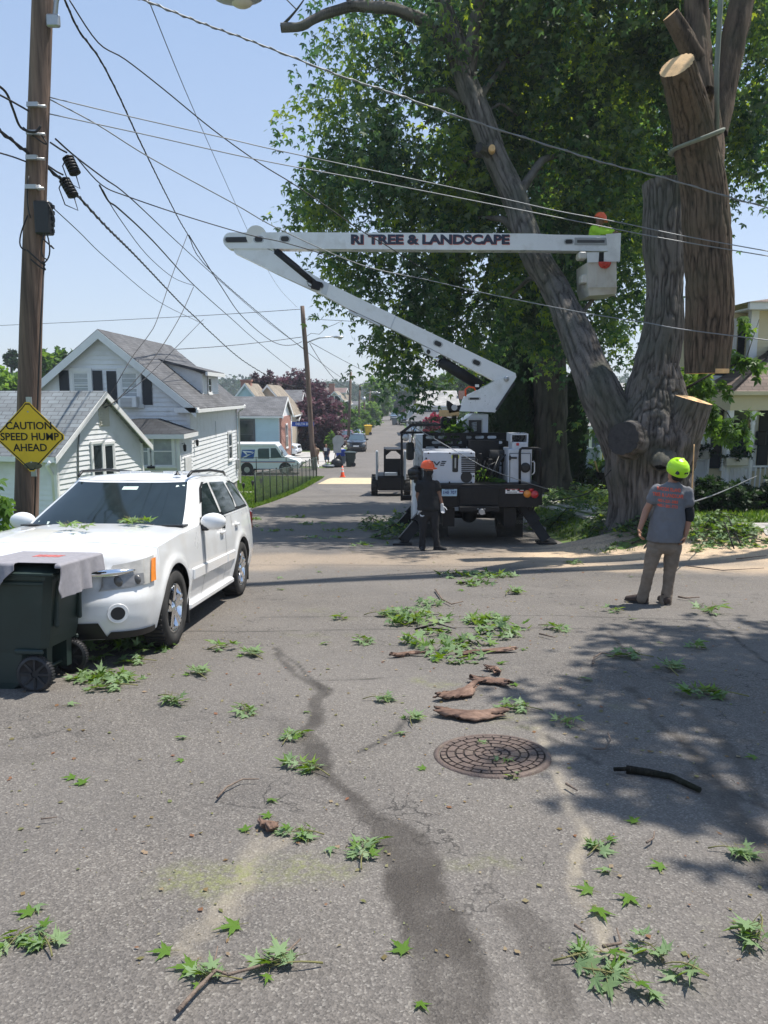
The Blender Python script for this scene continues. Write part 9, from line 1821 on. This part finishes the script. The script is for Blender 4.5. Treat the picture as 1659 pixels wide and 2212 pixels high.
def heap(name, label, spots, n, lsz, h, cat='leaf heap', sticks=0, mat=None, L=.5):
 ps = [G(u, v) for u, v, _ in spots]; c = sum(ps, Vector()) / len(ps); c.z = float(zg(c.x, c.y)) + .03; t = thing(name, label, cat, c); w = np.array([s[2] for s in spots]); bi = rng.choice(len(spots), n, p=w / w.sum())
 rad = np.array([s[2] for s in spots])[bi]; a = rng.uniform(0, 2 * np.pi, n); r = rad * np.sqrt(rng.uniform(0, 1, n)); x = np.array([p.x for p in ps])[bi] + np.cos(a) * r; y = np.array([p.y for p in ps])[bi] + np.sin(a) * r * .8
 z = zg(x, y) + .045 + h * np.clip(1 - r / rad, 0, 1) * rng.uniform(0, 1, n) + .25 * h * (fbm(np.stack([x * 3, y * 3, 0 * x], -1), 2, 5) > 0); ax = rvec(n); ax[:, 2] *= .4; nr = rvec(n) * .6; nr[:, 2] += .8; nr[rng.uniform(0, 1, n) < .16] *= -1
 pos = np.stack([x, y, z], -1); V, F = leaves_on(pos, ax, nr, .8 * lsz * rng.uniform(.6, 1.2, n)); V[:, 2] = np.maximum(V[:, 2], zg(V[:, 0], V[:, 1]) + .034)
 fast_mesh('leaves', V - np.array(c), F, mat or LGR, t, attr=np.repeat(np.clip(rng.normal(.5, .22, n), 0, 1), len(LF)))
 for k in range(sticks):
  m = MB(c); i = rng.integers(len(ps)); q = ps[i]; a = rng.uniform(0, 6.28); l = L * rng.uniform(.5, 1.2); p0 = Vector((q.x - math.cos(a) * l / 2, q.y - math.sin(a) * l / 2, 0)); p1 = Vector((q.x + math.cos(a) * l / 2, q.y + math.sin(a) * l / 2, 0)); mid = (p0 + p1) / 2 + Vector((rng.uniform(-.1, .1) * l, rng.uniform(-.1, .1) * l, 0))
  zz = [float(zg(p.x, p.y)) + .05 + h * e * rng.uniform(.2, .8) for p, e in ((p0, .2), (mid, 1), (p1, .5))]; m.tube([(p.x, p.y, z_) for p, z_ in zip((p0, mid, p1), zz)], [.007 * (1 + L), .006 * (1 + L), .003], 6); m.build('branch', BARK, t)
 return t
heap('leaf_heap', 'large bright leaf heap in the middle of the intersection, left part', [(880, 1335, .25), (915, 1350, .28), (925, 1315, .14), (870, 1355, .2)], 140, .12, .12, sticks=3, L=.4)
heap('leaf_heap', 'right wing of the central leaf heap', [(1050, 1350, .25), (1085, 1365, .28), (1070, 1382, .25)], 105, .12, .1, sticks=2, L=.4)
heap('leaf_heap', 'near part of the central heap around the broken bark-covered twig', [(960, 1415, .22), (985, 1432, .24), (940, 1375, .22), (1010, 1400, .2), (900, 1400, .18)], 130, .12, .1, sticks=3, L=.45)
heap('leaf_heap', 'flat strewn leaves crossed by the long boom shadow', [(980, 1250, .3), (1030, 1248, .35), (1080, 1250, .3), (1030, 1268, .25)], 130, .13, .05, sticks=5, L=.5)
heap('leaf_heap', 'leaf pile against the near bin wheel', [(190, 1478, .16), (225, 1472, .2), (262, 1480, .16)], 90, .1, .06)
heap('leaf_heap', 'leaves spilling at the left edge beyond the dark bin', [(2, 1420, .2), (-8, 1450, .25), (0, 1480, .2)], 110, .11, .15)
heap('leaf_heap', 'shaded leaves lying under the front of the white SUV', [(270, 1405, .35), (300, 1390, .3), (310, 1412, .25)], 110, .12, .12)
heap('brush_pile', 'dark brush pile between the truck outrigger and the big maple', [(1185, 1140, .6), (1230, 1120, .8), (1270, 1090, .9), (1200, 1090, .6), (1240, 1075, .6), (1300, 1130, .5)], 1300, .16, .5, 'brush pile', sticks=12, L=1.1, mat=LEAF_MAPLE)
heap('brush_pile', 'sunlit leafy crown tops on the lawn beside the maple trunk', [(1215, 1075, .6), (1265, 1068, .6), (1190, 1085, .4), (1300, 1075, .4)], 420, .16, .4, 'brush pile', sticks=5, L=1.0)
heap('brush_pile', 'brush pile on the road left of the truck around its outrigger', [(830, 1150, .5), (870, 1135, .6), (850, 1165, .5), (800, 1145, .4), (880, 1160, .4)], 620, .15, .45, 'brush pile', sticks=9, L=1.2, mat=LEAF_MAPLE)
heap('brush_pile', 'bright brush pile with pale dry stalks right of the worker', [(1530, 1150, .5), (1560, 1160, .6), (1590, 1150, .4), (1550, 1135, .3), (1510, 1140, .3)], 620, .15, .3, 'brush pile', sticks=9, L=1.1)
heap('brush_pile', 'low brush trail along the sawdust at the maple foot', [(1290, 1155, .4), (1340, 1150, .4), (1380, 1140, .4), (1420, 1150, .35), (1400, 1160, .3)], 320, .15, .2, 'brush pile', sticks=7, L=1.0, mat=LEAF_MAPLE)
heap('leaf_heap', 'scattered leaves on the shaded road left of the black-clad worker', [(600, 1150, .4), (680, 1135, .5), (740, 1150, .5), (700, 1165, .5), (800, 1180, .5), (640, 1120, .4)], 130, .15, .04)
heap('leaf_heap', 'bits of leaf at the end of the concrete drive behind the SUV', [(545, 1125, .3), (535, 1140, .3)], 50, .15, .05)
heap('leaf_heap', 'leaves at the far right by the sawdust edge', [(1640, 1150, .3), (1600, 1175, .4), (1655, 1180, .3)], 90, .14, .05, sticks=3)
lp = thing('maple_leaf', 'single silver-green maple leaf lying loose on the asphalt', 'leaf', (0, 0, 0), 0, 'loose maple leaves on the asphalt'); V, F = leaves_on(np.array([[0, 0, .012]]), np.array([[0., 1, .1]]), np.array([[.2, .1, -1.]]), np.array([.12])); V[:, 2] = np.maximum(V[:, 2], .003)
fast_mesh('blade', V, F, LGR, lp, attr=np.repeat([.5], len(LF))); m = MB(); m.tube([(0, 0, .012), (.01, -.06, .004)], .0015, 4); m.build('stem', M('green_twig', (.16, .15, .05), .7), lp)
l2 = dup(lp, (0, 0, 0)); l2['label'] = 'single maple leaf lying green side up on the asphalt'; l2['group'] = 'loose green leaves on the asphalt'; c = [k for k in KIDS[l2.name]][0]; V, F = leaves_on(np.array([[0, 0, .02]]), np.array([[0., 1, .1]]), np.array([[.2, .1, 1.]]), np.array([.1])); V[:, 2] = np.maximum(V[:, 2], .003); c.data = fast_mesh('tmp', V, F, LGR, attr=np.repeat([.6], len(LF))).data; bpy.data.objects.remove(bpy.data.objects['tmp'])
first = [True, True]
spots = [(917, 1675), (530, 1815), (583, 1783), (583, 1746), (420, 2118), (365, 2083), (905, 2195), (1290, 1992), (1370, 1795), (1430, 1890), (1115, 1490), (1360, 1960), (70, 1998), (160, 1695), (180, 1712), (1360, 1345), (1315, 1905), (1275, 1950), (85, 1985), (1630, 1650), (1260, 1320), (690, 1240), (600, 1185)] + [(rng.uniform(20, 1640), v) for v in rng.uniform(1190, 2190, 26)]
for i, (u, v) in enumerate(spots):
 k = 0 if (i < 16 or i % 2) else 1; src = (lp, l2)[k]; t = src if first[k] else dup(src, (0, 0, 0), label=src['label'], group=src['group']); first[k] = False; t['label'] = ('silver-backed', 'bright green')[k] + ' single maple leaf on the asphalt, ' + ('left third' if u < 553 else 'middle third' if u < 1106 else 'right third') + (', near the bottom edge' if v > 2000 else ', below the yellow-green powder band' if v > 1930 else ', between manhole and powder band' if v > 1720 else ', level with the manhole' if v > 1560 else ', level with the bark pieces' if v > 1440 else ', level with the central heap' if v > 1300 else ', beyond the central heap'); p = G(u, v); lay(t, p.x, p.y, rng.uniform(0, 6.28), .034); s = rng.uniform(.4, .72) * (1.35 if v < 1500 else 1); t.scale = (s, s, s)
STK = M('grey_brown_stick', (.17, .125, .095), .85, var=.35, vs=30, bump=.5, bs=60)
def stick(label, uv, r0, r1, mat=None, name='stick', h=.02, side=(), cat='stick'):
 ps = [G(u, v) for u, v in uv]; c = ps[0].copy(); t = thing(name, label, cat, c); m = MB(c); n = len(ps); m.tube([p + Vector((0, 0, .03 + h + max(r0, r1) * .9)) for p in ps], [r0 + (r1 - r0) * i / (n - 1) for i in range(n)], 8); m.build('wood', mat or STK, t)
 for a, b in side: m = MB(c); m.tube([G(*a) + Vector((0, 0, .05)), G(*b) + Vector((0, 0, .07))], r1 * .8, 5); m.build('side_twig', mat or STK, t)
 return t
stick('long curved stick entering from the bottom edge, left of centre', [(385, 2225), (430, 2175), (468, 2140), (495, 2142), (560, 2125), (625, 2095), (650, 2062)], .007, .003, side=[((458, 2150), (472, 2092))])
LOGM = barkmat('mossy_dark_bark', (.02, .017, .013), (.1, .08, .06), moss=(.03, .04, .02)); stick('dark mossy log lying in the shade at the right', [(1352, 1682), (1400, 1688), (1450, 1700), (1510, 1728)], .022, .014, LOGM, 'log', .0, side=[((1325, 1682), (1360, 1690))], cat='log')
for lab, uv, r in (('forked grey stick behind the central heap', [(940, 1283), (955, 1305), (975, 1316), (1000, 1310)], .012), ('curled twig left of the long crack', [(1280, 1450), (1283, 1435), (1300, 1425), (1335, 1432)], .009), ('hooked twig in the shade right of the manhole', [(1280, 1640), (1305, 1638), (1318, 1620), (1312, 1603)], .007), ('arched thin twig left of the stain', [(470, 1748), (490, 1725), (525, 1706), (560, 1708)], .006), ('short twig right of the manhole drag line', [(1222, 1718), (1246, 1733)], .007), ('thin twig at the left of the picture', [(90, 1794), (125, 1792)], .004),
                   ('twig left of the worker, beyond the boom shadow', [(1300, 1170), (1345, 1176), (1390, 1180)], .012), ('dark broken twig right of the worker boots', [(1465, 1300), (1480, 1303), (1510, 1301)], .014), ('straight twig in front of the worker', [(1165, 1382), (1198, 1390)], .01), ('thin twig in dappled shade bottom right', [(1240, 2032), (1262, 2050)], .006), ('pair of twigs in the shade at lower right', [(1395, 1850), (1410, 1840), (1412, 1825)], .005), ('red-brown twig in the bottom right heap', [(1300, 2085), (1340, 2070), (1330, 2045)], .006),
                   ('dry stick crossing the sawdust at right', [(1480, 1230), (1560, 1240), (1650, 1235)], .01), ('dry stick on the sawdust near the right edge', [(1590, 1215), (1655, 1208)], .012)): stick(lab, uv, r, r * .5)
BRKM = M('red_brown_bark_flake', (.09, .036, .022), .9, var=.5, vs=12, bump=1, bs=35, col2=(.2, .13, .095), stretch=(.3, 1, 1))
def bark(label, u, v, L, W, rz, curl=1.0):
 p = G(u, v); t = thing('bark_piece', label, 'bark', p); lay(t, p.x, p.y, rz, .034); n, k = 26, 9; vs = []; fs = []; ph_ = u % 7
 for i in range(n):
  s_ = i / (n - 1); w = W * (math.sin(math.pi * min(.96, max(.04, s_))) ** .4) * (1 + .25 * math.sin(s_ * 9 + ph_) + .12 * math.sin(s_ * 31 + ph_))
  for j in range(k): a = (j / (k - 1) - .5) * 2; vs.append((L * (s_ - .5) + .035 * math.sin(j * 1.7 + ph_) * abs(s_ - .5) * 2, w / 2 * a + .04 * math.sin(s_ * 4 + ph_), .01 + curl * W * .25 * (1 - a * a) + .006 * math.sin(j * 2.6 + s_ * 5) + .05 * (s_ - .5) ** 2))
 for i in range(n - 1):
  for j in range(k - 1): fs.append([i * k + j, i * k + j + 1, (i + 1) * k + j + 1, (i + 1) * k + j])
 o = mesh_obj('flake', vs, fs, BRKM, t, True); so_ = o.modifiers.new('s', 'SOLIDIFY'); so_.thickness = .012
bark('jagged red-brown bark strip, left one of the group behind the manhole', 990, 1512, .4, .11, .75); bark('bark strip forming the top of the group behind the manhole', 1062, 1490, .3, .09, -.7); bark('small upright bark flake farthest back', 1064, 1463, .16, .06, -1.0); bark('broad grey-backed bark slab nearest the manhole', 1018, 1560, .42, .13, -.12, .8); bark('small bark fragment with a pale inside, on the near left asphalt', 577, 1809, .06, .02, 1.9); bark('long bark strip on the near side of the central heap', 1050, 1422, .55, .05, .45); bark('thin bark strip left of the central heap', 880, 1427, .25, .04, 0)
n = 5200; v_ = rng.uniform(0, 1, n); y = np.where(v_ < .45, rng.uniform(2.2, 9, n), rng.uniform(8, 17, n)); x = rng.uniform(-.62, .62, n) * y; k = np.abs(fbm(np.stack([x * .8, y * .8, 0 * x], -1), 2, 12)) < .45; x, y = x[k], y[k]; k = (x > xl(y)) & ~((y > 13.6) & (x > 3.8)); x, y = x[k], y[k]; n = len(x)
s = (.002 + .011 * rng.uniform(0, 1, n) ** 3) * (1 + .09 * y); a = rng.uniform(0, 6.28, n); c_, s_ = np.cos(a), np.sin(a); z = zg(x, y) + .033; asp = rng.uniform(.25, 1, n)
cor = [(1, 0), (0, 1), (-1, 0), (0, -1)]; V = np.stack([np.stack([x + s * (cx_ * c_ - cy_ * asp * s_), y + s * (cx_ * s_ + cy_ * asp * c_), z + rng.uniform(.0, .007, n)], -1) for cx_, cy_ in cor], 1).reshape(-1, 3)
LIT = leafmat('litter_scraps', (.28, .2, .13), (.12, .14, .05), (.2, .09, .05), trans=.1); tag(fast_mesh('ground_litter', V, np.arange(4 * n).reshape(-1, 4), LIT, attr=rng.uniform(0, 1, n)), 'tiny wood chips and leaf scraps strewn over the asphalt', 'litter', kind='stuff')
# ----- summer haze (closed box of thin air)
m = MB(); m.box((-300, -60, -12), (300, 760, 60)); hm_, nt_, b_ = nodes('thin_haze'); nt_.nodes.remove(b_); pv = nt_.nodes.new('ShaderNodeVolumePrincipled'); pv.inputs['Color'].default_value = (.85, .92, 1, 1); pv.inputs['Density'].default_value = .0006; pv.inputs['Anisotropy'].default_value = .2
nt_.links.new(pv.outputs[0], nt_.nodes['Material Output'].inputs['Volume']); tag(m.build('haze', hm_), 'thin bluish summer haze over the whole street', 'haze', kind='stuff')
